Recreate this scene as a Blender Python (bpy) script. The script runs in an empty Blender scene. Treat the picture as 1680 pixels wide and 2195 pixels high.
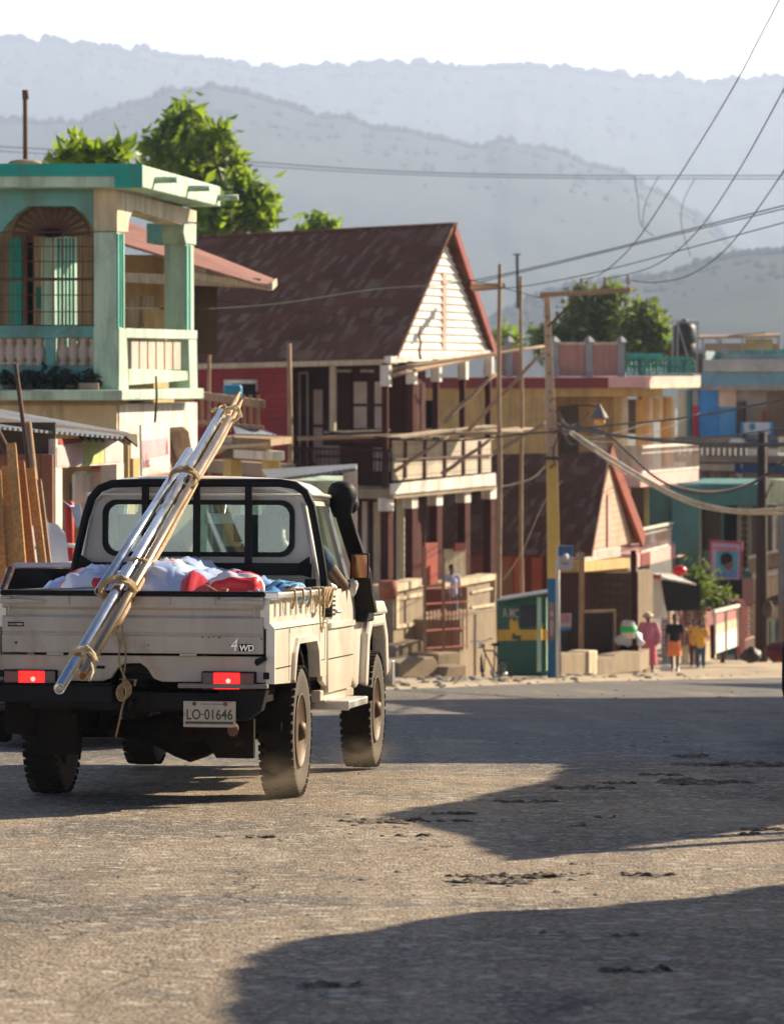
import bpy, bmesh, math, random
from mathutils import Vector, Matrix, noise
R = math.radians
random.seed(7)
# ------------------------------------------------------------------ camera, world, sun, exposure
F, CX, CY, HOR, CAMZ = 8712.0, 840.0, 1097.5, 790.0, 1.55     # measured on the photograph at 1680 px width
PITCH = math.atan((CY - HOR) / F)
sc = bpy.context.scene
cam = bpy.data.cameras.new('camera'); camo = bpy.data.objects.new('camera', cam)
sc.collection.objects.link(camo); sc.camera = camo
cam.sensor_fit = 'HORIZONTAL'; cam.sensor_width = 36.0; cam.lens = 36.0 * F / 1680.0
cam.clip_start = 0.5; cam.clip_end = 20000
camo.location = (0, 0, CAMZ); camo.rotation_euler = (math.pi / 2 - PITCH, 0, 0)
cam.dof.use_dof = True; cam.dof.focus_distance = 25.0; cam.dof.aperture_fstop = 8.0
SUN_AZ, SUN_EL = 55.0, 27.0                                   # azimuth to the right of the view, elevation
w = bpy.data.worlds.new('World'); sc.world = w; w.use_nodes = True
nt = w.node_tree; bg = nt.nodes['Background']
sky = nt.nodes.new('ShaderNodeTexSky'); sky.sky_type = 'NISHITA'; sky.sun_disc = False
sky.sun_elevation = R(SUN_EL); sky.sun_rotation = R(SUN_AZ)
sky.air_density = 0.6; sky.dust_density = 0.7; sky.ozone_density = 2.0
wtc = nt.nodes.new('ShaderNodeTexCoord'); wsx = nt.nodes.new('ShaderNodeSeparateXYZ'); nt.links.new(wtc.outputs['Generated'], wsx.inputs[0])
wmr = nt.nodes.new('ShaderNodeMapRange'); wmr.clamp = True; nt.links.new(wsx.outputs[2], wmr.inputs[0])      # bright veil of thin cloud low over the hills
for i_, v_ in ((1, .10), (2, .155), (3, 1.0), (4, .0)): wmr.inputs[i_].default_value = v_
wno = nt.nodes.new('ShaderNodeTexNoise'); wno.inputs['Scale'].default_value = 7; wno.inputs['Detail'].default_value = 6; nt.links.new(wtc.outputs['Generated'], wno.inputs['Vector'])
wmu = nt.nodes.new('ShaderNodeMath'); wmu.operation = 'MULTIPLY'; nt.links.new(wmr.outputs[0], wmu.inputs[0]); nt.links.new(wno.outputs[0], wmu.inputs[1])
wmx = nt.nodes.new('ShaderNodeMix'); wmx.data_type = 'RGBA'; wmx.blend_type = 'ADD'; nt.links.new(wmu.outputs[0], wmx.inputs[0]); nt.links.new(sky.outputs[0], wmx.inputs[6]); wmx.inputs[7].default_value = (26, 23, 20, 1)
nt.links.new(wmx.outputs[2], bg.inputs[0]); bg.inputs[1].default_value = 0.05
sun = bpy.data.lights.new('sun', 'SUN'); sun.energy = 5.0; sun.angle = R(0.5); sun.color = (1.0, 0.85, 0.63)
suno = bpy.data.objects.new('sun', sun); sc.collection.objects.link(suno)
SV = Vector((math.sin(R(SUN_AZ)) * math.cos(R(SUN_EL)), math.cos(R(SUN_AZ)) * math.cos(R(SUN_EL)), math.sin(R(SUN_EL))))
suno.rotation_euler = SV.to_track_quat('Z', 'Y').to_euler(); suno.location = (20, 20, 40)
sc.view_settings.view_transform = 'Standard'; sc.view_settings.look = 'None'
sc.view_settings.gamma = 1.0; sc.view_settings.exposure = 1.36
sc.render.engine = 'CYCLES'; sc.cycles.use_denoising = True
sc.cycles.max_bounces = 8; sc.cycles.transparent_max_bounces = 16; sc.cycles.volume_bounces = 2

# ------------------------------------------------------------------ picture -> place helpers
cP, sP = math.cos(PITCH), math.sin(PITCH)
def ray(px, py):
    x = (px - CX) / F; z = -(py - CY) / F
    return x, cP + z * sP, -sP + z * cP
def P(px, py, D):
    x, y, z = ray(px, py); k = D / y
    return Vector((x * k, D, CAMZ + z * k))
def XW(px, D): return (px - CX) / F * D
def prof(D):
    t = D - 30.0
    r = 0 if t < -6 else (t if t > 6 else (t + 6) ** 2 / 24)
    z = -0.042 * D - 0.027 * r
    if D > 165:
        e = min(D, 400) - 165; z += 0.069 * (e - 0) if False else 0.0
        z = prof(165) - 3.0 * (1 - math.exp(-(D - 165) / 60.0)) if D > 165.001 else z
    return z
EDGE = [(-6.0, -30), (-5.2, 10), (-4.4, 30), (-3.5, 48), (-1.7, 62), (-.165, 72), (2.48, 83), (4.86, 92), (9.93, 103), (32, 128), (70, 170)]
def gz(x, D):
    z = prof(D)
    a = 0.012 * noise.noise(Vector((x * .35, D * .35, 0))) + .006 * noise.noise(Vector((x * 1.3, D * 1.1, 5))) if D < 70 else 0
    return z + a

class MB:
    def __init__(s): s.v = []; s.f = []; s.m = []; s.sm = []
    def add(s, vs, fs, mi=0, smooth=False):
        b = len(s.v); s.v += [Vector(v) for v in vs]
        for f in fs: s.f.append([b + i for i in f]); s.m.append(mi); s.sm.append(smooth)
        return s
    def obox(s, o, a, b, c, mi=0):
        o, a, b, c = Vector(o), Vector(a), Vector(b), Vector(c)
        v = [o, o + a, o + a + b, o + b, o + c, o + a + c, o + a + b + c, o + b + c]
        return s.add(v, [(0, 3, 2, 1), (4, 5, 6, 7), (0, 1, 5, 4), (1, 2, 6, 5), (2, 3, 7, 6), (3, 0, 4, 7)], mi)
    def box(s, x0, x1, y0, y1, z0, z1, mi=0):
        return s.obox((x0, y0, z0), (x1 - x0, 0, 0), (0, y1 - y0, 0), (0, 0, z1 - z0), mi)
    def beam(s, p, q, wd, ht, mi=0, up=(0, 0, 1)):
        p, q = Vector(p), Vector(q); d = (q - p); u = Vector(up); sd = d.cross(u)
        if sd.length < 1e-6: sd = d.cross(Vector((1, 0, 0)))
        sd.normalize(); uu = sd.cross(d).normalized()
        return s.obox(p - sd * wd / 2 - uu * ht / 2, d, sd * wd, uu * ht, mi)
    def prism(s, pts, ext, mi=0, mi2=None):
        pts = [Vector(p) for p in pts]; e = Vector(ext); n = len(pts)
        s.add(pts + [p + e for p in pts], [tuple(range(n)), tuple(range(2 * n - 1, n - 1, -1))], mi)
        b = len(s.v) - 2 * n
        for i in range(n):
            j = (i + 1) % n
            s.f.append([b + i, b + j, b + n + j, b + n + i]); s.m.append(mi if mi2 is None else mi2); s.sm.append(False)
        return s
    def tube(s, pts, r, n=8, mi=0, smooth=True, closed=False):
        pts = [Vector(p) for p in pts]; m = len(pts); vs = []; fs = []
        rad = r if isinstance(r, (list, tuple)) else [r] * m
        prev = None
        for i, p in enumerate(pts):
            if closed: d = pts[(i + 1) % m] - pts[i - 1]
            else: d = pts[min(i + 1, m - 1)] - pts[max(i - 1, 0)]
            if d.length < 1e-9: d = Vector((0, 0, 1))
            d.normalize()
            if prev is None:
                a = Vector((0, 0, 1)) if abs(d.z) < .9 else Vector((1, 0, 0))
            else: a = prev
            u = d.cross(a)
            if u.length < 1e-6: u = d.cross(Vector((.3, .5, .8)))
            u.normalize(); v = u.cross(d).normalized(); prev = v
            for k in range(n):
                t = 2 * math.pi * k / n
                vs.append(p + (u * math.cos(t) + v * math.sin(t)) * rad[i])
        for i in range(m if closed else m - 1):
            for k in range(n):
                k2 = (k + 1) % n; j = (i + 1) % m
                fs.append((i * n + k, i * n + k2, j * n + k2, j * n + k))
        s.add(vs, fs, mi, smooth)
        if not closed:
            b = len(s.v) - m * n
            s.f.append([b + k for k in range(n)][::-1]); s.m.append(mi); s.sm.append(False)
            s.f.append([b + (m - 1) * n + k for k in range(n)]); s.m.append(mi); s.sm.append(False)
        return s
    def lathe(s, prof_, o, ax=(0, 0, 1), n=16, mi=0, smooth=True):
        ax = Vector(ax).normalized(); a = Vector((1, 0, 0)) if abs(ax.x) < .9 else Vector((0, 1, 0))
        u = ax.cross(a).normalized(); v = ax.cross(u); o = Vector(o); vs = []; fs = []
        for r, h in prof_:
            for k in range(n):
                t = 2 * math.pi * k / n; vs.append(o + ax * h + (u * math.cos(t) + v * math.sin(t)) * max(r, 1e-4))
        m = len(prof_)
        for i in range(m - 1):
            for k in range(n):
                k2 = (k + 1) % n; fs.append((i * n + k, i * n + k2, (i + 1) * n + k2, (i + 1) * n + k))
        fs.append(tuple(range(n))[::-1]); fs.append(tuple((m - 1) * n + k for k in range(n)))
        return s.add(vs, fs, mi, smooth)
    def ball(s, c, r, n=10, mi=0, sc_=(1, 1, 1), jit=0, rnd=None):
        c = Vector(c); vs = []; fs = []; m = max(4, n // 2 + 1)
        for i in range(m):
            ph = math.pi * (i + .0) / (m - 1)
            for k in range(n):
                t = 2 * math.pi * k / n
                q = Vector((math.sin(ph) * math.cos(t) * sc_[0], math.sin(ph) * math.sin(t) * sc_[1], math.cos(ph) * sc_[2])) * r
                if jit: q *= 1 + jit * (noise.noise((q + c) * (1.7 / r)))
                vs.append(c + q)
        for i in range(m - 1):
            for k in range(n):
                k2 = (k + 1) % n; fs.append((i * n + k, (i + 1) * n + k, (i + 1) * n + k2, i * n + k2))
        return s.add(vs, fs, mi, True)
    def text(s, txt, o, ux, uz, size, depth, mi=0, bold=0.0, shear=0.0, xs=1.0):
        """lettering lying on a plane: o lower left corner, ux reading direction, uz up"""
        cu = bpy.data.curves.new('t', 'FONT'); cu.body = txt; cu.size = size; cu.extrude = depth; cu.offset = bold; cu.shear = shear
        cu.resolution_u = 3
        ob = bpy.data.objects.new('t', cu); sc.collection.objects.link(ob)
        dg = bpy.context.evaluated_depsgraph_get(); me = bpy.data.meshes.new_from_object(ob.evaluated_get(dg))
        ux = Vector(ux).normalized(); uz = Vector(uz).normalized(); n = ux.cross(uz); o = Vector(o)
        s.add([o + ux * v.co.x * xs + uz * v.co.y + n * v.co.z for v in me.vertices], [tuple(p.vertices) for p in me.polygons], mi)
        bpy.data.objects.remove(ob); bpy.data.curves.remove(cu); bpy.data.meshes.remove(me)
        return s
    def build(s, name, mats, parent=None, bevel=0, base=None, subd=0, recalc=True):
        if not isinstance(mats, (list, tuple)): mats = [mats]
        b = Vector(base) if base is not None else (parent['_b'] if parent is not None and False else Vector((0, 0, 0)))
        if base is None and parent is not None and parent.name in BASE: b = BASE[parent.name]
        me = bpy.data.meshes.new(name)
        me.from_pydata([tuple(v - b) for v in s.v], [], s.f)
        for m in mats: me.materials.append(m)
        for p, mi, sm in zip(me.polygons, s.m, s.sm): p.material_index = mi; p.use_smooth = sm
        if recalc:
            bm = bmesh.new(); bm.from_mesh(me); bmesh.ops.recalc_face_normals(bm, faces=bm.faces); bm.to_mesh(me); bm.free()
        uv = me.uv_layers.new(name='UVMap'); Z = Vector((0, 0, 1))
        for p in me.polygons:
            n = p.normal; u = Z.cross(n)
            if u.length < 0.02: u = Vector((1, 0, 0))
            u.normalize(); v = n.cross(u)
            for li in p.loop_indices:
                co = me.vertices[me.loops[li].vertex_index].co + b; uv.data[li].uv = (co.dot(u), co.dot(v))
        o = bpy.data.objects.new(name, me); sc.collection.objects.link(o)
        if parent is not None: o.parent = parent; BASE[o.name] = b
        elif base is not None: o.location = b
        if subd:
            md = o.modifiers.new('s', 'SUBSURF'); md.levels = subd; md.render_levels = subd
        if bevel:
            md = o.modifiers.new('b', 'BEVEL'); md.width = bevel; md.segments = 2; md.limit_method = 'ANGLE'; md.angle_limit = R(40)
        return o
    def each(s, name, mats, parent, **kw):
        '''one object for every unconnected piece'''
        par = list(range(len(s.v)))
        def find(i):
            while par[i] != i: par[i] = par[par[i]]; i = par[i]
            return i
        for f in s.f:
            for j in f[1:]: par[find(j)] = find(f[0])
        g = {}
        for k, f in enumerate(s.f): g.setdefault(find(f[0]), []).append(k)
        for ks in g.values():
            idx = {}; m = MB()
            for k in ks:
                for i in s.f[k]:
                    if i not in idx: idx[i] = len(m.v); m.v.append(s.v[i])
                m.f.append([idx[i] for i in s.f[k]]); m.m.append(s.m[k]); m.sm.append(s.sm[k])
            m.build(name, mats, parent, **kw)
BASE = {}
def thing(name, label, cat, base=(0, 0, 0), group=None, rot=None):
    o = bpy.data.objects.new(name, None); sc.collection.objects.link(o); o.location = base
    o.empty_display_size = .3
    if rot is not None: o.rotation_euler = rot; BASE[o.name] = Vector((0, 0, 0))
    else: BASE[o.name] = Vector(base)
    o['label'] = label; o['category'] = cat
    if group: o['group'] = group
    return o
def tag(o, label, cat, group=None):
    o['label'] = label; o['category'] = cat
    if group: o['group'] = group
    return o
def single(name, mb, mats, label, cat, base, group=None, bevel=0):
    return tag(mb.build(name, mats, None, bevel=bevel, base=base), label, cat, group)
def struct(name, mb, mats):
    o = mb.build(name, mats); o['kind'] = 'structure'; return o
def dup(root, loc, label, rotz=0, scale=None):
    def cp(o, par):
        c = o.copy(); sc.collection.objects.link(c)
        if par is not None: c.parent = par
        for ch in [x for x in sc.collection.objects if x.parent == o]: cp(ch, c)
        return c
    r = cp(root, None); r.location = loc; r['label'] = label
    r.rotation_euler.z += rotz
    if scale: r.scale = scale
    return r
class VP:
    """vertical wall plane through two picture columns at two depths"""
    def __init__(s, pa, Da, pb, Db):
        s.A = Vector((XW(pa, Da), Da)); B = Vector((XW(pb, Db), Db)); s.u = (B - s.A).normalized()
        s.n = Vector((s.u.y, -s.u.x))
        if s.n.dot(s.A) > 0: s.n = -s.n
        s.u3 = Vector((s.u.x, s.u.y, 0)); s.n3 = Vector((s.n.x, s.n.y, 0))
    def t(s, px, off=0):
        k = (px - CX) / F; a = s.A + s.n * off
        return (k * a.y - a.x) / (s.u.x - k * s.u.y)
    def w(s, t, z, off=0):
        q = s.A + s.n * off + s.u * t; return Vector((q.x, q.y, z))
    def P(s, px, py, off=0):
        t = s.t(px, off); q = s.A + s.n * off + s.u * t; return P(px, py, q.y)
    def box(s, mb, px0, px1, pt, pb, o0, o1, ref=0, mi=0):
        t0, t1 = s.t(px0, o1), s.t(px1, o1); rp = px0 if ref == 0 else px1
        zt = s.P(rp, pt, o1).z; zb = s.P(rp, pb, o1).z
        return mb.obox(s.w(t0, zb, o0), s.u3 * (t1 - t0), s.n3 * (o1 - o0), Vector((0, 0, zt - zb)), mi)
    def poly(s, mb, pts, o0, o1, mi=0):
        return mb.prism([s.P(a, b, o1) for a, b in pts], s.n3 * (o0 - o1), mi)
    def beam(s, mb, a, b, wd, ht, off=0, mi=0): return mb.beam(s.P(a[0], a[1], off), s.P(b[0], b[1], off), wd, ht, mi)

# ------------------------------------------------------------------ materials
MATS = {}
def N(t, ty, **kw):
    n = t.nodes.new(ty)
    for k, v in kw.items(): setattr(n, k, v)
    return n
def mathn(t, op, a, b=None, c=None):
    n = t.nodes.new('ShaderNodeMath'); n.operation = op
    for i, x in enumerate((a, b, c)):
        if x is None: continue
        if hasattr(x, 'links') or hasattr(x, 'is_linked'): t.links.new(x, n.inputs[i])
        else: n.inputs[i].default_value = x
    return n.outputs[0]
def mixc(t, fac, a, b, mode='MIX'):
    n = t.nodes.new('ShaderNodeMix'); n.data_type = 'RGBA'; n.blend_type = mode
    def st(sock, x):
        if hasattr(x, 'is_linked'): t.links.new(x, sock)
        elif isinstance(x, (int, float)): sock.default_value = x
        else: sock.default_value = (*x, 1)
    st(n.inputs[0], fac); st(n.inputs[6], a); st(n.inputs[7], b)
    return n.outputs[2]
def ramp(t, x, p0, p1, c0=0.0, c1=1.0):
    n = t.nodes.new('ShaderNodeMapRange'); n.clamp = True
    t.links.new(x, n.inputs[0]); n.inputs[1].default_value = p0; n.inputs[2].default_value = p1
    n.inputs[3].default_value = c0; n.inputs[4].default_value = c1; return n.outputs[0]
def noi(t, vec, scale, detail=5, rough=.55, dist=0.0):
    n = t.nodes.new('ShaderNodeTexNoise'); n.inputs['Scale'].default_value = scale; n.inputs['Detail'].default_value = detail
    n.inputs['Roughness'].default_value = rough; n.inputs['Distortion'].default_value = dist
    t.links.new(vec, n.inputs['Vector']); return n
def mat(name, col, rough=.75, var=.18, vs=1.5, bump=.25, bs=25, metal=0.0, col2=None, stain=.5, ss=1.2, kind=None, kp=None,
        spec=.4, coat=0, low=None, streak=0.0, streakcol=(.12, .09, .06), transl=None, emit=None, estr=0):
    if name in MATS: return MATS[name]
    m = bpy.data.materials.new(name); m.use_nodes = True; t = m.node_tree; b = t.nodes['Principled BSDF']
    b.inputs['Roughness'].default_value = rough; b.inputs['Metallic'].default_value = metal
    b.inputs['Specular IOR Level'].default_value = spec; b.inputs['Coat Weight'].default_value = coat
    tc = N(t, 'ShaderNodeTexCoord'); ob = tc.outputs['Object']; uv = tc.outputs['UV']
    n1 = noi(t, ob, vs, 6)
    lo = tuple(c * (1 - var) for c in col); hi = tuple(min(1, c * (1 + var)) for c in col)
    c = mixc(t, ramp(t, n1.outputs[0], .3, .7), lo, hi)
    h = None
    if not metal and bump >= .1:
        ng = noi(t, ob, .7, 8, .68, .8); c = mixc(t, mathn(t, 'MULTIPLY', ramp(t, ng.outputs[0], .48, .68), .45), c, tuple(x * k for x, k in zip(col, (.50, .44, .38))))
    if col2:
        n2 = noi(t, ob, ss, 8, .65, .6)
        c = mixc(t, ramp(t, n2.outputs[0], stain, stain + .13), c, col2)
    if streak:
        mp = N(t, 'ShaderNodeMapping'); mp.inputs['Scale'].default_value = (1, .12, 1); t.links.new(uv, mp.inputs[0])
        n3 = noi(t, mp.outputs[0], 3.0, 6, .7)
        c = mixc(t, mathn(t, 'MULTIPLY', ramp(t, n3.outputs[0], .46, .70), min(.8, streak * 1.7)), c, streakcol)
    if low:
        sz = N(t, 'ShaderNodeSeparateXYZ'); t.links.new(ob, sz.inputs[0]); nl = noi(t, ob, 4, 6, .6)
        f = mathn(t, 'ADD', ramp(t, sz.outputs[2], 1.12, .60, 0, .85), mathn(t, 'MULTIPLY', mathn(t, 'SUBTRACT', nl.outputs[0], .5), .9))
        c = mixc(t, mathn(t, 'MULTIPLY', ramp(t, f, .2, .95), .55), c, low)
    if kind in ('brick', 'sheet', 'tile'):
        bw, bh, mo, mcol = kp[:4]
        bt = N(t, 'ShaderNodeTexBrick')
        if kind == 'sheet':
            nd = noi(t, ob, .45, 1); sc1 = N(t, 'ShaderNodeVectorMath', operation='SCALE'); sc1.inputs['Scale'].default_value = .30; t.links.new(nd.outputs['Color'], sc1.inputs[0])
            ad1 = N(t, 'ShaderNodeVectorMath', operation='ADD'); t.links.new(uv, ad1.inputs[0]); t.links.new(sc1.outputs[0], ad1.inputs[1]); t.links.new(ad1.outputs[0], bt.inputs['Vector'])
        else: t.links.new(uv, bt.inputs['Vector']); bt.inputs['Scale'].default_value = 1
        bt.inputs['Brick Width'].default_value = bw; bt.inputs['Row Height'].default_value = bh; bt.inputs['Mortar Size'].default_value = mo
        bt.inputs['Color1'].default_value = (0, 0, 0, 1); bt.inputs['Color2'].default_value = (1, 1, 1, 1); bt.inputs['Mortar'].default_value = (.5, .5, .5, 1)
        bt.offset = .5 if kind == 'brick' else .37
        if kind == 'sheet' and len(kp) > 4:
            c = mixc(t, mathn(t, 'MULTIPLY', ramp(t, bt.outputs['Color'], kp[5] - .1, kp[5] + .15), ramp(t, noi(t, ob, 1.1, 6, .7).outputs[0], .32, .55)), c, kp[4])
            c = mixc(t, mathn(t, 'MULTIPLY', bt.outputs['Color'], .45), c, tuple(x * .45 for x in col))
        else:
            c = mixc(t, mathn(t, 'MULTIPLY', bt.outputs['Color'], .35), c, tuple(x * .6 for x in col))
        c = mixc(t, bt.outputs['Fac'], c, mcol); h = mathn(t, 'MULTIPLY', bt.outputs['Fac'], -1.0)
    if kind in ('corr', 'sheet'):
        sx = N(t, 'ShaderNodeSeparateXYZ'); t.links.new(uv, sx.inputs[0])
        wv = mathn(t, 'SINE', mathn(t, 'MULTIPLY', sx.outputs[0], 2 * math.pi / 0.09))
        h = wv if h is None else mathn(t, 'ADD', h, mathn(t, 'MULTIPLY', wv, .6))
    if kind == 'plank':
        sx = N(t, 'ShaderNodeSeparateXYZ'); t.links.new(uv, sx.inputs[0]); ax = kp[1] if kp else 0
        q = mathn(t, 'FRACT', mathn(t, 'MULTIPLY', sx.outputs[ax], 1.0 / (kp[0] if kp else .15)))
        g = ramp(t, q, .0, .06, 1, 0); c = mixc(t, g, c, tuple(x * .35 for x in col)); h = mathn(t, 'MULTIPLY', g, -1.0)
    if kind == 'grain':
        mp = N(t, 'ShaderNodeMapping'); mp.inputs['Scale'].default_value = (6, 6, .35); t.links.new(ob, mp.inputs[0])
        n4 = noi(t, mp.outputs[0], 6, 5, .6); c = mixc(t, ramp(t, n4.outputs[0], .4, .65), c, tuple(x * .55 for x in col))
    t.links.new(c, b.inputs['Base Color'])
    if bump or h is not None:
        nb = noi(t, ob, bs, 4); bn = N(t, 'ShaderNodeBump'); bn.inputs['Distance'].default_value = .01
        bn.inputs['Strength'].default_value = bump
        t.links.new(nb.outputs[0], bn.inputs['Height']); last = bn
        if h is not None:
            b2 = N(t, 'ShaderNodeBump'); b2.inputs['Distance'].default_value = .012; b2.inputs['Strength'].default_value = .9
            t.links.new(h, b2.inputs['Height']); t.links.new(bn.outputs[0], b2.inputs['Normal']); last = b2
        t.links.new(last.outputs[0], b.inputs['Normal'])
    t.links.new(mixr(t, n1.outputs[0], rough), b.inputs['Roughness'])
    if emit: b.inputs['Emission Color'].default_value = (*emit, 1); b.inputs['Emission Strength'].default_value = estr
    if transl:
        tr = N(t, 'ShaderNodeBsdfTranslucent'); tr.inputs[0].default_value = (*transl, 1)
        mx = N(t, 'ShaderNodeMixShader'); mx.inputs[0].default_value = .45; out = t.nodes['Material Output']
        t.links.new(b.outputs[0], mx.inputs[1]); t.links.new(tr.outputs[0], mx.inputs[2]); t.links.new(mx.outputs[0], out.inputs[0])
    MATS[name] = m; return m
def mixr(t, x, rough): return ramp(t, x, .2, .8, max(.03, rough - .1), min(1, rough + .1))
def glass(name, tint, refl=.12, gcol=(.9, .95, .95)):
    if name in MATS: return MATS[name]
    m = bpy.data.materials.new(name); m.use_nodes = True; t = m.node_tree
    for n in list(t.nodes):
        if n.type == 'BSDF_PRINCIPLED': t.nodes.remove(n)
    a = N(t, 'ShaderNodeBsdfTransparent'); a.inputs[0].default_value = (*tint, 1)
    g = N(t, 'ShaderNodeBsdfGlossy'); g.inputs['Roughness'].default_value = .04; g.inputs[0].default_value = (*gcol, 1)
    tc = N(t, 'ShaderNodeTexCoord'); n1 = noi(t, tc.outputs['Object'], 6, 4)
    d = N(t, 'ShaderNodeBsdfDiffuse'); d.inputs[0].default_value = (.35, .3, .24, 1)
    fr = N(t, 'ShaderNodeFresnel'); fr.inputs[0].default_value = 1.45
    m1 = N(t, 'ShaderNodeMixShader'); m2 = N(t, 'ShaderNodeMixShader'); out = t.nodes['Material Output']
    t.links.new(mathn(t, 'ADD', fr.outputs[0], refl), m1.inputs[0]); t.links.new(a.outputs[0], m1.inputs[1]); t.links.new(g.outputs[0], m1.inputs[2])
    t.links.new(ramp(t, n1.outputs[0], .4, .8, .01, .1), m2.inputs[0]); t.links.new(m1.outputs[0], m2.inputs[1]); t.links.new(d.outputs[0], m2.inputs[2])
    t.links.new(m2.outputs[0], out.inputs[0]); MATS[name] = m; return m
# ------------------------------------------------------------------ ground, road, verge, hills, haze
def grid(fn, xs, ys):
    mb = MB(); vs = [fn(x, y) for y in ys for x in xs]; n = len(xs)
    fs = [(j * n + i, j * n + i + 1, (j + 1) * n + i + 1, (j + 1) * n + i) for j in range(len(ys) - 1) for i in range(n - 1)]
    mb.add(vs, fs, 0, True); return mb
def road_mat():
    m = bpy.data.materials.new('worn asphalt'); m.use_nodes = True; t = m.node_tree; b = t.nodes['Principled BSDF']
    tc = N(t, 'ShaderNodeTexCoord'); o = tc.outputs['Object']
    big = noi(t, o, .22, 6, .6, .4); mid = noi(t, o, 1.3, 6, .65, .5); fine = noi(t, o, 14, 6, .7)
    vo = N(t, 'ShaderNodeTexVoronoi'); vo.inputs['Scale'].default_value = 55; t.links.new(o, vo.inputs['Vector'])
    sepc = N(t, 'ShaderNodeSeparateColor'); t.links.new(vo.outputs['Color'], sepc.inputs[0])
    vo2 = N(t, 'ShaderNodeTexVoronoi'); vo2.inputs['Scale'].default_value = 17; t.links.new(o, vo2.inputs['Vector'])
    sep2 = N(t, 'ShaderNodeSeparateColor'); t.links.new(vo2.outputs['Color'], sep2.inputs[0])
    # dusty near part, cleaner tarmac further down with shade put into its dark colour
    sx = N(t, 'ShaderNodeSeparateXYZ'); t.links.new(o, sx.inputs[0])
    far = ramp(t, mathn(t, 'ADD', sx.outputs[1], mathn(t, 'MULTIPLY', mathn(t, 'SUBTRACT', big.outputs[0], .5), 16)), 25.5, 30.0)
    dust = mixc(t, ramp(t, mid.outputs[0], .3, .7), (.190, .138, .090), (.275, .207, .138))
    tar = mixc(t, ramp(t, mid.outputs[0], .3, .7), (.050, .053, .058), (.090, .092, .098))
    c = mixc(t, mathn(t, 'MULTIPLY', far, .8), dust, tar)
    # bare aggregate patches where the dust is worn off
    bare = mathn(t, 'MULTIPLY', ramp(t, big.outputs[0], .50, .62), ramp(t, mid.outputs[0], .42, .6))
    c = mixc(t, mathn(t, 'MULTIPLY', bare, .6), c, (.085, .074, .066))
    pt = noi(t, o, .55, 7, .7, 1.2); c = mixc(t, mathn(t, 'MULTIPLY', ramp(t, pt.outputs[0], .53, .58), .72), c, (.075, .068, .064))
    c = mixc(t, mathn(t, 'MULTIPLY', ramp(t, pt.outputs[0], .42, .36), .45), c, (.42, .36, .27))
    mt = N(t, 'ShaderNodeMapping'); mt.inputs['Scale'].default_value = (1.5, .07, 1); mt.inputs['Rotation'].default_value = (0, 0, .12); t.links.new(o, mt.inputs[0])
    tk = noi(t, mt.outputs[0], 1.0, 5, .6, .3); c = mixc(t, mathn(t, 'MULTIPLY', ramp(t, tk.outputs[0], .50, .62), .45), c, (.080, .066, .052)); c = mixc(t, mathn(t, 'MULTIPLY', ramp(t, tk.outputs[0], .45, .36), .35), c, (.36, .28, .19))
    c = mixc(t, mathn(t, 'MULTIPLY', ramp(t, sepc.outputs[0], .55, 1.0), .60), c, (.52, .46, .37))
    c = mixc(t, mathn(t, 'MULTIPLY', ramp(t, sepc.outputs[1], .62, 1.0), .70), c, (.035, .032, .032))
    c = mixc(t, mathn(t, 'MULTIPLY', ramp(t, sep2.outputs[0], .90, .96), .5), c, (.55, .50, .42))
    # broken spots
    mp = N(t, 'ShaderNodeMapping'); mp.inputs['Scale'].default_value = (.55, .22, 1); t.links.new(o, mp.inputs[0])
    br = noi(t, mp.outputs[0], 1.1, 8, .72, .8); brk = ramp(t, br.outputs[0], .635, .665)
    c = mixc(t, mathn(t, 'MULTIPLY', brk, .75), c, (.045, .036, .028))
    # fine cracks
    wv = N(t, 'ShaderNodeTexVoronoi'); wv.feature = 'DISTANCE_TO_EDGE'; wv.inputs['Scale'].default_value = .55
    ad = N(t, 'ShaderNodeVectorMath', operation='ADD'); ms = N(t, 'ShaderNodeVectorMath', operation='SCALE'); ms.inputs['Scale'].default_value = .7
    t.links.new(mid.outputs['Color'], ms.inputs[0]); t.links.new(o, ad.inputs[0]); t.links.new(ms.outputs[0], ad.inputs[1]); t.links.new(ad.outputs[0], wv.inputs['Vector'])
    crk = mathn(t, 'MULTIPLY', ramp(t, wv.outputs['Distance'], .0, .012, 1, 0), ramp(t, big.outputs[0], .45, .55))
    c = mixc(t, mathn(t, 'MULTIPLY', crk, .6), c, (.04, .034, .028))
    t.links.new(c, b.inputs['Base Color']); b.inputs['Specular IOR Level'].default_value = .35
    t.links.new(mathn(t, 'SUBTRACT', .88, mathn(t, 'MULTIPLY', far, .2)), b.inputs['Roughness'])
    b1 = N(t, 'ShaderNodeBump'); b1.inputs['Distance'].default_value = .012; b1.inputs['Strength'].default_value = .9
    hh = mathn(t, 'ADD', mathn(t, 'MULTIPLY', vo.outputs['Distance'], -.8), mathn(t, 'MULTIPLY', fine.outputs[0], .9))
    t.links.new(hh, b1.inputs['Height'])
    b2 = N(t, 'ShaderNodeBump'); b2.inputs['Distance'].default_value = .05; b2.inputs['Strength'].default_value = .8
    t.links.new(mathn(t, 'SUBTRACT', mathn(t, 'MULTIPLY', mid.outputs[0], .7), mathn(t, 'ADD', brk, mathn(t, 'MULTIPLY', crk, .3))), b2.inputs['Height'])
    t.links.new(b1.outputs[0], b2.inputs['Normal']); t.links.new(b2.outputs[0], b.inputs['Normal'])
    return m
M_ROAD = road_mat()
M_DIRT = mat('dry dirt', (.40, .32, .22), .95, .2, .8, .8, 18, col2=(.28, .22, .16), stain=.52, ss=.9)
M_GROUND = mat('far earth', (.16, .15, .10), .95, .2, .05, .3, 3)
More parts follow.
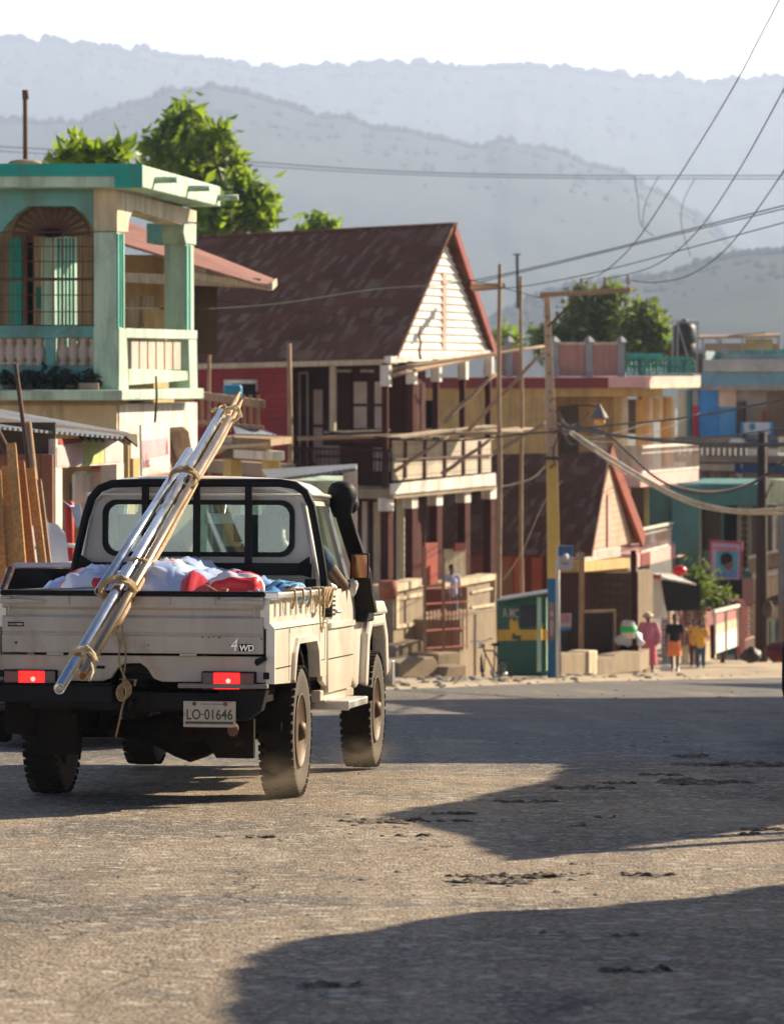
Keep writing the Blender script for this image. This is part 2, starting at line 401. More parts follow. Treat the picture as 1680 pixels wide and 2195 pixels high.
ys = [-40, -20, 0] + [4 + i * .5 for i in range(0, 110)] + [60 + i * 2 for i in range(0, 60)] + [180 + 20 * i for i in range(8)] + [400, 600, 1000, 1500, 2200, 3500, 5700, 8700]
xs_far = [-4200, -2800, -1500, -600, -200, -80, -40, -20, -12] + [-8 + i for i in range(0, 25)] + [20, 30, 50, 100, 250, 700, 1500, 2800, 4200]
struct('ground', grid(lambda x, y: (x, y, prof(y) - .012 if y < 400 else prof(400) + (y - 400) * .001), xs_far, ys), M_GROUND)
xs_r = [-9 + .25 * i for i in range(0, 100)] + [17, 20, 25, 32, 45]
ys_r = [-30, -10, 0, 5] + [8 + i * .2 for i in range(0, 140)] + [36 + i * .4 for i in range(0, 65)] + [62 + 2 * i for i in range(0, 36)] + [140, 150, 165, 180]
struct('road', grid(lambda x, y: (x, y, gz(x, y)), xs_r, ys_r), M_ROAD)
# dirt verge along the curving left edge of the road
def edge_at(s):
    i = min(int(s), len(EDGE) - 2); f = s - i; a, b = EDGE[i], EDGE[i + 1]
    return Vector((a[0] + (b[0] - a[0]) * f, a[1] + (b[1] - a[1]) * f)), Vector((b[0] - a[0], b[1] - a[1])).normalized()
def verge_h(o):
    return .005 + .05 * min(1, o / .5) + .01 * min(o, 3) + (.03 * max(0, min(o - 8, 16)))
mb = MB(); vs = []; offs = [-.15, 0, .15, .35, .6, .9, 1.3, 1.8, 2.4, 3.2, 4.2, 5.5, 7, 9, 12, 16, 22, 32, 50]; ns = 200
for i in range(ns + 1):
    p, d = edge_at(i / ns * (len(EDGE) - 1) * .9999); nrm = Vector((-d.y, d.x))
    for o in offs:
        q = p + nrm * (o + .22 * noise.noise(Vector((i * .35, o * .4, 3))))
        z = prof(q.y) + (verge_h(max(o, 0)) if o > 0 else -.02) + .05 * noise.noise(Vector((q.x * 1.1, q.y * .6, 0))) * min(1, max(o, 0) / .5)
        vs.append((q.x, q.y, z))
n = len(offs)
mb.add(vs, [(i * n + j, (i + 1) * n + j, (i + 1) * n + j + 1, i * n + j + 1) for i in range(ns) for j in range(n - 1)], 0, True)
struct('dirt_verge', mb, M_DIRT)
def vz(x, D):                       # height of the verge surface near (x, D)
    best = 1e9
    for i in range(0, 181):
        p, d = edge_at(i / 180 * (len(EDGE) - 1) * .9999); q = Vector((x, D)) - p
        if q.length < best: best = q.length; o = q.dot(Vector((-d.y, d.x)))
    return prof(D) + verge_h(max(o, 0))
# loose stones and broken tarmac
M_STONE = mat('loose stone', (.30, .27, .22), .9, .3, 9, .6, 30)
mb = MB(); rr = random.Random(3)
def stone(x, y, z, r, mb=mb, rr=rr):
    vs = []; n = 6
    for i, (h, k) in enumerate(((0, .8), (.45, 1.0), (.8, .55))):
        for j in range(n): a = 2 * math.pi * j / n + i * .4; q = r * k * rr.uniform(.75, 1.15); vs.append((x + q * math.cos(a) * 1.2, y + q * math.sin(a), z + r * h * .8))
    mb.add(vs, [(i * n + j, i * n + (j + 1) % n, (i + 1) * n + (j + 1) % n, (i + 1) * n + j) for i in range(2) for j in range(n)] + [tuple(range(2 * n, 3 * n))], 0)
for px, py, k, sp in ((830, 1768, 60, .5), (1075, 1890, 70, .45), (1245, 1775, 14, .15), (1615, 1790, 40, .3), (1190, 2010, 18, .2), (1320, 2015, 14, .15), (700, 2120, 20, .3), (1400, 1655, 30, .9), (1450, 1600, 30, 1.2), (1560, 1495, 50, 3), (790, 1672, 10, .3)):
    ra = (py - HOR) / F; D = 1.55 / (ra - .042) if py > 1640 else .74 / (ra - .069); x = XW(px, D)
    for i in range(k):
        xx = x + rr.gauss(0, sp); yy = D + rr.gauss(0, sp * 1.3)
        stone(xx, yy, gz(xx, yy) - .004, rr.choice([.006, .008, .010, .014, .02 if k > 30 else .01]) * (1 if yy < 30 else 1.6))
for i in range(420):
    yy = 12.5 + 40 * rr.random() ** 1.6; xx = rr.uniform(-.11, .11) * yy
    stone(xx, yy, gz(xx, yy) - .003, rr.choice([.004, .005, .006, .008, .014]))
for i in range(500):
    p, d = edge_at(rr.uniform(3.2, 9)); nrm = Vector((-d.y, d.x)); o = abs(rr.gauss(.2, 1.6)); q = p + nrm * o
    stone(q.x, q.y, prof(q.y) + verge_h(o) - .01, rr.choice([.02, .03, .04, .05, .10]))
o = mb.build('gravel', M_STONE); o['kind'] = 'stuff'; tag(o, 'loose stones and broken tarmac crumbs on the road and its edge', 'gravel')

# broken tarmac pits: shallow rough hollows rimmed with crust
M_CRUST = mat('broken tarmac', (.17, .135, .10), .95, .5, 20, 1.0, 60, col2=(.022, .017, .014), stain=.47, ss=20)
def scar(px, py, wx, wy, seed):
    ra = (py - HOR) / F; D = 1.55 / (ra - .042) if py > 1640 else .74 / (ra - .069); x = XW(px, D); n = 64; vs = []; fs = []
    rings = (0, .25, .5, .7, .85, 1.0, 1.12)
    for ri, k in enumerate(rings):
        for j in range(n):
            a = 2 * math.pi * j / n; q = k * (1 + .8 * noise.noise(Vector((math.cos(a) * 1.6 + seed * 7, math.sin(a) * 1.6, seed))) + .55 * noise.noise(Vector((math.cos(a) * 6 + seed, math.sin(a) * 6, 1))))
            xx = x + wx * q * math.cos(a); yy = D + wy * q * math.sin(a)
            hz = (-.003, -.002, .0, .002, .004, .004, -.008)[ri] + .026 * noise.noise(Vector((xx * 22, yy * 16, seed)))
            vs.append((xx, yy, gz(xx, yy) + hz))
    for ri in range(len(rings) - 1):
        for j in range(n): j2 = (j + 1) % n; fs.append((ri * n + j, ri * n + j2, (ri + 1) * n + j2, (ri + 1) * n + j))
    SC.add(vs, fs, 0, True)
SC = MB()
for i, a in enumerate([(815, 1766, .16, .13), (870, 1762, .12, .08), (930, 1764, .14, .05), (1060, 1893, .17, .13), (1120, 1883, .15, .09), (1020, 1880, .10, .06), (1390, 1878, .09, .04), (980, 1748, .10, .06), (700, 2120, .10, .05), (560, 1800, .06, .05), (1350, 2090, .10, .04), (1500, 1640, .25, .25), (1600, 1620, .3, .3), (1250, 1690, .18, .15), (1130, 1720, .14, .10), (1245, 1776, .035, .03), (1600, 1795, .06, .05),
                       (1640, 1786, .08, .05), (1180, 2012, .05, .03), (1330, 2016, .06, .025), (860, 1798, .09, .03), (1170, 1875, .06, .04), (1290, 1755, .05, .03), (1430, 1660, .12, .10), (1330, 1680, .10, .08), (1480, 1610, .12, .2)]):
    scar(*a, i * 1.37)
struct('road_scars', SC, M_CRUST)

# hills: three ranges of ridges, each a long mound of real depth
M_HILL = mat('wooded hillside', (.040, .050, .036), .98, .25, .006, 0, 3, col2=(.06, .068, .045), stain=.52, ss=.003, spec=.02)
def hill(name, pts, D, run, base_z, seed, trees, tr):
    n = 260; x0, x1 = pts[0][0], pts[-1][0]; cols = []; rows = 26
    def top(px):
        for (a, ya), (b, yb) in zip(pts, pts[1:]):
            if a <= px <= b:
                f = (px - a) / (b - a); return ya + (yb - ya) * f
        return pts[-1][1]
    vs = []
    for i in range(n + 1):
        px = x0 + (x1 - x0) * i / n; c = P(px, top(px), D); H = c.z - base_z
        for j in range(-6, rows + 1):
            f = j / rows; dist = run * f
            if f >= 0: z = base_z + H * (1 - f) ** 1.25
            else: z = base_z + H * (1 + f * 1.4)
            am = min(1, abs(f) * 6 + .08)
            g = noise.fractal(Vector((c.x / run * 3.2 + seed, dist / run * 1.4, seed)), 1.0, 2.0, 5) * H * .10 * am
            g += noise.noise(Vector((c.x * .03, (D - dist) * .03, seed))) * H * .02
            x = c.x * (1 - dist / D * .1) + noise.noise(Vector((c.x / run * 2, f * 2, 9))) * run * .05 * max(f, 0)
            vs.append((x, D - dist, max(z + g, base_z - 1)))
    m = rows + 7
    mb = MB(); mb.add(vs, [(i * m + j, (i + 1) * m + j, (i + 1) * m + j + 1, i * m + j + 1) for i in range(n) for j in range(m - 1)], 0, True)
    struct(name, mb, M_HILL)
    tb = MB(); q = random.Random(seed)
    for i in range(trees):
        ii = q.randrange(n); j = min(int(abs(q.gauss(0, 1)) * 3) + 6, m - 1) if i % 6 == 0 else 6 - i % 2
        v = Vector(vs[ii * m + j]); r = tr * q.uniform(.5, 1.3)
        v.x += q.uniform(-.5, .5) * (XW(x1, D) - XW(x0, D)) / n
        hh = r * q.uniform(.6, 1.3); N_ = 5
        ring = [[(v.x + r * k * q.uniform(.7, 1.2) * math.cos(2 * math.pi * a / N_), v.y + r * k * math.sin(2 * math.pi * a / N_), v.z + hh * h) for a in range(N_)] for h, k in ((-.4, .5), (.35, 1), (.8, .7), (1.1, .2))]
        tb.add(sum(ring, []), [(a * N_ + b, a * N_ + (b + 1) % N_, (a + 1) * N_ + (b + 1) % N_, (a + 1) * N_ + b) for a in range(3) for b in range(N_)], 0, False)
    return tb
F1 = hill('mountain_range', [(-500, 60), (-200, 62), (0, 84), (120, 97), (350, 124), (480, 142), (600, 156), (680, 148), (760, 144), (900, 142), (1000, 147), (1100, 142), (1200, 146), (1300, 160), (1400, 168), (1560, 178), (1680, 170), (1900, 150), (2300, 190)], 7400, 3100, -20, 5, 3600, 9)
F2 = hill('middle_hill', [(-600, 300), (-200, 250), (0, 262), (180, 262), (270, 228), (400, 193), (460, 186), (520, 200), (640, 236), (750, 262), (860, 285), (960, 305), (1040, 318), (1080, 305), (1160, 318), (1250, 350), (1330, 372), (1420, 420), (1500, 470), (1580, 540), (1660, 620), (1760, 720), (1900, 790)], 4500, 2100, -20, 11, 2600, 5.0)
F3 = hill('near_hill', [(900, 780), (1050, 690), (1150, 640), (1260, 610), (1400, 598), (1500, 566), (1600, 545), (1680, 538), (1800, 530), (2200, 560)], 2300, 1050, -20, 17, 1500, 3.0)
for k, (b_, nm) in enumerate(((F1, 'far range'), (F2, 'middle hill'), (F3, 'near hill'))):
    o = b_.build('forest', M_HILL); o['kind'] = 'stuff'
    tag(o, 'hazy woodland covering the %s behind the town' % nm, 'forest')
# the air between: pale even haze
mb = MB(); mb.box(-4300, 4300, -60, 8900, -110, 720)
mh = bpy.data.materials.new('hazy air'); mh.use_nodes = True; t = mh.node_tree
for nd in list(t.nodes):
    if nd.type == 'BSDF_PRINCIPLED': t.nodes.remove(nd)
pv = N(t, 'ShaderNodeVolumePrincipled'); pv.inputs['Color'].default_value = (.59, .71, .95, 1); pv.inputs['Density'].default_value = .000155
pv.inputs['Anisotropy'].default_value = .25
t.links.new(pv.outputs[0], t.nodes['Material Output'].inputs['Volume'])
mb.build('haze', mh)['kind'] = 'stuff'
# ------------------------------------------------------------------ the white pickup (local: x forward, y left, z up, origin under the rear axle)
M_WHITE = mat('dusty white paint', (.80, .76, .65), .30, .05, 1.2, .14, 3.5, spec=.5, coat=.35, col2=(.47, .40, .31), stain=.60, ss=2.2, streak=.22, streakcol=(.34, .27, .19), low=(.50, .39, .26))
M_WHITESH = mat('shade toned white paint', (.50, .46, .40), .5, .08, 1.5, .16, 4, spec=.35, coat=.1, col2=(.40, .33, .25), stain=.56, ss=3.0, streak=.35, streakcol=(.30, .23, .16), low=(.33, .245, .16))  # the white body paint again, with the rear's shade put into its colour
M_BLACK = mat('black painted tube', (.006, .006, .007), .55, .2, 5, .1, 60, spec=.15)
M_BLKPL = mat('black plastic', (.008, .008, .009), .6, .2, 5, .2, 40, spec=.18)
M_UNDER = mat('dusty underbody', (.016, .011, .008), .9, .3, 4, .5, 20, col2=(.07, .04, .022), stain=.58, ss=4, spec=.1)
M_RUST = mat('rusty brown steel', (.16, .085, .045), .8, .3, 5, .4, 25)
M_TYRE = mat('dusty tyre rubber', (.022, .018, .014), .92, .25, 5, .25, 35, col2=(.09, .065, .04), stain=.6, ss=5, spec=.1)
M_SIDEW = mat('dusty tyre wall', (.075, .062, .046), .9, .25, 4, .2, 40, col2=(.07, .06, .05), stain=.55, ss=5)
M_RIM = mat('brown dusty wheel rim', (.085, .048, .024), .55, .25, 6, .2, 30, metal=.3)
M_CHROME = mat('polished steel pipe', (.80, .80, .80), .20, .05, 6, .08, 12, metal=1.0, col2=(.42, .36, .28), stain=.60, ss=5)
M_ALU = mat('bright metal trim', (.72, .70, .66), .35, .1, 5, .1, 30, metal=.8)
M_WOODP = mat('raw wooden pole', (.48, .30, .15), .75, .15, 3, .4, 30, kind='grain')
M_ROPE = mat('sisal rope', (.42, .29, .15), .9, .25, 30, .9, 160)
M_ROPEL = mat('pale sisal rope', (.62, .49, .29), .9, .2, 30, .9, 160)
M_LRED = mat('dark red lens', (.16, .005, .008), .2, .1, 20, .1, 90, spec=.6)
M_LON = mat('lit red lens', (.6, .01, .01), .3, .1, 20, .1, 90, emit=(1, .012, .01), estr=.9)
M_LHOT = mat('lit lamp centre', (.8, .2, .2), .3, .1, 20, 0, 90, emit=(1, .22, .18), estr=1.2)
M_LGREY = mat('smoked reversing lens', (.13, .09, .08), .3, .1, 20, .1, 90)
M_PLATE = mat('worn licence plate', (.50, .43, .33), .6, .1, 20, .1, 60, col2=(.33, .24, .17), stain=.6, ss=14)
M_PTXT = mat('plate lettering', (.06, .07, .055), .6, .2, 30, 0)
M_SEAT = mat('grey vinyl seat', (.03, .035, .04), .6, .2, 8, .2, 30)
M_DASH = mat('grey dashboard', (.05, .055, .06), .6)
M_GLASS = glass('tinted window glass', (.74, .86, .84), .03)
M_SKIN = mat('dark brown skin', (.105, .050, .030), .5, .12, 8, .1, 60, spec=.45)
M_HAIR = mat('black hair', (.010, .008, .007), .9, .3, 40, .8, 120)
YAW = R(90 - 7.4); TPITCH = math.atan(.042)
TR = Vector((-1.352, 24.5, 0)); TR.z = prof(24.5) + .005
truck = thing('pickup_truck', 'dusty white single cab pickup driving away with lit tail lamps and poles over its tailgate', 'pickup truck', TR, rot=(0, TPITCH, YAW))
bpy.context.view_layer.update()
TM = Matrix.Translation(TR) @ Matrix.Rotation(YAW, 4, 'Z') @ Matrix.Rotation(TPITCH, 4, 'Y')
def TW(x, y, z): return TM @ Vector((x, y, z))
def TL(px, py, xl):
    """truck-local point on the plane x = xl seen at this place of the picture"""
    a = Vector((0, 0, CAMZ)); d = Vector(ray(px, py)); I = TM.inverted(); la = I @ a; ld = (I.to_3x3() @ d)
    k = (xl - la.x) / ld.x; return la + ld * k

def mirror(fn):
    for s in (1, -1): fn(s)
XT = -1.16                                    # tail face
# --- tub sides with the wheel openings
def side(s):
    mb = MB(); yo = .83 * s; yi = .76 * s
    low = [(XT, .715), (XT, 1.035), (.90, 1.035), (.90, .70), (.50, .70), (.44, .86), (.36, .925), (-.34, .925), (-.42, .86), (-.50, .70)]
    mb.prism([(x, yo, z) for x, z in low], (0, -.05 * s, 0))
    # ledge and inset upper panel
    mb.prism([(XT, .83 * s, 1.033), (XT, .80 * s, 1.065), (XT, .80 * s, 1.225), (XT, .745 * s, 1.225), (XT, .745 * s, 1.033)], (.90 - XT, 0, 0))
    # flare round the opening, standing proud
    fl = [(-.54, .72), (-.49, .88), (-.38, .965), (.39, .965), (.49, .89), (.55, .72), (.50, .702), (.44, .862), (.36, .927), (-.34, .927), (-.42, .862), (-.50, .702)]
    mb.prism([(x, (.83 + .022) * s, z) for x, z in fl], (0, -.05 * s, 0))
    mb.prism([(x, (.83 + .004) * s, z) for x, z in ((XT + .04, .80), (-.56, .80), (-.56, .806), (XT + .04, .806))], (0, -.002 * s, 0), 1)
    for i in range(10):                        # upright ribs under the lashing rail
        x = XT + .16 + i * .2
        mb.box(x, x + .022, (.80 * s if s > 0 else -.812), (.812 if s > 0 else -.80), 1.10, 1.215)
    mb.build('bed_side', [M_WHITE, M_UNDER], truck, bevel=.008)
    sm = MB(); yq = (.83 + .0015) * s
    for (xa, za, xb, zb) in ((.60, .80, .60, 1.0), (.60, 1.0, .82, 1.0), (.82, .80, .82, 1.0), (.60, .80, .82, .80), (XT + .02, 1.028, .88, 1.028), (.62, .72, .62, .80), (-.62, .72, -.62, 1.02), (-.60, 1.0, -.60, 1.02)):
        sm.box(min(xa, xb) - .0025, max(xa, xb) + .0025, min(yq, yq - .004 * s), max(yq, yq - .004 * s), min(za, zb) - .0025, max(za, zb) + .0025)
    sm.build('panel_seams', M_UNDER, truck)
    w_ = MB()                                  # inner wheel arch
    for k in range(10):
        a0 = math.pi * k / 10; a1 = math.pi * (k + 1) / 10; r = .50
        w_.prism([(r * math.cos(a0), .40 * s, .42 + r * math.sin(a0)), (r * math.cos(a1), .40 * s, .42 + r * math.sin(a1)), ((r + .02) * math.cos(a1), .40 * s, .42 + (r + .02) * math.sin(a1)), ((r + .02) * math.cos(a0), .40 * s, .42 + (r + .02) * math.sin(a0))], (0, .37 * s, 0))
    w_.build('wheel_arch', M_UNDER, truck)
mirror(side)
# --- floor, front wall of the tub, chassis
mb = MB(); mb.box(XT + .03, .90, -.745, .745, .80, .84); mb.box(.84, .90, -.744, .744, .842, 1.22); mb.build('bed_floor', M_UNDER, truck)
mb = MB()
for s in (1, -1): mb.box(XT + .04, 3.9, .42 * s - .04, .42 * s + .04, .52, .66)
for x in (-1.0, -.3, .5, 1.4, 2.4): mb.box(x, x + .07, -.38, .38, .54, .63)
mb.box(-1.05, .8, -.74, -.66, .60, .80); mb.box(-1.05, .8, .66, .74, .60, .80)
mb.build('chassis_frame', M_UNDER, truck)
# --- rear valance with the towing notch
mb = MB()
pts = [(-.80, .722), (-.80, .872), (.80, .872), (.80, .722), (.22, .722), (.17, .74), (.13, .80), (.09, .826), (.0, .828), (-.04, .80), (-.08, .74), (-.13, .722)]
NY = TL(283, 1470, XT).y
mb.prism([(XT + .01, y + (NY - .045 if abs(y) < .5 else 0), z) for y, z in pts], (.03, 0, 0))
mb.box(XT - .004, XT + .008, .0 + NY + .16, NY + .21, .795, .812, 1)
mb.build('rear_valance', [M_WHITESH, M_BLKPL], truck, bevel=.006)
# --- tailgate: pressed channels, hinges, black top rail, latches, marks
mb = MB(); x0 = XT - .012
prof_t = [(0, .886), (0, .985), (.010, .992), (.010, 1.0), (0, 1.007), (0, 1.09), (.022, 1.105), (.022, 1.135), (0, 1.15), (0, 1.215)]
bot = prof_t[0]
mb.prism([(x0 + a, -.765, z) for a, z in prof_t] + [(x0 + .05, -.765, 1.215), (x0 + .05, -.765, .886)], (0, 1.53, 0))
for y in (-.33, .45): mb.box(x0 - .012, x0, y - .05, y + .05, .872, .888)
for px in (146, 300, 362, 589 - 130): 
    y = TL(px, 1300, x0).y; mb.box(x0 - .012, x0 - .001, y - .008, y + .008, 1.165, 1.21)
gate = mb.build('tailgate', M_WHITESH, truck, bevel=.004)
mb = MB(); mb.box(x0 - .018, x0 + .065, -.775, .775, 1.216, 1.246); mb.build('tailgate_rail', M_BLACK, truck, bevel=.008)
for s in (1, -1):
    mb = MB(); a, b = .77 * s, .56 * s
    mb.prism([(x0 - .035, a, 1.168), (x0 - .035, a, 1.196), (x0 - .035, a - .13 * s, 1.196), (x0 - .035, b - .05 * s, 1.184), (x0 - .035, b - .05 * s, 1.176)], (.03, 0, 0))
    mb.tube([(x0 - .02, .72 * s, 1.16), (x0 - .02, .72 * s, 1.10)], .006, 6); mb.box(x0 - .05, x0 - .004, .735 * s - .03, .735 * s + .03, 1.197, 1.207)
    mb.build('tailgate_latch', M_WHITESH, truck, bevel=.004)
mb = MB(); q = TL(493, 1391, x0)
mb.text('4', (x0 - .008, q.y, q.z - .012), (0, -1, 0), (0, 0, 1), .105, .003, 0, 0, .25, .8)
mb.text('WD', (x0 - .008, q.y - .055, q.z - .012), (0, -1, 0), (0, 0, 1), .05, .003, 1, .0012, .1, .95)
mb.box(x0 - .0065, x0 - .0005, q.y - .128, q.y - .052, q.z - .014, q.z + .028, 2)
mb.build('badge', [M_ALU, M_ALU, M_BLKPL], truck)
mb = MB(); a = TL(17, 1333, x0); b = TL(51, 1343, x0); mb.box(x0 - .003, x0, b.y, a.y, b.z, a.z, 0); mb.box(x0 - .005, x0 - .003, b.y + .006, a.y - .006, b.z + .007, a.z - .007, 1)
mb.text('SPECIAL', (x0 - .0055, a.y - .01, b.z + .009), (0, -1, 0), (0, 0, 1), .013, .0005, 0)
mb.build('sticker', [M_BLKPL, M_WHITESH], truck)
mb = MB(); a = TL(558, 1417, x0 - .01)
mb.prism([(x0 - .015, a.y + .035, a.z - .012), (x0 - .015, a.y + .028, a.z + .010), (x0 - .015, a.y - .030, a.z + .030), (x0 - .015, a.y - .038, a.z + .006), (x0 - .015, a.y + .02, a.z - .03)], (.014, 0, 0))
mb.build('black_patch', M_BLKPL, truck)
mb = MB(); rr = random.Random(5)
for px, py in ((448, 1367), (458, 1366), (470, 1367), (500, 1366), (434, 1366), (516, 1383), (493, 1383), (560, 1370), (34, 1378), (310, 1384), (318, 1383), (565, 1345)):
    a = TL(px, py, x0); r = rr.uniform(.003, .007) if px != 34 else .011
    mb.prism([(x0 - .001, a.y + r * math.cos(t) * rr.uniform(.6, 1.2), a.z + r * math.sin(t) * rr.uniform(.6, 1.2)) for t in [i * math.pi / 3.5 for i in range(7)]], (.0008, 0, 0))
mb.build('rust_spots', M_RUST, truck)
# --- lamps
for s in (1, -1):
    yc = (TL(491, 1460, XT).y if s < 0 else TL(66, 1460, XT).y); zc = .80
    zc = TL(491, 1460, XT - .02).z
    hw, hh = .158, .054
    mb = MB(); mb.box(XT - .02, XT + .012, yc - hw, yc + hw, zc - hh, zc + hh)
    lamp = mb.build('tail_lamp', M_BLKPL, truck, bevel=.006)
    o_, i_ = yc + (hw - .008) * s, yc - (hw - .008) * s     # outer, inner
    for nm, a, b, mm in (('reflector', o_, yc + .068 * s, M_LRED), ('brake_lens', yc + .066 * s, yc - .086 * s, M_LON), ('reversing_lens', yc - .088 * s, i_, M_LGREY)):
        mb = MB(); lo, hi = min(a, b), max(a, b); mb.box(XT - .032, XT - .019, lo, hi, zc - hh + .007, zc + hh - .007)
        if nm == 'brake_lens':
            mb.lathe([(.016, 0), (.013, .002), (.0, .003)], (XT - .0325, (lo + hi) / 2 - .01, zc), (-1, 0, 0), 12, 1)
        mb.build(nm, [mm, M_LHOT], lamp, bevel=.004)
    mb = MB(); yy = -.80 if s < 0 else .76
    mb.box(XT - .003, XT + .02, yy, yy + .035, zc + .01, zc + .05); mb.build('side_reflector', M_BLKPL, truck)
# --- bumper bars, plate, hitch
mb = MB(); a = TL(383, 1487, XT - .03); b = TL(560, 1490, XT - .03); c = TL(0, 1487, XT - .03); d = TL(246, 1487, XT - .03)
mb.box(XT - .07, XT - .01, -.80, a.y, .690, .716, 1); 
mb.box(XT - .09, XT - .01, d.y, .84, .600, .700); mb.box(XT - .092, XT - .012, d.y + .02, .84, .7005, .712, 0)
mb.box(XT + .02, XT + .08, -.6, .6, .56, .66)
mb.prism([(XT + .02, -.66, .50), (XT + .02, -.75, .56), (XT + .02, -.78, .68), (XT + .02, -.50, .68), (XT + .02, -.52, .52)], (.12, 0, 0))
mb.build('rear_bumper', [M_BLKPL, mat('scuffed grey strip', (.22, .20, .18), .6, .2, 5, .3, 20)], truck, bevel=.006)
a = TL(393, 1503, XT - .09); b = TL(505, 1560, XT - .09); PX = XT - .09
mb = MB(); mb.box(PX, PX + .006, b.y, a.y, b.z, a.z)
plate = mb.build('licence_plate', M_PLATE, truck, bevel=.004)
mb = MB(); W_ = a.y - b.y; H_ = a.z - b.z
mb.text('LO 01646', (PX - .001, a.y - W_ * .05, b.z + H_ * .30), (0, -1, 0), (0, 0, 1), H_ * .56, .0012, 0, .0012, 0, .80)
mb.box(PX - .002, PX, b.y + W_ * .05, a.y - W_ * .04, b.z + H_ * .12, b.z + H_ * .22, 0)
mb.box(PX - .002, PX, a.y - W_ * .40, a.y - W_ * .33, b.z + H_ * .47, b.z + H_ * .50, 0)
mb.box(PX - .002, PX, b.y + W_ * .2, a.y - W_ * .32, b.z + H_ * .88, b.z + H_ * .90, 0)
for f in (.21, .80): mb.lathe([(.012, 0), (.012, .004), (.004, .006)], (PX, a.y - W_ * f, a.z - H_ * .10), (-1, 0, 0), 8, 1)
mb.build('plate_lettering', [M_PTXT, M_RUST], plate)
mb = MB(); hy = NY - .02
mb.box(XT - .04, XT + .1, hy - .07, hy + .07, .56, .66); mb.tube([(XT - .05, hy, .62), (XT - .13, hy, .60), (XT - .13, hy, .55), (XT - .07, hy, .53)], .017, 8)
mb.build('tow_hook', M_UNDER, truck)
# --- axle, differential, springs, exhaust, mudflaps
mb = MB(); mb.tube([(0, -.62, .395), (0, -.25, .395), (0, .62, .395)], .055, 12)
mb.lathe([(.02, -.34), (.07, -.30), (.10, -.2), (.155, -.1), (.19, 0), (.155, .1), (.10, .2), (.07, .30), (.02, .34)], (0, -.135, .385), (0, 1, 0), 20)
mb.lathe([(.02, -.20), (.12, -.17), (.15, -.05), (.14, .1), (.08, .2)], (0, -.135, .385), (1, 0, 0), 16)
mb.build('rear_axle', M_UNDER, truck)
for s in (1, -1):
    mb = MB()
    for k in range(5):
        L = .62 - k * .09; mb.tube([(-L, .50 * s, .52 - .0 + k * -.014 + .02), (-L * .5, .50 * s, .47 - k * .014), (0, .50 * s, .455 - k * .014), (L * .5, .50 * s, .47 - k * .014), (L, .50 * s, .54 - k * .014)], .012, 4, smooth=False)
    mb.tube([(-.15, .38 * s, .42), (.05, .33 * s, .75)], .03, 8)
    mb.build('leaf_spring', M_UNDER, truck)
mb = MB(); mb.tube([(2.2, -.30, .42), (.4, -.33, .42), (.25, -.40, .60), (-.3, -.42, .60), (-.6, -.50, .46), (XT + .06, -.58, .44)], .032, 10); mb.lathe([(.05, 0), (.09, .03), (.09, .5), (.05, .53)], (.55, -.33, .42), (1, 0, 0), 14)
mb.build('exhaust_pipe', M_RUST, truck)
for s in (1, -1):
    mb = MB(); y0 = .57 if s > 0 else -.83
    vs = []
    for i in range(5):
        for j in range(6):
            y = y0 + .26 * i / 4; z = .74 - .36 * j / 5; vs.append((-.56 - .05 * (j / 5) ** 2 + .008 * math.sin(i * 1.7 + j), y, z + (.0 if j < 5 else .01 * math.sin(i * 2))))
    mb.add(vs + [(v[0] + .008, v[1], v[2]) for v in vs], [(i * 6 + j, i * 6 + j + 1, (i + 1) * 6 + j + 1, (i + 1) * 6 + j) for i in range(4) for j in range(5)] + [(30 + i * 6 + j, 30 + (i + 1) * 6 + j, 30 + (i + 1) * 6 + j + 1, 30 + i * 6 + j + 1) for i in range(4) for j in range(5)])
    if s < 0: 
        for k in range(len(mb.v)): mb.v[k].z += .09; 
    mb.build('mud_flap', M_UNDER, truck)
mb = MB(); yb = TL(410, 1600, -.9).y
mb.prism([(-.85, -.36, .46), (-.85, -.30, .50), (-.85, -.44, .27), (-.85, -.66, .27), (-.85, -.66, .5)], (.06, 0, 0)); mb.box(-.9, -.75, .38, .62, .28, .6); mb.box(-.93, -.8, .62, .80, .40, .64)
mb.box(-.8, -.5, -.30, -.22, .36, .44)
mb.each('underbody_bracket', M_UNDER, truck)
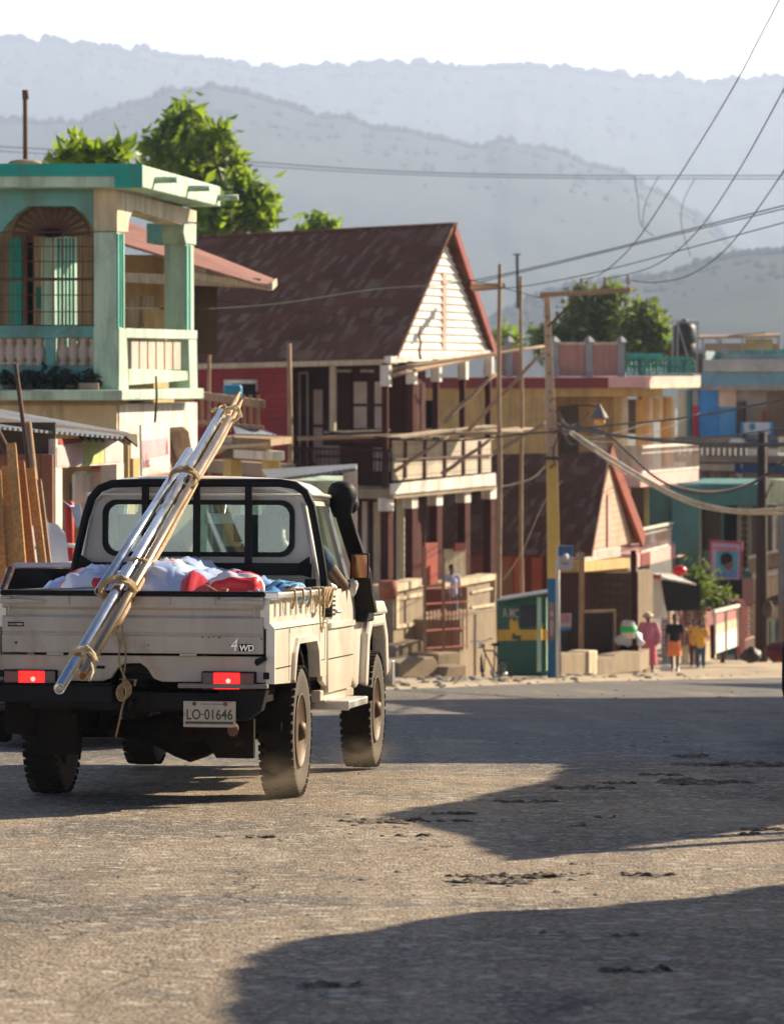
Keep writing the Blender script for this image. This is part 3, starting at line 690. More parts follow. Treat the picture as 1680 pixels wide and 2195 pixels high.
# --- wheels
def wheel(x, s, tr):
    yc = tr / 2 * s; r = .395; hw = .103
    t0 = thing('wheel', '', '', (x, yc, r)); del t0['label']; del t0['category']; t0.parent = truck; BASE[t0.name] = Vector((0, 0, 0))
    mb = MB()
    pr = [(.215, -hw * .72), (.30, -hw * .98), (.352, -hw * .98), (.378, -hw * .86), (.388, -hw * .6), (.390, 0), (.388, hw * .6), (.378, hw * .86), (.352, hw * .98), (.30, hw * .98), (.215, hw * .72)]
    mb.lathe(pr, (0, 0, 0), (0, 1, 0), 56)
    for k, f in enumerate(mb.f):
        rr_ = [mb.v[i] for i in f]; mean = sum(math.hypot(v.x, v.z) for v in rr_) / len(rr_)
        if mean < .370: mb.m[k] = 1
    nb = 44
    for k in range(nb):                       # tread blocks
        for row, (ya, yb_) in enumerate(((-.104, -.062), (-.056, -.006), (.006, .056), (.062, .104))):
            a0 = 2 * math.pi * (k + (.5 if row % 2 else 0)) / nb; da = 2 * math.pi / nb * .62; sk = .03 * (1 if row < 2 else -1)
            q = []
            for rad in (.382, .3985 if row in (1, 2) else .394):
                for (a, y) in ((a0, ya), (a0 + da, ya), (a0 + da + sk, yb_), (a0 + sk, yb_)): q.append((rad * math.cos(a), y, rad * math.sin(a)))
            mb.add(q, [(0, 1, 2, 3), (4, 5, 6, 7), (0, 1, 5, 4), (1, 2, 6, 5), (2, 3, 7, 6), (3, 0, 4, 7)], 0)
    mb.build('tyre', [M_TYRE, M_SIDEW], t0)
    mb = MB(); o = s
    mb.lathe([(.222, .088 * o), (.226, .096 * o), (.215, .098 * o), (.205, .080 * o), (.195, .030 * o), (.19, -.07 * o), (.222, -.088 * o)], (0, 0, 0), (0, 1, 0), 40)
    mb.lathe([(.193, .030 * o), (.16, .020 * o), (.13, .055 * o), (.085, .062 * o), (.08, .045 * o), (.05, .045 * o)], (0, 0, 0), (0, 1, 0), 32)
    for k in range(8):
        a = 2 * math.pi * k / 8
        mb.lathe([(.02, 0), (.02, .006), (.0, .007)], (.165 * math.cos(a), .022 * o, .165 * math.sin(a)), (0, o, 0), 8, 1)
    mb.build('rim', [M_RIM, M_UNDER], t0)
    mb = MB(); mb.lathe([(.062, 0), (.060, .05), (.045, .075), (.03, .08), (0, .082)], (0, .045 * o, 0), (0, o, 0), 16)
    for k in range(5):
        a = 2 * math.pi * k / 5; mb.lathe([(.013, 0), (.013, .022), (.0, .024)], (.10 * math.cos(a), .058 * o, .10 * math.sin(a)), (0, o, 0), 6)
    mb.build('hub', M_RIM, t0)
for x, tr in ((0, 1.43), (3.18, 1.50)):
    for s in (1, -1): wheel(x, s, tr)
# --- cab shell
XB, ZB = .97, 1.16
def hw_at(z):                                  # half width of the cab by height
    if z < 1.2: return .795
    return .795 - (z - 1.2) * .20
def slab_x(x, zlist): return [(x, hw_at(z), z) for z in zlist]
WIN = (TL(222, 1072, XB), TL(630, 1193, XB))
yl, yr, zt, zb = WIN[0].y, WIN[1].y, WIN[0].z, WIN[1].z
yc_ = 0.0; hwn = (yl - yr) / 2
def rrect(cy, cz, hw, hh, r, n=6):
    out = []
    for cx_, cz_, a0 in ((hw - r, hh - r, 0), (-(hw - r), hh - r, 90), (-(hw - r), -(hh - r), 180), (hw - r, -(hh - r), 270)):
        for k in range(n + 1):
            a = R(a0 + 90 * k / n); out.append((cy + cx_ + r * math.cos(a), cz + cz_ + r * math.sin(a)))
    return out
def ring_panel(mb, outer, inner, x, th, mi=0):
    """flat panel with a hole, both outlines with the same count"""
    n = len(outer); vs = []
    for xx in (x, x + th):
        vs += [(xx, a, b) for a, b in outer] + [(xx, a, b) for a, b in inner]
    fs = []
    for i in range(n):
        j = (i + 1) % n
        fs += [(i, j, n + j, n + i), (2 * n + i, 2 * n + n + i, 2 * n + n + j, 2 * n + j), (i, 2 * n + i, 2 * n + j, j), (n + i, n + j, 3 * n + j, 3 * n + i)]
    mb.add(vs, fs, mi)
cy0 = (yl + yr) / 2; cz0 = (zt + zb) / 2; hh0 = (zt - zb) / 2
inner = rrect(cy0, cz0, hwn, hh0, .085)
outer = []
zt_o, zb_o = 1.875, .92
for (a, b) in rrect(0, (zt_o + zb_o) / 2, 1, (zt_o - zb_o) / 2, .10):
    f = 1.0; outer.append((a * hw_at(b) * (1 if abs(a) <= 1 else 1), b))
mb = MB(); ring_panel(mb, outer, inner, XB, .05)
mb.box(XB - .006, XB + .0, -.62, .62, 1.345, 1.352, 0)
mb.build('cab_rear_panel', M_WHITESH, truck, bevel=.01)
mb = MB(); ring_panel(mb, rrect(cy0, cz0, hwn + .004, hh0 + .004, .088), rrect(cy0, cz0, hwn - .028, hh0 - .026, .07), XB - .014, .03)
wf = mb.build('window_seal', M_BLKPL, truck)
mb = MB(); mb.prism([(XB + .004, a, b) for a, b in rrect(cy0, cz0, hwn - .026, hh0 - .024, .07)], (.005, 0, 0)); mb.build('rear_window', M_GLASS, truck)
# roof: crowned shell with a gutter
mb = MB(); xs = [XB - .015, XB + .02, XB + .12, 1.3, 1.7, 1.95, 2.03]; vs = []; nn = 15
for i, x in enumerate(xs):
    drop = (.045, .012, .0, 0, 0, .015, .05)[i]
    for j in range(nn):
        u = -1 + 2 * j / (nn - 1); yy = u * .70; z = 1.945 - .030 * u * u - .085 * max(0, (abs(u) - .72) / .28) ** 2 - drop
        vs.append((x, yy, z))
b0 = len(vs); vs += [(v[0], v[1] * .985, v[2] - .03) for v in vs]; m_ = nn
fs = [(i * m_ + j, i * m_ + j + 1, (i + 1) * m_ + j + 1, (i + 1) * m_ + j) for i in range(len(xs) - 1) for j in range(m_ - 1)]
fs += [(b0 + a, b0 + d, b0 + c, b0 + b) for a, b, c, d in fs]
for i in range(len(xs) - 1): fs += [(i * m_, (i + 1) * m_, b0 + (i + 1) * m_, b0 + i * m_), (i * m_ + m_ - 1, b0 + i * m_ + m_ - 1, b0 + (i + 1) * m_ + m_ - 1, (i + 1) * m_ + m_ - 1)]
for j in range(m_ - 1):
    fs += [(j, b0 + j, b0 + j + 1, j + 1)]; k = (len(xs) - 1) * m_ + j; fs += [(k, k + 1, b0 + k + 1, b0 + k)]
mb.add(vs, fs, 0, True)
mb.build('roof', M_WHITE, truck)
mb = MB()
for s in (1, -1): mb.tube([(XB, .705 * s, 1.825), (1.3, .712 * s, 1.832), (1.95, .70 * s, 1.825), (2.06, .68 * s, 1.79)], .013, 6)
mb.tube([(XB - .012, -.69, 1.825), (XB - .012, .69, 1.825)], .009, 6)
mb.build('roof_gutter', M_WHITE, truck)
# side structure: rear quarter, door, front fender
def cab_side(s):
    y = lambda z, o=0: (hw_at(z) + o) * s
    def panel(mb, pts, th=.035, o=0, mi=0): mb.prism([(x, y(z, o), z) for x, z in pts], (0, -th * s, 0), mi)
    mb = MB()
    panel(mb, [(XB, .66), (XB, 1.20), (1.13, 1.20), (1.13, .62)], o=0)
    panel(mb, [(XB, 1.20), (XB, 1.84), (1.10, 1.84), (1.13, 1.20)])
    panel(mb, [(1.10, 1.84), (1.10, 1.80), (1.98, 1.80), (1.95, 1.84)])
    panel(mb, [(1.92, 1.82), (1.99, 1.82), (2.32, 1.20), (2.23, 1.20)])
    mb.build('cab_pillars', M_WHITE, truck, bevel=.006)
    # door
    mb = MB()
    panel(mb, [(1.15, .58), (1.15, 1.23), (2.22, 1.23), (2.26, 1.10), (2.26, .66), (2.18, .58)], .05, .012)
    panel(mb, [(1.15, 1.23), (1.13, 1.80), (1.17, 1.80), (1.20, 1.23)], .03, .0)
    panel(mb, [(1.17, 1.80), (1.17, 1.76), (1.90, 1.76), (1.93, 1.80)], .03, .0)
    panel(mb, [(1.93, 1.80), (1.89, 1.77), (2.16, 1.23), (2.21, 1.23)], .03, .0)
    mb.prism([(1.155, y(1.0, .030), .985), (1.155, y(1, .030), 1.02), (2.25, y(1, .030), 1.02), (2.25, y(1, .030), .985)], (0, -.02 * s, 0))
    mb.prism([(1.155, y(.7, .016), .79), (1.155, y(.7, .016), .796), (2.25, y(.7, .016), .796), (2.25, y(.7, .016), .79)], (0, -.005 * s, 0), 1)
    door = mb.build('door', [M_WHITE, M_UNDER], truck, bevel=.008)
    mb = MB(); mb.tube([(1.22, y(1.0, .03), 1.09), (1.23, y(1, .055), 1.09), (1.36, y(1, .055), 1.09), (1.37, y(1, .03), 1.09)], .012, 8); mb.build('door_handle', M_ALU, door)
    if s > 0:
        mb = MB(); panel(mb, [(1.19, 1.24), (1.17, 1.765), (1.90, 1.765), (2.165, 1.24)], .005, -.012); mb.build('door_glass', M_GLASS, door)
    else:
        mb = MB(); panel(mb, [(1.19, 1.24), (1.17, 1.765), (1.36, 1.765), (1.39, 1.24)], .005, -.012); mb.build('door_glass', M_GLASS, door)
    # fender with flare and rocker
    mb = MB(); Y0 = .80 * s
    fe = [(2.28, .62), (2.28, 1.18), (2.45, 1.20), (3.4, 1.12), (3.95, 1.06), (3.98, .70), (3.66, .66), (3.60, .86), (3.50, .95), (2.90, .95), (2.78, .86), (2.70, .58), (2.5, .56)]
    mb.prism([(x, Y0, z) for x, z in fe], (0, -.05 * s, 0))
    fl = [(2.60, .58), (2.70, .92), (2.84, 1.04), (3.54, 1.04), (3.70, .90), (3.78, .62), (3.68, .60), (3.60, .86), (3.50, .955), (2.90, .955), (2.78, .86), (2.70, .56)]
    mb.prism([(x, .852 * s, z) for x, z in fl], (0, -.10 * s, 0))
    mb.prism([(x, .80 * s, z) for x, z in ((2.84, 1.04), (3.54, 1.04), (3.3, 1.13), (2.95, 1.13))], (0, .08 * s, 0))
    mb.build('front_fender', M_WHITE, truck, bevel=.02)
    mb = MB(); mb.prism([(2.56, .75 * s, .60), (2.56, .90 * s, .56), (2.56, .90 * s, .48), (2.56, .75 * s, .42)], (.02, 0, 0)); mb.build('mud_guard', M_BLKPL, truck)
    mb = MB(); mb.prism([(1.0, .78 * s, .60), (2.5, .78 * s, .57), (2.5, .78 * s, .51), (1.0, .78 * s, .53)], (0, -.06 * s, 0)); mb.build('rocker_sill', M_WHITE, truck, bevel=.01)
    mb = MB(); mb.box(1.2, 2.1, min(.74 * s, .93 * s), max(.74 * s, .93 * s), .475, .525); mb.box(1.19, 1.21, min(.70 * s, .935 * s), max(.70 * s, .935 * s), .468, .53)
    mb.box(1.4, 1.46, min(.40 * s, .75 * s), max(.40 * s, .75 * s), .46, .50); mb.box(1.9, 1.96, min(.40 * s, .75 * s), max(.40 * s, .75 * s), .46, .50)
    mb.build('side_step', M_ALU, truck, bevel=.008)
cab_side(1); cab_side(-1)
mb = MB(); hood = []                           # bonnet
for i, (x, z, wv) in enumerate(((2.28, 1.24, .76), (2.8, 1.22, .74), (3.5, 1.18, .70), (3.93, 1.12, .66), (3.98, 1.02, .64))):
    for u in (-1, -.85, -.4, 0, .4, .85, 1): hood.append((x, u * wv, z - .02 * u * u - (.06 if abs(u) == 1 else 0)))
mb.add(hood, [(i * 7 + j, i * 7 + j + 1, (i + 1) * 7 + j + 1, (i + 1) * 7 + j) for i in range(4) for j in range(6)], 0, True); mb.build('bonnet', M_WHITE, truck)
mb = MB(); mb.box(3.98, 4.04, -.75, .75, .66, 1.05); mb.box(4.05, 4.17, -.84, .84, .52, .70, 1); mb.build('grille', [M_BLKPL, M_ALU], truck, bevel=.01)
mb = MB(); mb.prism([(2.30, -.70, 1.22), (2.30, .70, 1.22), (2.0, .60, 1.80), (2.0, -.60, 1.80)], (.006, 0, .003)); mb.build('windscreen', M_GLASS, truck)
mb = MB(); mb.box(1.0, 3.9, -.74, .74, .66, .70); mb.box(2.36, 2.40, -.74, .74, .66, 1.14); mb.box(2.1, 2.36, -.70, .70, .95, 1.20)
mb.build('cab_floor', M_DASH, truck)
mb = MB(); mb.tube([(1.98 + .06 * math.sin(a), .38 + .19 * math.cos(a), 1.27 + .17 * math.sin(a)) for a in [i * math.pi / 10 for i in range(20)]], .013, 6, closed=True); mb.tube([(1.98, .38, 1.27), (2.15, .38, 1.12)], .02, 6)
mb.tube([(1.96, .2, 1.27), (2.0, .56, 1.27)], .012, 6); mb.build('steering_wheel', M_BLKPL, truck)
for yy in (.38, -.36):
    mb = MB(); mb.box(1.12, 1.68, yy - .24, yy + .24, .84, 1.0); mb.box(1.06, 1.17, yy - .24, yy + .24, 1.0, 1.50)
    st = mb.build('seat', M_SEAT, truck, bevel=.04)
    mb = MB(); mb.box(1.06, 1.14, yy - .15, yy + .15, 1.53, 1.70); mb.tube([(1.1, yy - .07, 1.48), (1.1, yy - .07, 1.55)], .008, 6); mb.tube([(1.1, yy + .07, 1.48), (1.1, yy + .07, 1.55)], .008, 6)
    mb.build('headrest', M_SEAT, st, bevel=.035)
a = TL(478, 1112, 1.85); mb = MB(); mb.box(1.84, 1.86, a.y - .12, a.y + .12, a.z - .035, a.z + .035); mb.tube([(1.86, a.y, a.z), (1.95, a.y, a.z + .10)], .008, 6); mb.build('rear_view_mirror', [M_ALU], truck, bevel=.01)
# side mirrors
M_MIRR = mat('mirror glass', (.16, .08, .05), .05, .05, 4, 0, 3, metal=1.0)  # orange-brown tint paints a reflection into the mirror
for s in (1, -1):
    mb = MB(); q = TL(770, 1214, 2.06); yy = abs(q.y) * s; zz = q.z
    mb.box(2.06, 2.10, yy - .062, yy + .062, zz - .085, zz + .085); mb.tube([(2.09, yy, zz - .08), (2.10, .79 * s, 1.24)], .012, 6)
    mir = mb.build('side_mirror', M_BLKPL, truck, bevel=.012)
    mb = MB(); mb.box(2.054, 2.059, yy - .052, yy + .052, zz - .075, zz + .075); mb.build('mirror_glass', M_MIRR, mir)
# snorkel
a = TL(735, 1070, 2.05); b = TL(745, 1140, 2.12); c = TL(768, 1225, 2.22); d = TL(793, 1290, 2.45)
sy = lambda v: min(v.y, -.60)
mb = MB(); pts = [(2.0, a.y, a.z - .06), (2.1, b.y - .01, b.z), (2.24, c.y - .02, c.z), (2.36, -.86, 1.20), (2.48, -.865, 1.06)]
vs = []; wd = [.055, .055, .058, .062, .07]
for (x, y, z), w_ in zip(pts, wd):
    for dy, dx in ((-w_, -w_ * .7), (w_, -w_ * .7), (w_, w_), (-w_, w_)): vs.append((x + dx, y + dy, z))
mb.add(vs, [(i * 4 + k, i * 4 + (k + 1) % 4, (i + 1) * 4 + (k + 1) % 4, (i + 1) * 4 + k) for i in range(4) for k in range(4)] + [(0, 1, 2, 3), (16, 17, 18, 19)])
mb.box(2.42, 2.80, -.875, -.80, 1.0, 1.10)
sn = mb.build('snorkel', M_BLKPL, truck, bevel=.015)
mb = MB(); mb.lathe([(.05, -.12), (.07, -.08), (.082, -.03), (.094, .0), (.096, .03), (.090, .07), (.070, .10), (.03, .115), (0, .117)], (2.0, a.y, a.z), (0, 0, 1), 18)
mb.lathe([(.05, -.03), (.07, 0), (.07, .05), (.03, .06)], (2.08, a.y - .02, a.z - .03), (1, -.2, 0), 14)
mb.build('snorkel_head', M_BLKPL, sn)
# vents behind the door
mb = MB(); mb.box(.93, 1.12, -.835, -.80, 1.06, 1.21)
for k in range(5): mb.box(.935, 1.115, -.855, -.834, 1.07 + k * .028, 1.082 + k * .028)
mb.build('side_vent', M_BLKPL, truck)
mb = MB(); mb.tube([(XB + .02, -.83, 1.26), (XB + .2, -.84, 1.24)], .02, 6); mb.build('cab_hinge', M_ALU, truck)
# --- headboard rack
XH = .86
def hb(px, py): q = TL(px, py, XH); return Vector((XH, q.y, q.z))
mb = MB(); out = [hb(152, 1268), hb(165, 1190), hb(183, 1110), hb(196, 1068), hb(214, 1047), hb(240, 1037), hb(300, 1035), hb(450, 1035), hb(600, 1035), hb(632, 1040), hb(654, 1055), hb(668, 1085), hb(680, 1150), hb(690, 1210), hb(697, 1268)]
cyr = 0
mb.tube(out, .026, 10)
for px in (312, 422, 533):
    t_, b_ = hb(px, 1038), hb(px, 1215); mb.box(XH - .016, XH + .016, t_.y - .022, t_.y + .022, b_.z, t_.z)
mb.box(XH - .02, XH + .02, -.745, .745, hb(400, 1232).z, hb(400, 1206).z)
for s in (1, -1):
    mb.prism([(XH - .02, .745 * s, hb(400, 1238).z), (XH - .02, .66 * s, hb(400, 1230).z), (XH - .02, .66 * s, hb(400, 1206).z), (XH - .02, .73 * s, hb(400, 1190).z)], (.04, 0, 0))
    mb.box(XH - .03, XH + .03, min(.70 * s, .77 * s), max(.70 * s, .77 * s), 1.18, 1.30)
mb.build('headboard_rack', M_BLACK, truck, bevel=.004)
# lashing rails on the tub sides
for s in (1, -1):
    mb = MB(); mb.box(XT + .03, .84, min(.80 * s, .85 * s), max(.80 * s, .85 * s), 1.205, 1.240)
    mb.box(XT - .01, XT + .03, min(.765 * s, .855 * s), max(.765 * s, .855 * s), 1.20, 1.245)
    mb.build('lashing_rail', M_ALU if s < 0 else M_WHITE, truck, bevel=.008)

# ------------------------------------------------------------------ load: sacks, pipes, poles, ropes
def sackmat():
    m = bpy.data.materials.new('printed tarpaulin'); m.use_nodes = True; t = m.node_tree; b = t.nodes['Principled BSDF']
    tc = N(t, 'ShaderNodeTexCoord'); o = tc.outputs['Object']; mp = N(t, 'ShaderNodeMapping'); mp.inputs['Rotation'].default_value = (.3, .2, .5); t.links.new(o, mp.inputs[0])
    wv = N(t, 'ShaderNodeTexWave'); wv.inputs['Scale'].default_value = 1.3; wv.inputs['Distortion'].default_value = 6; wv.inputs['Detail'].default_value = 1.2; wv.wave_type = 'RINGS'; t.links.new(mp.outputs[0], wv.inputs['Vector'])
    n = noi(t, o, 1.7, 2); sx = N(t, 'ShaderNodeSeparateXYZ'); t.links.new(o, sx.inputs[0])
    base = mixc(t, ramp(t, noi(t, o, 3, 3).outputs[0], .4, .6), (.36, .48, .74), (.52, .58, .72))  # bluish base puts the sky's light into the white sheet
    # red lettering fields in the middle and at the left, blue print at the right
    red = mathn(t, 'MULTIPLY', ramp(t, wv.outputs['Fac'], .48, .52), ramp(t, n.outputs[0], .49, .52))
    zone = mathn(t, 'ADD', ramp(t, mathn(t, 'ABSOLUTE', mathn(t, 'ADD', sx.outputs[1], .17)), .20, .24, 1, 0), ramp(t, mathn(t, 'ABSOLUTE', mathn(t, 'SUBTRACT', sx.outputs[1], .50)), .08, .10, 1, 0))
    c = mixc(t, mathn(t, 'MINIMUM', mathn(t, 'MULTIPLY', mathn(t, 'MULTIPLY', red, zone), ramp(t, sx.outputs[0], -.45, -.5)), 1.0), base, (.62, .02, .03))
    n5 = noi(t, o, 9, 3); bl = mathn(t, 'MULTIPLY', ramp(t, n5.outputs[0], .52, .55), ramp(t, sx.outputs[1], -.52, -.58))
    c = mixc(t, ramp(t, sx.outputs[1], -.44, -.60), c, (.10, .32, .58)); c = mixc(t, bl, c, (.02, .06, .13))
    t.links.new(c, b.inputs['Base Color']); b.inputs['Roughness'].default_value = .36; b.inputs['Coat Weight'].default_value = .2
    return m
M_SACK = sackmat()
def in_truck(o): o.matrix_world = TM; return o
def heap(mb, top, x0=-1.0, x1=.78):
    """a crumpled sheet whose sky line follows the list of (y, z)"""
    nx, ny = 34, 66; vs = []
    for i in range(nx):
        for j in range(ny):
            x = x0 + (x1 - x0) * i / (nx - 1); y = -.74 + 1.48 * j / (ny - 1)
            for (a, za), (b, zb_) in zip(top, top[1:]):
                if a <= y <= b: f = (y - a) / (b - a); f = f * f * (3 - 2 * f); z = za + (zb_ - za) * f; break
            else: z = 1.1
            e = min(1, (x - x0) / .25, (x1 - x) / .12); z = 1.0 + (z - 1.0) * max(0, e) ** .4
            p = Vector((x * 2.2, y * 3.2, 1.3)); r = abs(noise.noise(p)) + .5 * abs(noise.noise(p * 2.3)) + .25 * abs(noise.noise(p * 5))
            z += .13 * (.42 - r) * 1.2
            vs.append((x, y, z))
    mb.add(vs, [(i * ny + j, i * ny + j + 1, (i + 1) * ny + j + 1, (i + 1) * ny + j) for i in range(nx - 1) for j in range(ny - 1)], 0, True)
mb = MB(); heap(mb, [(-.75, 1.20), (-.62, 1.24), (-.45, 1.28), (-.30, 1.32), (-.1, 1.38), (.1, 1.36), (.25, 1.35), (.42, 1.33), (.60, 1.27), (.75, 1.16)])
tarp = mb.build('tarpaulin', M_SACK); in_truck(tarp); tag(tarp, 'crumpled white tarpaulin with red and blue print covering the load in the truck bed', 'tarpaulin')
def sack(name, label, c, r, sc_, colr, mats, seed):
    mb = MB(); n = 26; m = 18; vs = []
    for i in range(m):
        ph = math.pi * i / (m - 1)
        for k in range(n):
            t_ = 2 * math.pi * k / n; d = Vector((math.sin(ph) * math.cos(t_), math.sin(ph) * math.sin(t_), math.cos(ph)))
            d = Vector([math.copysign(abs(q) ** .8, q) for q in d]); q = d * r; q = Vector((q.x * sc_[0], q.y * sc_[1], q.z * sc_[2]))
            g = noise.noise(d * 2.2 + Vector((seed, 0, 0))); g2 = abs(noise.noise(d * 5 + Vector((seed, 3, 0))))
            vs.append(Vector(c) + q * (1 + .22 * g - .16 * g2))
    mb.add(vs, [(i * n + k, (i + 1) * n + k, (i + 1) * n + (k + 1) % n, i * n + (k + 1) % n) for i in range(m - 1) for k in range(n)], 0, True)
    # printed strokes following the bulge
    o = mb.build(name, mats); in_truck(o); tag(o, label, 'sack', 'stuffed sacks on the truck bed'); return o
def sackprint(name, base, ink, scale, th, axis=(0, 0, 0)):
    m = mat(name, base, .38, .06, 3, .1, 30, coat=.15); t = m.node_tree; b = t.nodes['Principled BSDF']; tc = N(t, 'ShaderNodeTexCoord')
    mp = N(t, 'ShaderNodeMapping'); mp.inputs['Rotation'].default_value = axis; t.links.new(tc.outputs['Object'], mp.inputs[0])
    wv = N(t, 'ShaderNodeTexWave'); wv.inputs['Scale'].default_value = scale; wv.inputs['Distortion'].default_value = 3.5; wv.inputs['Detail'].default_value = .6; wv.bands_direction = 'DIAGONAL'
    t.links.new(mp.outputs[0], wv.inputs['Vector']); c = mixc(t, ramp(t, wv.outputs['Fac'], th, th + .04), base, ink); t.links.new(c, b.inputs['Base Color']); return m
a = TL(505, 1258, -.75); sack('sack', 'red and white printed plastic sack bulging over the tailgate rail', (-.72, a.y, 1.235), .13, (1.2, 1.35, .95), 0, sackprint('red print sack', (.70, .66, .70), (.62, .015, .02), 2.6, .42, (.4, .2, .9)), 3.1)
a = TL(190, 1255, -.72); sack('sack', 'pale blue sack with a thin red stripe at the left end of the tailgate', (-.70, a.y, 1.235), .13, (1.3, 1.2, 1.0), 0, sackprint('striped sack', (.58, .62, .74), (.60, .02, .03), 1.5, .86, (1.2, 0, .4)), 8.3)
a = TL(355, 1250, -.7); sack('sack', 'plain white plastic sack beside the leaning pipes', (-.66, a.y, 1.25), .15, (1.2, 1.25, 1.0), 0, sackprint('plain sack', (.62, .66, .76), (.50, .60, .76), 1.0, .75, (.2, .6, 0)), 5.7)
a = TL(640, 1262, -.1); sack('sack', 'blue and dark patterned sack in the right corner of the truck bed', (.0, a.y + .10, 1.21), .11, (1.6, 1.2, .80), 0, sackprint('blue print sack', (.16, .40, .66), (.02, .05, .10), 6, .62, (.7, .3, .2)), 1.9)

# pipes and wooden poles
A0 = Vector((XT - .05, 0, 1.246)); rail = TL(251, 1262, XT + .02); head = TL(390, 1016, XH)
def rod(px0, py0, px1, py1, r, name, label, m, off=(0, 0), hollow=True, ext=None, group='pipes and poles over the tailgate', sides=20):
    """px0,py0 lower end, px1,py1 upper end: the rod lies in the plane through tailgate rail and rack top"""
    n_ = (head - rail).cross(Vector((0, 1, 0))).normalized()
    if n_.z < 0: n_ = -n_
    I = TM.inverted(); la = I @ Vector((0, 0, CAMZ)); l3 = I.to_3x3()
    def hit(px, py):
        d = l3 @ Vector(ray(px, py)); o = rail + n_ * (r + off[0]); k = (o - la).dot(n_) / d.dot(n_); return la + d * k
    p, q = hit(px0, py0), hit(px1, py1); d = (q - p).normalized()
    mb = MB()
    if hollow:
        mb.lathe([(r * .86, .25), (r * .86, 0), (r, 0), (r, (q - p).length), (r * .86, (q - p).length), (r * .86, (q - p).length - .25)], p, d, sides)
        mb.f.pop(); mb.m.pop(); mb.sm.pop(); mb.f.pop(); mb.m.pop(); mb.sm.pop()
        mb.lathe([(r * .85, .24), (0, .241)], p, d, 12, 1)
    else:
        k = 14; pts = [p + (q - p) * (i / k) + Vector((0, .004 * math.sin(i), .003 * math.cos(i * 2))) for i in range(k + 1)]
        rad = [r * (1 + .08 * math.sin(i * 1.3)) for i in range(k + 1)]; rad[-1] *= .25; rad[-2] *= .9; pts[-2] = pts[-1] - d * .16
        mb.tube(pts, rad, 9)
    o = mb.build(name, [m, M_BLKPL]); in_truck(o); tag(o, label, 'pipe' if hollow else 'pole', group); return p, q
PA = rod(127, 1477, 474, 886, .031, 'metal_pipe', 'longest shiny steel pipe, reaching lowest behind the tailgate', M_CHROME)
PB = rod(176, 1450, 490, 898, .027, 'metal_pipe', 'dull bronze coloured pipe on the right of the bundle', mat('bronze tinted pipe', (.62, .43, .25), .25, .1, 1.5, .05, 3, metal=.95), off=(.0, 0))
PC = rod(212, 1268, 405, 967, .027, 'metal_pipe', 'shorter steel pipe on the left ending just above the rack', M_CHROME, off=(.0, 0))
PD = rod(238, 1352, 516, 839, .020, 'wooden_pole', 'pointed pale wooden pole with the higher tip in the bundle', M_WOODP, off=(-.03, 0), hollow=False)
PE = rod(250, 1345, 521, 856, .017, 'wooden_pole', 'thinner wooden pole with its tip just below the other', M_WOODP, off=(-.06, 0), hollow=False)
def rope_coil(name, label, c, ax, rx, rz, turns, r, m, wid=.05, seed=1):
    q = random.Random(seed); ax = ax.normalized(); u = ax.cross(Vector((0, 0, 1))).normalized(); v = u.cross(ax); pts = []
    turns += 3; r *= 1.0; k = turns * 16
    for i in range(k + 1):
        t_ = 2 * math.pi * i / 16
        pts.append(c + ax * ((i / k - .5) * wid + .012 * math.sin(i * .39)) + u * (rx * math.cos(t_)) * (1 + .05 * math.sin(i * .7)) + v * (rz * math.sin(t_)) * (1 + .05 * math.cos(i * .9)))
    mb = MB(); mb.tube(pts, r, 6, 0); mb.tube([c + v * rz, c + v * (rz + .02) + u * .03, c + u * .05 + v * rz, c + u * (rx + .01) - v * .02], r * 1.2, 6)
    return mb
def bundle(px, py):
    """centre of the bundle where it crosses this place of the picture"""
    n_ = (head - rail).cross(Vector((0, 1, 0))).normalized(); n_ = n_ if n_.z > 0 else -n_
    I = TM.inverted(); la = I @ Vector((0, 0, CAMZ)); d = I.to_3x3() @ Vector(ray(px, py)); o = rail + n_ * .04
    return la + d * ((o - la).dot(n_) / d.dot(n_))
dirv = (PA[1] - PA[0]).normalized()
def rope(name, label, mb, m=M_ROPE): o = mb.build(name, m); in_truck(o); tag(o, label, 'rope', 'ropes tying the load'); return o
mb = rope_coil('', '', bundle(394, 1024), dirv, .085, .055, 6, .010, 0, .07, 2); mb.tube([bundle(405, 1018), bundle(420, 1030), bundle(412, 1046), bundle(395, 1038)], .010, 6)
rope('rope', 'brown rope wound round pipes where they rest on the black rack', mb)
mb = rope_coil('', '', bundle(252, 1264), dirv, .10, .062, 6, .010, 0, .08, 3)
for k, (a, b) in enumerate((((262, 1280), (270, 1500)), ((257, 1285), (262, 1440)), ((242, 1330), (272, 1470)))):
    p0 = TL(a[0], a[1], XT - .03); p1 = TL(b[0], b[1], XT - .05); mb.tube([p0 + (p1 - p0) * i / 8 + Vector((-.02 - .01 * math.sin(i + k), .012 * math.sin(i * 1.1 + k), 0)) for i in range(9)], .0055, 5)
rope('rope', 'brown rope wound round pipes at the tailgate rail with long hanging ends', mb)
q = TL(270, 1478, XT - .08); mb = MB()
for k in range(3): mb.tube([q + Vector((-.01 * k, .028 * math.cos(t_ + k) + .01 * k, .045 * math.sin(t_ + k) - .01 * k)) for t_ in [i * math.pi / 6 for i in range(12)]], .008, 6, closed=True)
e = TL(263, 1512, XT - .08); g = TL(248, 1580, XT - .08); mb.tube([q, q + Vector((0, 0, -.04)), e, TL(256, 1545, XT - .08), g], .006, 6)
rope('rope', 'knotted rope loop hanging in the notch under the tailgate', mb)
mb = rope_coil('', '', bundle(176, 1411) + Vector((0, 0, 0)), dirv, .07, .05, 5, .0085, 0, .06, 4)
mb.tube([bundle(188, 1415), bundle(196, 1425), bundle(199, 1440), bundle(192, 1458)], .009, 6); mb.tube([bundle(172, 1402), bundle(168, 1392), bundle(171, 1385)], .004, 4)
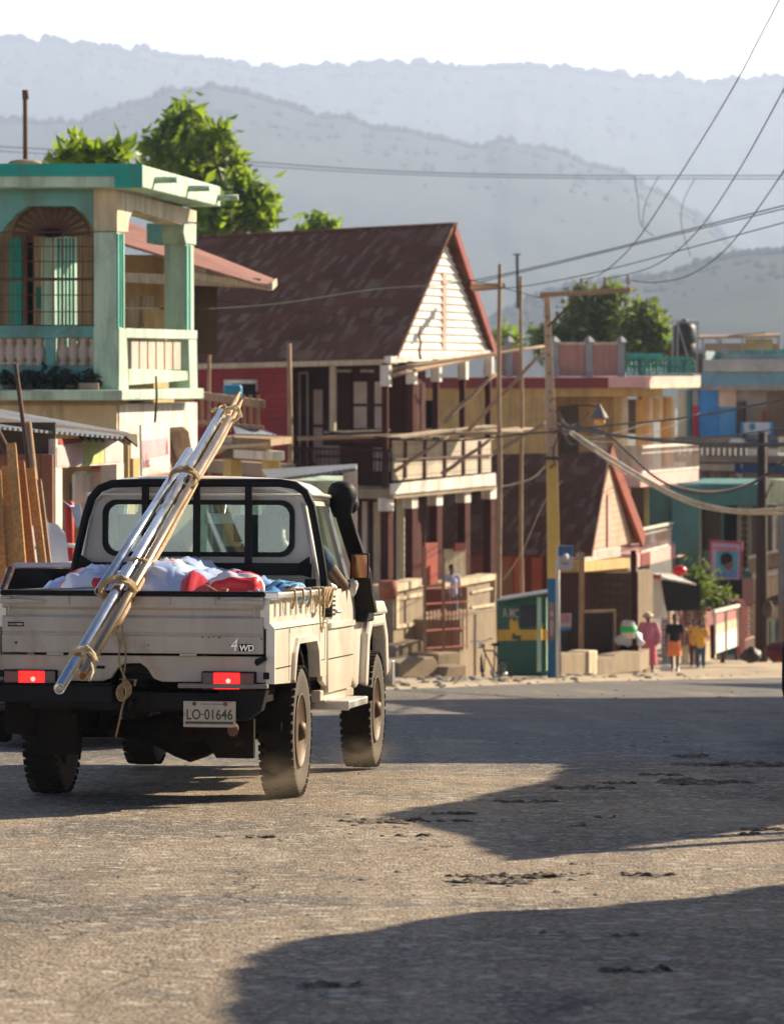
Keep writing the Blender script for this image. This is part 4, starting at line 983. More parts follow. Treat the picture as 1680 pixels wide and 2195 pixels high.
for k in range(9): mb.tube([bundle(190, 1408 + 3 * k), bundle(196 + 2 * k % 9, 1404 + 4 * k)], .0012, 3)
rope('rope', 'pale frayed rope knotted round the lower ends of the pipes', mb, M_ROPEL)
mb = rope_coil('', '', bundle(496, 888), dirv, .055, .04, 3, .008, 0, .03, 5)
mb.tube([bundle(492, 884), bundle(484, 876), bundle(474, 879), bundle(462, 877), bundle(455, 881)], .011, 6); mb.tube([bundle(490, 880), bundle(482, 868), bundle(470, 872), bundle(466, 884)], .007, 6)
for k in range(12): mb.tube([bundle(486 - 2 * k, 878), bundle(482 - 3 * k, 870 + (k * 5) % 13)], .0018, 3)
rope('rope', 'pale rope tuft tied near the upper tips of the poles', mb, M_ROPEL)
mb = MB(); s0 = TL(0, 1266, XT + .02); s1 = TL(150, 1262, XT + .1); s2 = TL(235, 1250, XT + .1); mb.tube([s0, s1, TL(205, 1259, XT + .1), s2], .006, 6); rope('rope', 'thin cord stretched along the top of the tailgate', mb)
mb = MB(); mb.tube([TL(275, 1203, XT + .3), TL(292, 1197, XT + .3), TL(305, 1201, XT + .3), TL(330, 1205, XT + .4)], .011, 6); rope('rope', 'short cord binding the pipes halfway between rail and rack', mb)
mb = MB(); mb.tube([TL(440, 1255, XT + .2), TL(455, 1262, XT + .12), TL(470, 1272, XT), TL(468, 1285, XT - .02)], .007, 6); mb.tube([TL(466, 1270, XT), TL(484, 1272, XT), TL(488, 1264, XT + .05), TL(474, 1262, XT + .06)], .006, 6)
rope('rope', 'knotted cord end hanging over the middle of the tailgate rail', mb)
mb = MB(); rq = random.Random(9)
for x in (-.62, -.30, -.0, .35, .55): mb.tube([Vector((x, -.80, 1.20)), Vector((x - .01, -.80, 1.25)), Vector((x, -.86, 1.25)), Vector((x + .01, -.865, 1.20)), Vector((x + .012, -.84, 1.14))], .010, 5)
for k in range(3):
    mb.tube([Vector((.62 + .12 * math.cos(t_) + .02 * k, -.868 - .008 * k, 1.19 + .06 * math.sin(t_ + k * .4))) for t_ in [i * math.pi / 6 for i in range(12)]], .009, 5, closed=True)
mb.tube([Vector((.30 + .22 * i / 10, -.872, 1.20 - .22 * math.sin(math.pi * i / 10) ** .7)) for i in range(11)], .006, 5)
rope('rope', 'brown rope coiled and looped along the side rail of the truck bed', mb)

# dust kicked up behind the wheels
def dust(label, x, y, sx_, sy_, sz_, dens):
    mb = MB(); mb.ball((0, 0, 0), 1, 20, 0); o = mb.build('dust_cloud', dustm(dens)); o.matrix_world = TM @ Matrix.Translation((x, y, .03 + sz_ * .55)) @ Matrix.Diagonal((sx_, sy_, sz_, 1)); o['kind'] = 'stuff'; o['label'] = label; o['category'] = 'dust'
def dustm(dens):
    m = bpy.data.materials.new('road dust'); m.use_nodes = True; t = m.node_tree
    t.nodes.remove(t.nodes['Principled BSDF']); pv = N(t, 'ShaderNodeVolumePrincipled'); pv.inputs['Color'].default_value = (.85, .70, .52, 1)
    tc = N(t, 'ShaderNodeTexCoord'); ln = N(t, 'ShaderNodeVectorMath', operation='LENGTH'); t.links.new(tc.outputs['Object'], ln.inputs[0])
    n = noi(t, tc.outputs['Object'], 1.6, 4); f = ramp(t, ln.outputs['Value'], .15, 1.0, 1, 0)
    t.links.new(mathn(t, 'MULTIPLY', mathn(t, 'MULTIPLY', mathn(t, 'MULTIPLY', f, f), ramp(t, n.outputs[0], .35, .65, .2, 1.4)), dens), pv.inputs['Density'])
    t.links.new(pv.outputs[0], t.nodes['Material Output'].inputs['Volume']); return m
dust('thin brown dust kicked up behind the right rear tyre', -.45, -.72, .62, .42, .20, .6)
dust('thin brown dust kicked up behind the right front tyre', 2.75, -.78, .55, .40, .16, .55)
# ------------------------------------------------------------------ people: capsules fused by voxel remesh into one continuous body
def capsule(mb, p, q, r0, r1, n=12, sx=1.0, ax=None):
    p, q = Vector(p), Vector(q); d = (q - p); L = d.length
    if L < 1e-5: L = 1e-5; d = Vector((0, 0, 1))
    pr = [(r0 * math.sin(a), -r0 * math.cos(a)) for a in [i * math.pi / 8 for i in range(0, 5)]] + [(r1 * math.cos(a), L + r1 * math.sin(a)) for a in [i * math.pi / 8 for i in range(0, 5)]]
    b = len(mb.v); mb.lathe(pr, p, d, n)
    if sx != 1.0:
        A = Vector(ax) if ax is not None else Vector((1, 0, 0))
        for i in range(b, len(mb.v)):
            v = mb.v[i]; m = p + d * ((v - p).dot(d) / (L * L)); w_ = v - m; mb.v[i] = m + w_ + A * (w_.dot(A)) * (sx - 1)
def fuse(mb, name, m, parent, vox, smooth=2):
    if not isinstance(m, (list, tuple)): m = [m]
    o = mb.build('tmp', m, parent)
    md = o.modifiers.new('r', 'REMESH'); md.mode = 'VOXEL'; md.voxel_size = vox; md.use_smooth_shade = True
    if smooth: ms = o.modifiers.new('s', 'SMOOTH'); ms.iterations = smooth; ms.factor = .5
    dg = bpy.context.evaluated_depsgraph_get(); me = bpy.data.meshes.new_from_object(o.evaluated_get(dg))
    o.modifiers.clear(); o.data = me; o.name = name; me.name = name
    for p in me.polygons: p.use_smooth = True
    if not me.materials: [me.materials.append(x) for x in m]
    return o
def hand(mb, wrist, dirn, palmn, L=.18, curl=.5, thumb=1):
    """palm and five bent fingers; dirn: from wrist to knuckles, palmn: palm normal"""
    d = dirn.normalized(); pn = (palmn - d * palmn.dot(d)).normalized(); s = d.cross(pn) * thumb
    kn = wrist + d * L * .5
    for k in (-1.2, -.4, .4, 1.2): capsule(mb, wrist + s * .010 * k, kn + s * .017 * k, .016, .012, 8)
    for k, l in ((1.35, .40), (.45, .46), (-.45, .43), (-1.35, .34)):
        a = kn + s * .018 * k; r = .0088; dd = d.copy(); 
        for seg in range(3):
            dd = (dd + pn * curl * (.6 + .3 * seg)).normalized(); b = a + dd * L * l * (.45, .32, .25)[seg]; capsule(mb, a, b, r, r * .88, 8); a = b; r *= .9
    a = wrist + d * L * .12 + s * .022; dd = (d * .8 + s * .8 + pn * .3).normalized()
    for seg in range(2):
        b = a + dd * L * .22; capsule(mb, a, b, .011, .0095, 8); a = b; dd = (dd + d * .5 + pn * .3).normalized()
def person(label, base, yaw, H, J, clothes, group=None, hatspec=None, hair=True, vox=.008, skin=M_SKIN, hands=(.5, .5), build=1.0):
    """J: joints in metres for H=1.7, local x right of the body, y forward, z up"""
    k = H / 1.70
    t = thing('person', label, 'person', base, group, rot=(0, 0, yaw))
    V = {a: Vector(b) * k for a, b in J.items()}; mb = MB(); c = capsule
    head, neck = V['head'], V['neck']; hd = V.get('face', Vector((0, 1, 0))); hd = hd.normalized(); up = (head - neck).normalized(); rt = hd.cross(up).normalized(); hd = up.cross(rt)
    mb.ball(head + up * .02 * k, .098 * k, 16, 0, (.80, .98, 1.12)); c(mb, head + hd * .045 * k - up * .045 * k, head + hd * .05 * k - up * .07 * k, .052 * k, .036 * k, 12)
    c(mb, head + hd * .092 * k + up * .01 * k, head + hd * .108 * k - up * .018 * k, .010 * k, .016 * k, 8)
    c(mb, head + hd * .088 * k - up * .048 * k - rt * .02 * k, head + hd * .088 * k - up * .048 * k + rt * .02 * k, .012 * k, .012 * k, 8)
    for s in (1, -1):
        c(mb, head + rt * .080 * s * k - up * .01 * k, head + rt * .084 * s * k + up * .03 * k, .013 * k, .016 * k, 8)
        c(mb, head + rt * .035 * s * k + hd * .080 * k + up * .030 * k, head + rt * .05 * s * k + hd * .072 * k + up * .030 * k, .014 * k, .012 * k, 8)
    c(mb, neck - up * .03 * k, head - up * .05 * k, .056 * k, .052 * k)
    pel, ch = V['pelvis'], V['chest']
    c(mb, pel, ch * .5 + pel * .5, .125 * k * build, .115 * k * build, 14, 1.15); c(mb, ch * .5 + pel * .5, ch, .115 * k * build, .135 * k * build, 14, 1.12)
    c(mb, ch, neck - up * .04 * k, .13 * k, .07 * k)
    eyes = []
    for side in ('l', 'r'):
        sh, el, wr, hp, kn, an, to = (V[side + x] for x in ('sh', 'el', 'wr', 'hip', 'kn', 'an', 'toe'))
        c(mb, ch * .35 + neck * .65, sh, .07 * k, .058 * k); c(mb, sh, el, .053 * k, .042 * k); c(mb, el, wr, .041 * k, .027 * k)
        hdv = V.get(side + 'hd', (wr - el)); hand(mb, wr, hdv, V.get(side + 'pn', Vector((-1 if side == 'r' else 1, 0, 0))), .18 * k, hands[0 if side == 'l' else 1], 1 if side == 'l' else -1)
        c(mb, pel * .3 + hp * .7, hp, .10 * k * build, .092 * k * build); c(mb, hp, kn, .086 * k * build, .056 * k); c(mb, kn, kn * .65 + an * .35, .055 * k, .054 * k); c(mb, kn * .65 + an * .35, an, .054 * k, .036 * k)
        c(mb, an - Vector((0, .03, .035)) * k, an * .5 + to * .5 - Vector((0, 0, .01)) * k, .036 * k, .034 * k); c(mb, an * .5 + to * .5 - Vector((0, 0, .01)) * k, to, .036 * k, .022 * k)
    body = fuse(mb, 'body', skin, t, vox * k, 2)
    if hair:
        mb = MB(); mb.ball(head + up * .045 * k - hd * .018 * k, .100 * k, 18, 0, (.84, .96, 1.0)); 
        for i in range(len(mb.v)):
            v = mb.v[i] - head; f = v.dot(hd); u_ = v.dot(up)
            if u_ < .0 or (f > .06 * k and u_ < .055 * k): mb.v[i] = head + (v - hd * .05 * k) * .80
            else: mb.v[i] += v.normalized() * .008 * k * noise.noise(v * 60)
        mb.build('hair', M_HAIR, t)
    mb = MB()
    for s in (1, -1):
        mb.ball(head + rt * .034 * s * k + hd * .089 * k + up * .018 * k, .0125 * k, 8, 0)
        mb.ball(head + rt * .034 * s * k + hd * .0985 * k + up * .018 * k, .0065 * k, 6, 1)
    mb.build('eyes', [mat('eye white', (.6, .58, .52), .3), M_HAIR], t)
    for nm, fn in clothes:
        mb = MB(); mm = fn(mb, V, k); fuse(mb, nm, mm[0], t, mm[1] if len(mm) > 1 else .012 * k, 3)
    if hatspec:
        mb = MB(); mb.lathe([(.165 * k, 0), (.17 * k, .008 * k), (.105 * k, .016 * k), (.10 * k, .07 * k), (.08 * k, .10 * k), (0, .105 * k)], head + up * .055 * k - hd * .01 * k, up, 24); mb.build('hat', hatspec, t)
    return t
def shirt(m, sl=.6, long=0.0, ease=.014):
    def f(mb, V, k):
        e = ease * k; pel, ch, neck = V['pelvis'], V['chest'], V['neck']
        capsule(mb, pel + Vector((0, 0, .03 - long)) * k, ch * .5 + pel * .5, .128 * k + e, .118 * k + e, 16, 1.16); capsule(mb, ch * .5 + pel * .5, ch, .118 * k + e, .137 * k + e, 16, 1.13)
        capsule(mb, ch, neck - Vector((0, 0, .07)) * k, .132 * k + e, .07 * k + e)
        for s in 'lr':
            sh, el, wr = V[s + 'sh'], V[s + 'el'], V[s + 'wr']; capsule(mb, ch * .35 + neck * .65 - Vector((0, 0, .02 * k)), sh, .07 * k + e, .06 * k + e)
            if sl <= 1: capsule(mb, sh, sh + (el - sh) * sl, .056 * k + e, .052 * k + e * 1.5)
            else: capsule(mb, sh, el, .056 * k + e, .046 * k + e * 1.5); capsule(mb, el, el + (wr - el) * (sl - 1), .046 * k + e * 1.5, .036 * k + e * 2)
        return (m,)
    return f
def legs(m, ln=1.9, ease=.016, flare=0.0):
    def f(mb, V, k):
        e = ease * k; pel = V['pelvis']; capsule(mb, pel + Vector((0, 0, .04)) * k, pel - Vector((0, 0, .02)) * k, .128 * k + e, .12 * k + e, 16, 1.16)
        for s in 'lr':
            hp, kn, an = V[s + 'hip'], V[s + 'kn'], V[s + 'an']; capsule(mb, pel * .3 + hp * .7, hp, .10 * k + e, .094 * k + e)
            q = min(ln, 1); capsule(mb, hp, hp + (kn - hp) * q, .088 * k + e, (.062 + flare) * k + e * 1.3)
            if ln > 1: capsule(mb, kn, kn + (an - kn) * (ln - 1), .062 * k + e, (.050 + flare) * k + e * 1.3)
        return (m,)
    return f
def skirt(m, z0, z1, r0, r1, dx=0, fl=.8):
    def f(mb, V, k):
        n = 28; vs = []; hs = 8
        for i in range(hs + 1):
            q = i / hs; z = (z0 + (z1 - z0) * q) * k; r = (r0 + (r1 - r0) * q ** .8) * k
            for a in range(n):
                t_ = 2 * math.pi * a / n; rr_ = r * (1 + .05 * q * math.sin(t_ * 6 + 1) + .03 * math.sin(t_ * 11)); vs.append((V['pelvis'].x + rr_ * math.cos(t_), V['pelvis'].y + rr_ * fl * math.sin(t_), z))
        mb.add(vs, [(i * n + a, i * n + (a + 1) % n, (i + 1) * n + (a + 1) % n, (i + 1) * n + a) for i in range(hs) for a in range(n)] + [tuple(range(n)), tuple(range(hs * n, hs * n + n))], 0, True)
        return (m,)
    return f
STAND = dict(head=(0, .01, 1.60), neck=(0, 0, 1.44), chest=(0, 0, 1.25), pelvis=(0, 0, .93), lsh=(-.18, 0, 1.38), lel=(-.23, -.02, 1.10), lwr=(-.24, .05, .86), rsh=(.18, 0, 1.38), rel=(.23, -.02, 1.10), rwr=(.24, .05, .86),
             lhip=(-.09, 0, .88), lkn=(-.10, .02, .48), lan=(-.10, -.02, .08), ltoe=(-.12, .13, .03), rhip=(.09, 0, .88), rkn=(.10, .02, .48), ran=(.10, -.02, .08), rtoe=(.12, .13, .03))
def pose(**kw): d = dict(STAND); d.update(kw); return d
WALK = pose(lkn=(-.09, .17, .50), lan=(-.09, .22, .09), ltoe=(-.10, .37, .04), rkn=(.09, .03, .48), ran=(.09, -.26, .13), rtoe=(.09, -.14, .03), lel=(-.24, -.10, 1.11), lwr=(-.25, -.08, .87), rel=(.24, .03, 1.11), rwr=(.24, .20, .93))
C_PINK = mat('pink cloth', (.62, .16, .20), .85, .12, 6, .3, 40); C_PINKT = mat('pale pink blouse', (.62, .22, .30), .85, .12, 6, .3, 40)
C_BLK = mat('black cloth', (.015, .013, .014), .9, .2, 6, .3, 40); C_ORG = mat('orange cloth', (.85, .26, .10), .85, .1, 6, .3, 40); C_YEL = mat('yellow shirt cloth', (.78, .42, .06), .85, .15, 6, .3, 40)
C_JEAN = mat('blue denim', (.05, .10, .17), .85, .2, 6, .3, 60); C_LIL = mat('pale lilac shirt', (.50, .50, .66), .8); C_HAT = mat('straw hat', (.62, .52, .36), .9, .2, 20, .6, 80)
C_GREY = mat('grey shirt', (.20, .20, .22), .85)
# ------------------------------------------------------------------ teal balcony house (left)
M_TEAL = mat('teal painted concrete', (.13, .33, .31), .8, .12, 1.5, .3, 25, col2=(.25, .42, .36), stain=.58, ss=2.5, streak=.35)
M_TEALD = mat('deep teal fascia paint', (.005, .31, .25), .7, .1, 1.5, .2, 25, streak=.2)
M_PALEG = mat('pale green wash', (.44, .58, .45), .85, .10, 1.5, .3, 25, col2=(.30, .38, .32), stain=.62, ss=3, streak=.4)
M_CREAM = mat('cream plaster', (.62, .52, .35), .85, .10, 1.2, .3, 25, col2=(.44, .34, .22), stain=.60, ss=2, streak=.4)
M_YELLOW = mat('yellow ochre plaster', (.52, .34, .12), .85, .12, 1.2, .3, 25, col2=(.36, .23, .10), stain=.6, ss=2, streak=.3)
M_WALLY = mat('pale yellow plaster', (.52, .35, .13), .85, .10, 1.0, .3, 25, streak=.3)
M_CONC = mat('bare concrete', (.28, .215, .14), .9, .15, 1.5, .5, 20, col2=(.20, .16, .12), stain=.56, ss=2, streak=.3)
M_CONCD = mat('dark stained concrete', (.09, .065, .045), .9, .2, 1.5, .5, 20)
M_BALU = mat('pinkish cast balusters', (.50, .40, .33), .85, .1, 4, .3, 30)
M_IRON = mat('rusty iron bars', (.10, .045, .03), .8, .3, 8, .2, 40)
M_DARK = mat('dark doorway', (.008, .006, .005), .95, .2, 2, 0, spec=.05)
M_GREEND = mat('dark green door paint', (.01, .13, .10), .6, .15, 3, .1, 30)
M_TINRED = mat('faded red tin sheet', (.33, .15, .11), .7, .2, 1.2, .1, 20, kind='corr', col2=(.20, .11, .08), stain=.55, ss=2)
M_TINGREY = mat('weathered zinc sheet', (.26, .28, .31), .55, .2, 1.2, .1, 20, kind='corr', metal=.3, col2=(.16, .12, .10), stain=.6, ss=2)
M_WOOD = mat('weathered timber', (.38, .25, .15), .85, .2, 2, .4, 30, kind='grain')
M_WOODL = mat('sun bleached timber', (.56, .45, .31), .85, .15, 2, .4, 30, kind='grain')
M_WOODR = mat('reddish sawn plank', (.44, .19, .06), .75, .18, 1.5, .3, 30, kind='grain')
M_WOODO = mat('orange sawn plank', (.66, .33, .10), .75, .15, 1.5, .3, 30, kind='grain')
M_WHITEP = mat('old white paint', (.66, .62, .55), .8, .10, 1.5, .2, 30, streak=.35)
M_LEAFD = mat('dark potted leaves', (.02, .035, .02), .8)

FR = VP(0, 55, 250, 55); SD = VP(250, 55, 397, 61)
base = Vector((XW(100, 57), 57, vz(XW(100, 57), 57)))
th = thing('balcony_house', 'teal two storey house with arched balcony and flat roof at the left edge', 'house', base)
zslab = FR.P(100, 838).z
# fascia and roof slab
mb = MB(); fA, fB = P(305, 352, 54.4), P(473, 405, 61.4); zt = fA.z; zb = P(305, 401, 54.4).z
L0 = P(-260, 352, 54.4)
mb.prism([(L0.x, 54.4, zb), (fA.x, 54.4, zb), (fB.x, 61.4, zb + .02), (L0.x, 61.4, zb + .02)], (0, 0, zt - zb), 0)
mb.build('roof_slab', [M_PALEG], th, bevel=.02)
mb = MB(); mb.obox((L0.x, 54.36, P(100, 377, 54.4).z), (P(246, 352, 54.4).x - L0.x, 0, 0), (0, .035, 0), (0, 0, zt + .01 - P(100, 377, 54.4).z)); mb.obox((P(246, 352, 54.4).x, 54.36, zb - .005), (fA.x - P(246, 352, 54.4).x + .003, 0, 0), (0, .036, 0), (0, 0, zt - zb + .015)); mb.build('fascia', M_TEALD, th)
for k, (px, py) in enumerate(((333, 386), (405, 404), (478, 424))):
    SDF = VP(305, 54.4, 473, 61.4); q = SDF.P(min(px, 468), py, .01); mb = MB(); mb.tube([q - SDF.n3 * .1, q + SDF.n3 * .30 + Vector((0, 0, .01))], .045, 8); mb.build('drain_spout', M_PALEG, th)
# front beam with the arch
mb = MB(); arc = [(-10, 505), (8, 492), (16, 478), (26, 470), (34, 458), (48, 450), (60, 441), (158, 441), (168, 450), (180, 458), (188, 470), (196, 482), (204, 493), (222, 498)]
FR.poly(mb, [(-300, 377), (252, 377), (252, 497), (222, 497)] + arc[::-1][1:] + [(-40, 497), (-300, 497)], -.35, 0)
mb.build('arched_beam', M_TEAL, th)
mb = MB(); SD.poly(mb, [(251, 403), (421, 452), (421, 476), (403, 474), (396, 483), (286, 449), (276, 470), (274, 496), (251, 495)], -.3, 0.02); mb.build('side_beam', M_CREAM, th)
mb = MB()
for i in range(13): a = R(6 + 14 * i); c_ = FR.P(110, 505, -.38); mb.beam(c_, c_ + Vector((math.cos(a) * .52, 0, math.sin(a) * .42)), .05, .02, up=(0, 1, 0))
mb.tube([FR.P(110, 505, -.38) + Vector((math.cos(R(a)) * .52, 0, math.sin(R(a)) * .42)) for a in range(0, 181, 15)], .014, 5); mb.build('fan_grille', M_IRON, th)
mb = MB(); FR.box(mb, 222, 252, 497, 705, -.62, 0); mb.build('corner_column', M_TEAL, th)
mb = MB(); SD.box(mb, 251, 268, 497, 704, -.28, .03); 
for px in (254, 260, 265): SD.box(mb, px, px + 1.6, 500, 703, .03, .05, mi=1)
mb.build('column_face', [M_PALEG, M_TEALD], th)
mb = MB(); SD.box(mb, 398, 416, 520, 712, -.30, .02); SD.poly(mb, [(394, 479), (421, 479), (420, 524), (399, 522), (394, 500)], -.3, .04)
for px in (401, 408): SD.box(mb, px, px + 2.5, 525, 711, .02, .04, mi=1)
mb.build('rear_column', [M_PALEG, M_TEALD], th, bevel=.01)
mb = MB(); SD.box(mb, 396, 421, 478, 520, -.9, -.31); mb.build('rear_bracket', M_TEAL, th)
mb = MB(); FR.poly(mb, [(222, 704), (213, 716), (213, 838), (257, 838), (257, 706), (252, 700)], -.62, .04); mb.build('corner_pier', M_TEAL, th, bevel=.02)
mb = MB(); SD.poly(mb, [(256, 700), (272, 705), (276, 838), (256, 840)], -.3, .06); SD.poly(mb, [(404, 712), (422, 712), (424, 836), (408, 836)], -.3, .03); mb.each('side_pier', M_PALEG, th, bevel=.02)
mb = MB(); SD.poly(mb, [(270, 703), (423, 708), (423, 727), (270, 724)], -.2, .05); SD.poly(mb, [(276, 790), (405, 795), (405, 815), (276, 826)], -.16, 0); mb.build('side_rail', M_PALEG, th, bevel=.01)
mb = MB()
for i in range(6):
    a = 282 + i * 18; SD.poly(mb, [(a, 728), (a + 15, 729), (a + 15, 792), (a, 792)], -.12, -.03)
mb.each('panel_block', M_BALU, th)
mb = MB(); FR.box(mb, -300, 222, 698, 724, -.22, .03); FR.box(mb, -300, 222, 784, 838, -.2, .0); FR.box(mb, 98, 118, 724, 784, -.2, .01); mb.build('balcony_rail', M_TEAL, th, bevel=.01)
mb = MB(); bp = [(.02, 0), (.055, .01), (.055, .05), (.03, .07), (.075, .17), (.07, .24), (.035, .34), (.055, .38), (.055, .41)]
zb_ = FR.P(100, 784).z - .005; sc_ = (FR.P(100, 724).z - zb_) / .41
for px in list(range(-150, 96, 21)) + [130, 153, 175, 197, 214]:
    q = FR.P(px + 4, 784, -.1); mb.lathe([(r * 1.15, h * sc_) for r, h in bp], (q.x, q.y, zb_), (0, 0, 1), 10)
mb.each('baluster', M_BALU, th)
mb = MB()
for py in (497, 528, 560, 596, 632, 668, 697): mb.beam(FR.P(-200, py, -.05), FR.P(221, py, -.05), .014, .014)
for px in range(-180, 222, 21): mb.beam(FR.P(px, 495, -.05), FR.P(px, 699, -.05), .012, .012)
mb.beam(FR.P(0, 600, -.03), FR.P(221, 598, -.03), .03, .03); mb.build('window_grille', M_IRON, th)
# recess behind the balcony
BK = VP(0, 58.2, 250, 58.2)
mb = MB(); BK.box(mb, -260, 245, 380, 900, -.3, 0); mb.build('rear_wall', mat('shade toned tan plaster', (.30, .23, .14), .9, .15, 1.2, .3, 25, streak=.3), th)  # recess shade is put into the wall colour
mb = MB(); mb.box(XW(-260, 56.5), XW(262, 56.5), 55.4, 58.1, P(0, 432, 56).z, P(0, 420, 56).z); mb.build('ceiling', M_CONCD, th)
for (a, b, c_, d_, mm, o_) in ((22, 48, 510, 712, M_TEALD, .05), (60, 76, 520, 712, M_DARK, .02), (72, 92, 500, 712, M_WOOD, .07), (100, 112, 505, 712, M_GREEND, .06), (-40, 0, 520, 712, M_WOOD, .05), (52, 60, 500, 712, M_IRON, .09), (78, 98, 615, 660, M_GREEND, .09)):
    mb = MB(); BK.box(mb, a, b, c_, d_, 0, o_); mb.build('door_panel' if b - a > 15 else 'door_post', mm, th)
CL = VP(118, 56.6, 165, 57.3)
mb = MB(); CL.box(mb, 118, 166, 505, 760, -.2, 0); 
for px in (128, 136, 144, 152, 160): CL.box(mb, px, px + 1.5, 510, 758, 0, .02, mi=1)
mb.build('fluted_shutter', [M_PALEG, M_TEALD], th)
mb = MB(); BK.box(mb, 168, 235, 505, 712, 0, .05)
for px in (180, 195, 210): BK.box(mb, px, px + 3, 508, 710, .05, .07)
mb.build('wooden_door', M_WOOD, th)
mb = MB(); FR.box(mb, -300, 262, 838, 868, -7, .08); mb.build('balcony_slab', M_CONC, th, bevel=.02)
mb = MB(); SD.poly(mb, [(262, 836), (437, 832), (437, 855), (262, 858)], -1.5, .25); mb.build('side_slab', M_PALEG, th, bevel=.02)
# ground floor
lw = [(256, 866), (423, 862), (423, 1000), (410, 960), (404, 925), (392, 914), (312, 920), (302, 932), (300, 1560), (256, 1560)]
mb = MB(); SD.poly(mb, lw, -.3, -.02); mb.build('lower_side_wall', M_WHITEP, th)
mb = MB(); SD.poly(mb, [(256, 905), (420, 900), (420, 1500), (256, 1500)], -.35, -.31); mb.build('brown_recess', mat('pinkish brown plaster', (.36, .19, .11), .85, .12, 1.2, .3, 25, streak=.3), th)
mb = MB(); SD.poly(mb, [(262, 985), (299, 981), (299, 1500), (262, 1500)], -.02, .01); mb.build('ochre_band', M_YELLOW, th)
mb = MB(); FR.box(mb, -300, 250, 868, 1520, -.3, -.06); mb.build('lower_front_wall', M_CREAM, th)
mb = MB(); sgp = [(303, 911), (364, 903), (364, 1012), (305, 1020)]
SG = VP(303, 54.2, 364, 56.6); SG.poly(mb, sgp, -.03, 0)
SG.poly(mb, [(306, 944), (361, 937), (361, 975), (306, 985)], 0, .006, 1)
q = SG.P(316, 975, .008)
mb.text('A', q + Vector((.25, 0, 0)), SG.u3, (0, 0, 1), .28, .004, 2)
mb.text('BAR', SG.P(307, 1003, .008), SG.u3, (0, 0, 1), .16, .003, 1, xs=2)
hsg = thing('hanging_sign', 'white sign board with faded pink band hung on the pale house wall', 'sign', SG.P(334, 960))
mb.build('sign_board', [M_WHITEP, mat('faded pink print', (.66, .34, .36), .8), mat('faded red print', (.50, .07, .09), .8)], hsg)
mb = MB(); q = SG.P(332, 905); mb.tube([q, q + Vector((.02, .1, .35)), q + Vector((0, .3, .62))], .02, 6); mb.build('sign_bracket', M_IRON, hsg)
# potted plants along the balcony curb
def leaf_clump(mb, c, r, nleaf, sz, q, flat=1.0, mi=0, asp=2.4):
    for i in range(nleaf):
        d = Vector((q.gauss(0, 1), q.gauss(0, 1), q.gauss(0, 1) * flat)).normalized() * r * q.random() ** .4
        p = Vector(c) + d; a = Vector((q.gauss(0, 1), q.gauss(0, 1), q.gauss(0, .6) + .1)).normalized(); b = a.cross(Vector((q.gauss(0, 1), q.gauss(0, 1), q.gauss(0, 1)))).normalized()
        L = sz * q.uniform(.7, 1.4); W_ = L / asp
        mb.add([p, p + a * L * .4 + b * W_, p + a * L, p + a * L * .4 - b * W_], [(0, 1, 2, 3)], mi)
q = random.Random(21)
for k, (px, lab) in enumerate(((20, 'dark bushy plant at the left end of the teal balcony curb'), (60, 'dark leafy plant below the first balusters'), (102, 'dark leafy plant in front of the balcony pier'), (150, 'dark spiky plant beside the concrete trough'), (196, 'small dark plant nearest the corner pier'))):
    b_ = FR.P(px, 838, .15); t = thing('potted_plant', lab, 'plant', b_, 'plants on the teal balcony curb'); mb = MB(); mb.lathe([(.08, .0), (.10, .09), (.09, .09)], b_, (0, 0, 1), 10); mb.build('pot', M_CONCD, t)
    mb = MB(); leaf_clump(mb, b_ + Vector((q.uniform(-.04, .04), 0, .15)), .10 + .035 * (k % 3), 130, .085, q); mb.build('leaves', M_LEAFD, t)
mb = MB(); FR.box(mb, 168, 212, 820, 837, .1, .35); single('planter_trough', mb, M_CONC, 'long concrete trough on the ledge under the teal balcony', 'planter', FR.P(190, 837, .2), bevel=.02)
mb = MB(); b_ = P(54, 352, 57); mb.tube([b_, b_ + (P(54, 192, 57) - b_)], .032, 8); mb.ball(b_ + Vector((0, 0, .02)), .22, 12, 1, (1.1, 1, .25)); mb.tube([P(54, 192, 57), P(55, 212, 57)], .045, 8)
o = single('mast', mb, [M_IRON, M_CONC], 'thin dark mast standing on the flat teal roof', 'mast', b_)

# ------------------------------------------------------------------ tin eave house behind
b_ = Vector((XW(400, 68), 68, vz(XW(400, 68), 68))); th = thing('tin_roof_house', 'yellow wooden house with red tin eaves sticking out behind the teal house', 'house', b_)
def sheet(mb, pts, t=.03, mi=0, mi2=None):
    pts = [Vector(p) for p in pts]; n = (pts[1] - pts[0]).cross(pts[2] - pts[0]).normalized(); n = n if n.z > 0 else -n; mb.prism(pts, -n * t, mi, mi2)
mb = MB(); sheet(mb, [P(240, 460, 72), P(592, 599, 67), P(578, 615, 63.5), P(262, 520, 66)], .04); mb.build('roof', M_TINRED, th)
mb = MB(); mb.beam(P(592, 604, 67) , P(582, 614, 63.6), .03, .12); mb.beam(P(582, 616, 63.6), P(415, 590, 65), .03, .10); mb.beam(P(270, 594, 66.5), P(560, 607, 64.5), .05, .16); mb.build('eaves_board', M_WOODL, th)
for px, py in ((560, 612), (500, 596), (440, 580)):
    mb = MB(); mb.beam(P(px, py, 64.5), P(px - 60, py - 8, 68), .05, .08); mb.build('rafter', M_WOOD, th)
TB = VP(200, 67, 420, 67.4)
mb = MB(); TB.box(mb, 200, 415, 545, 1500, -.2, 0); mb.build('front_wall', M_WALLY, th)
mb = MB(); TB.box(mb, 276, 300, 635, 730, 0, .03, mi=0); TB.box(mb, 306, 330, 635, 730, 0, .03); TB.box(mb, 270, 376, 592, 598, 0, .10, mi=1); mb.build('shutter', [M_WOODL, M_WOOD], th)
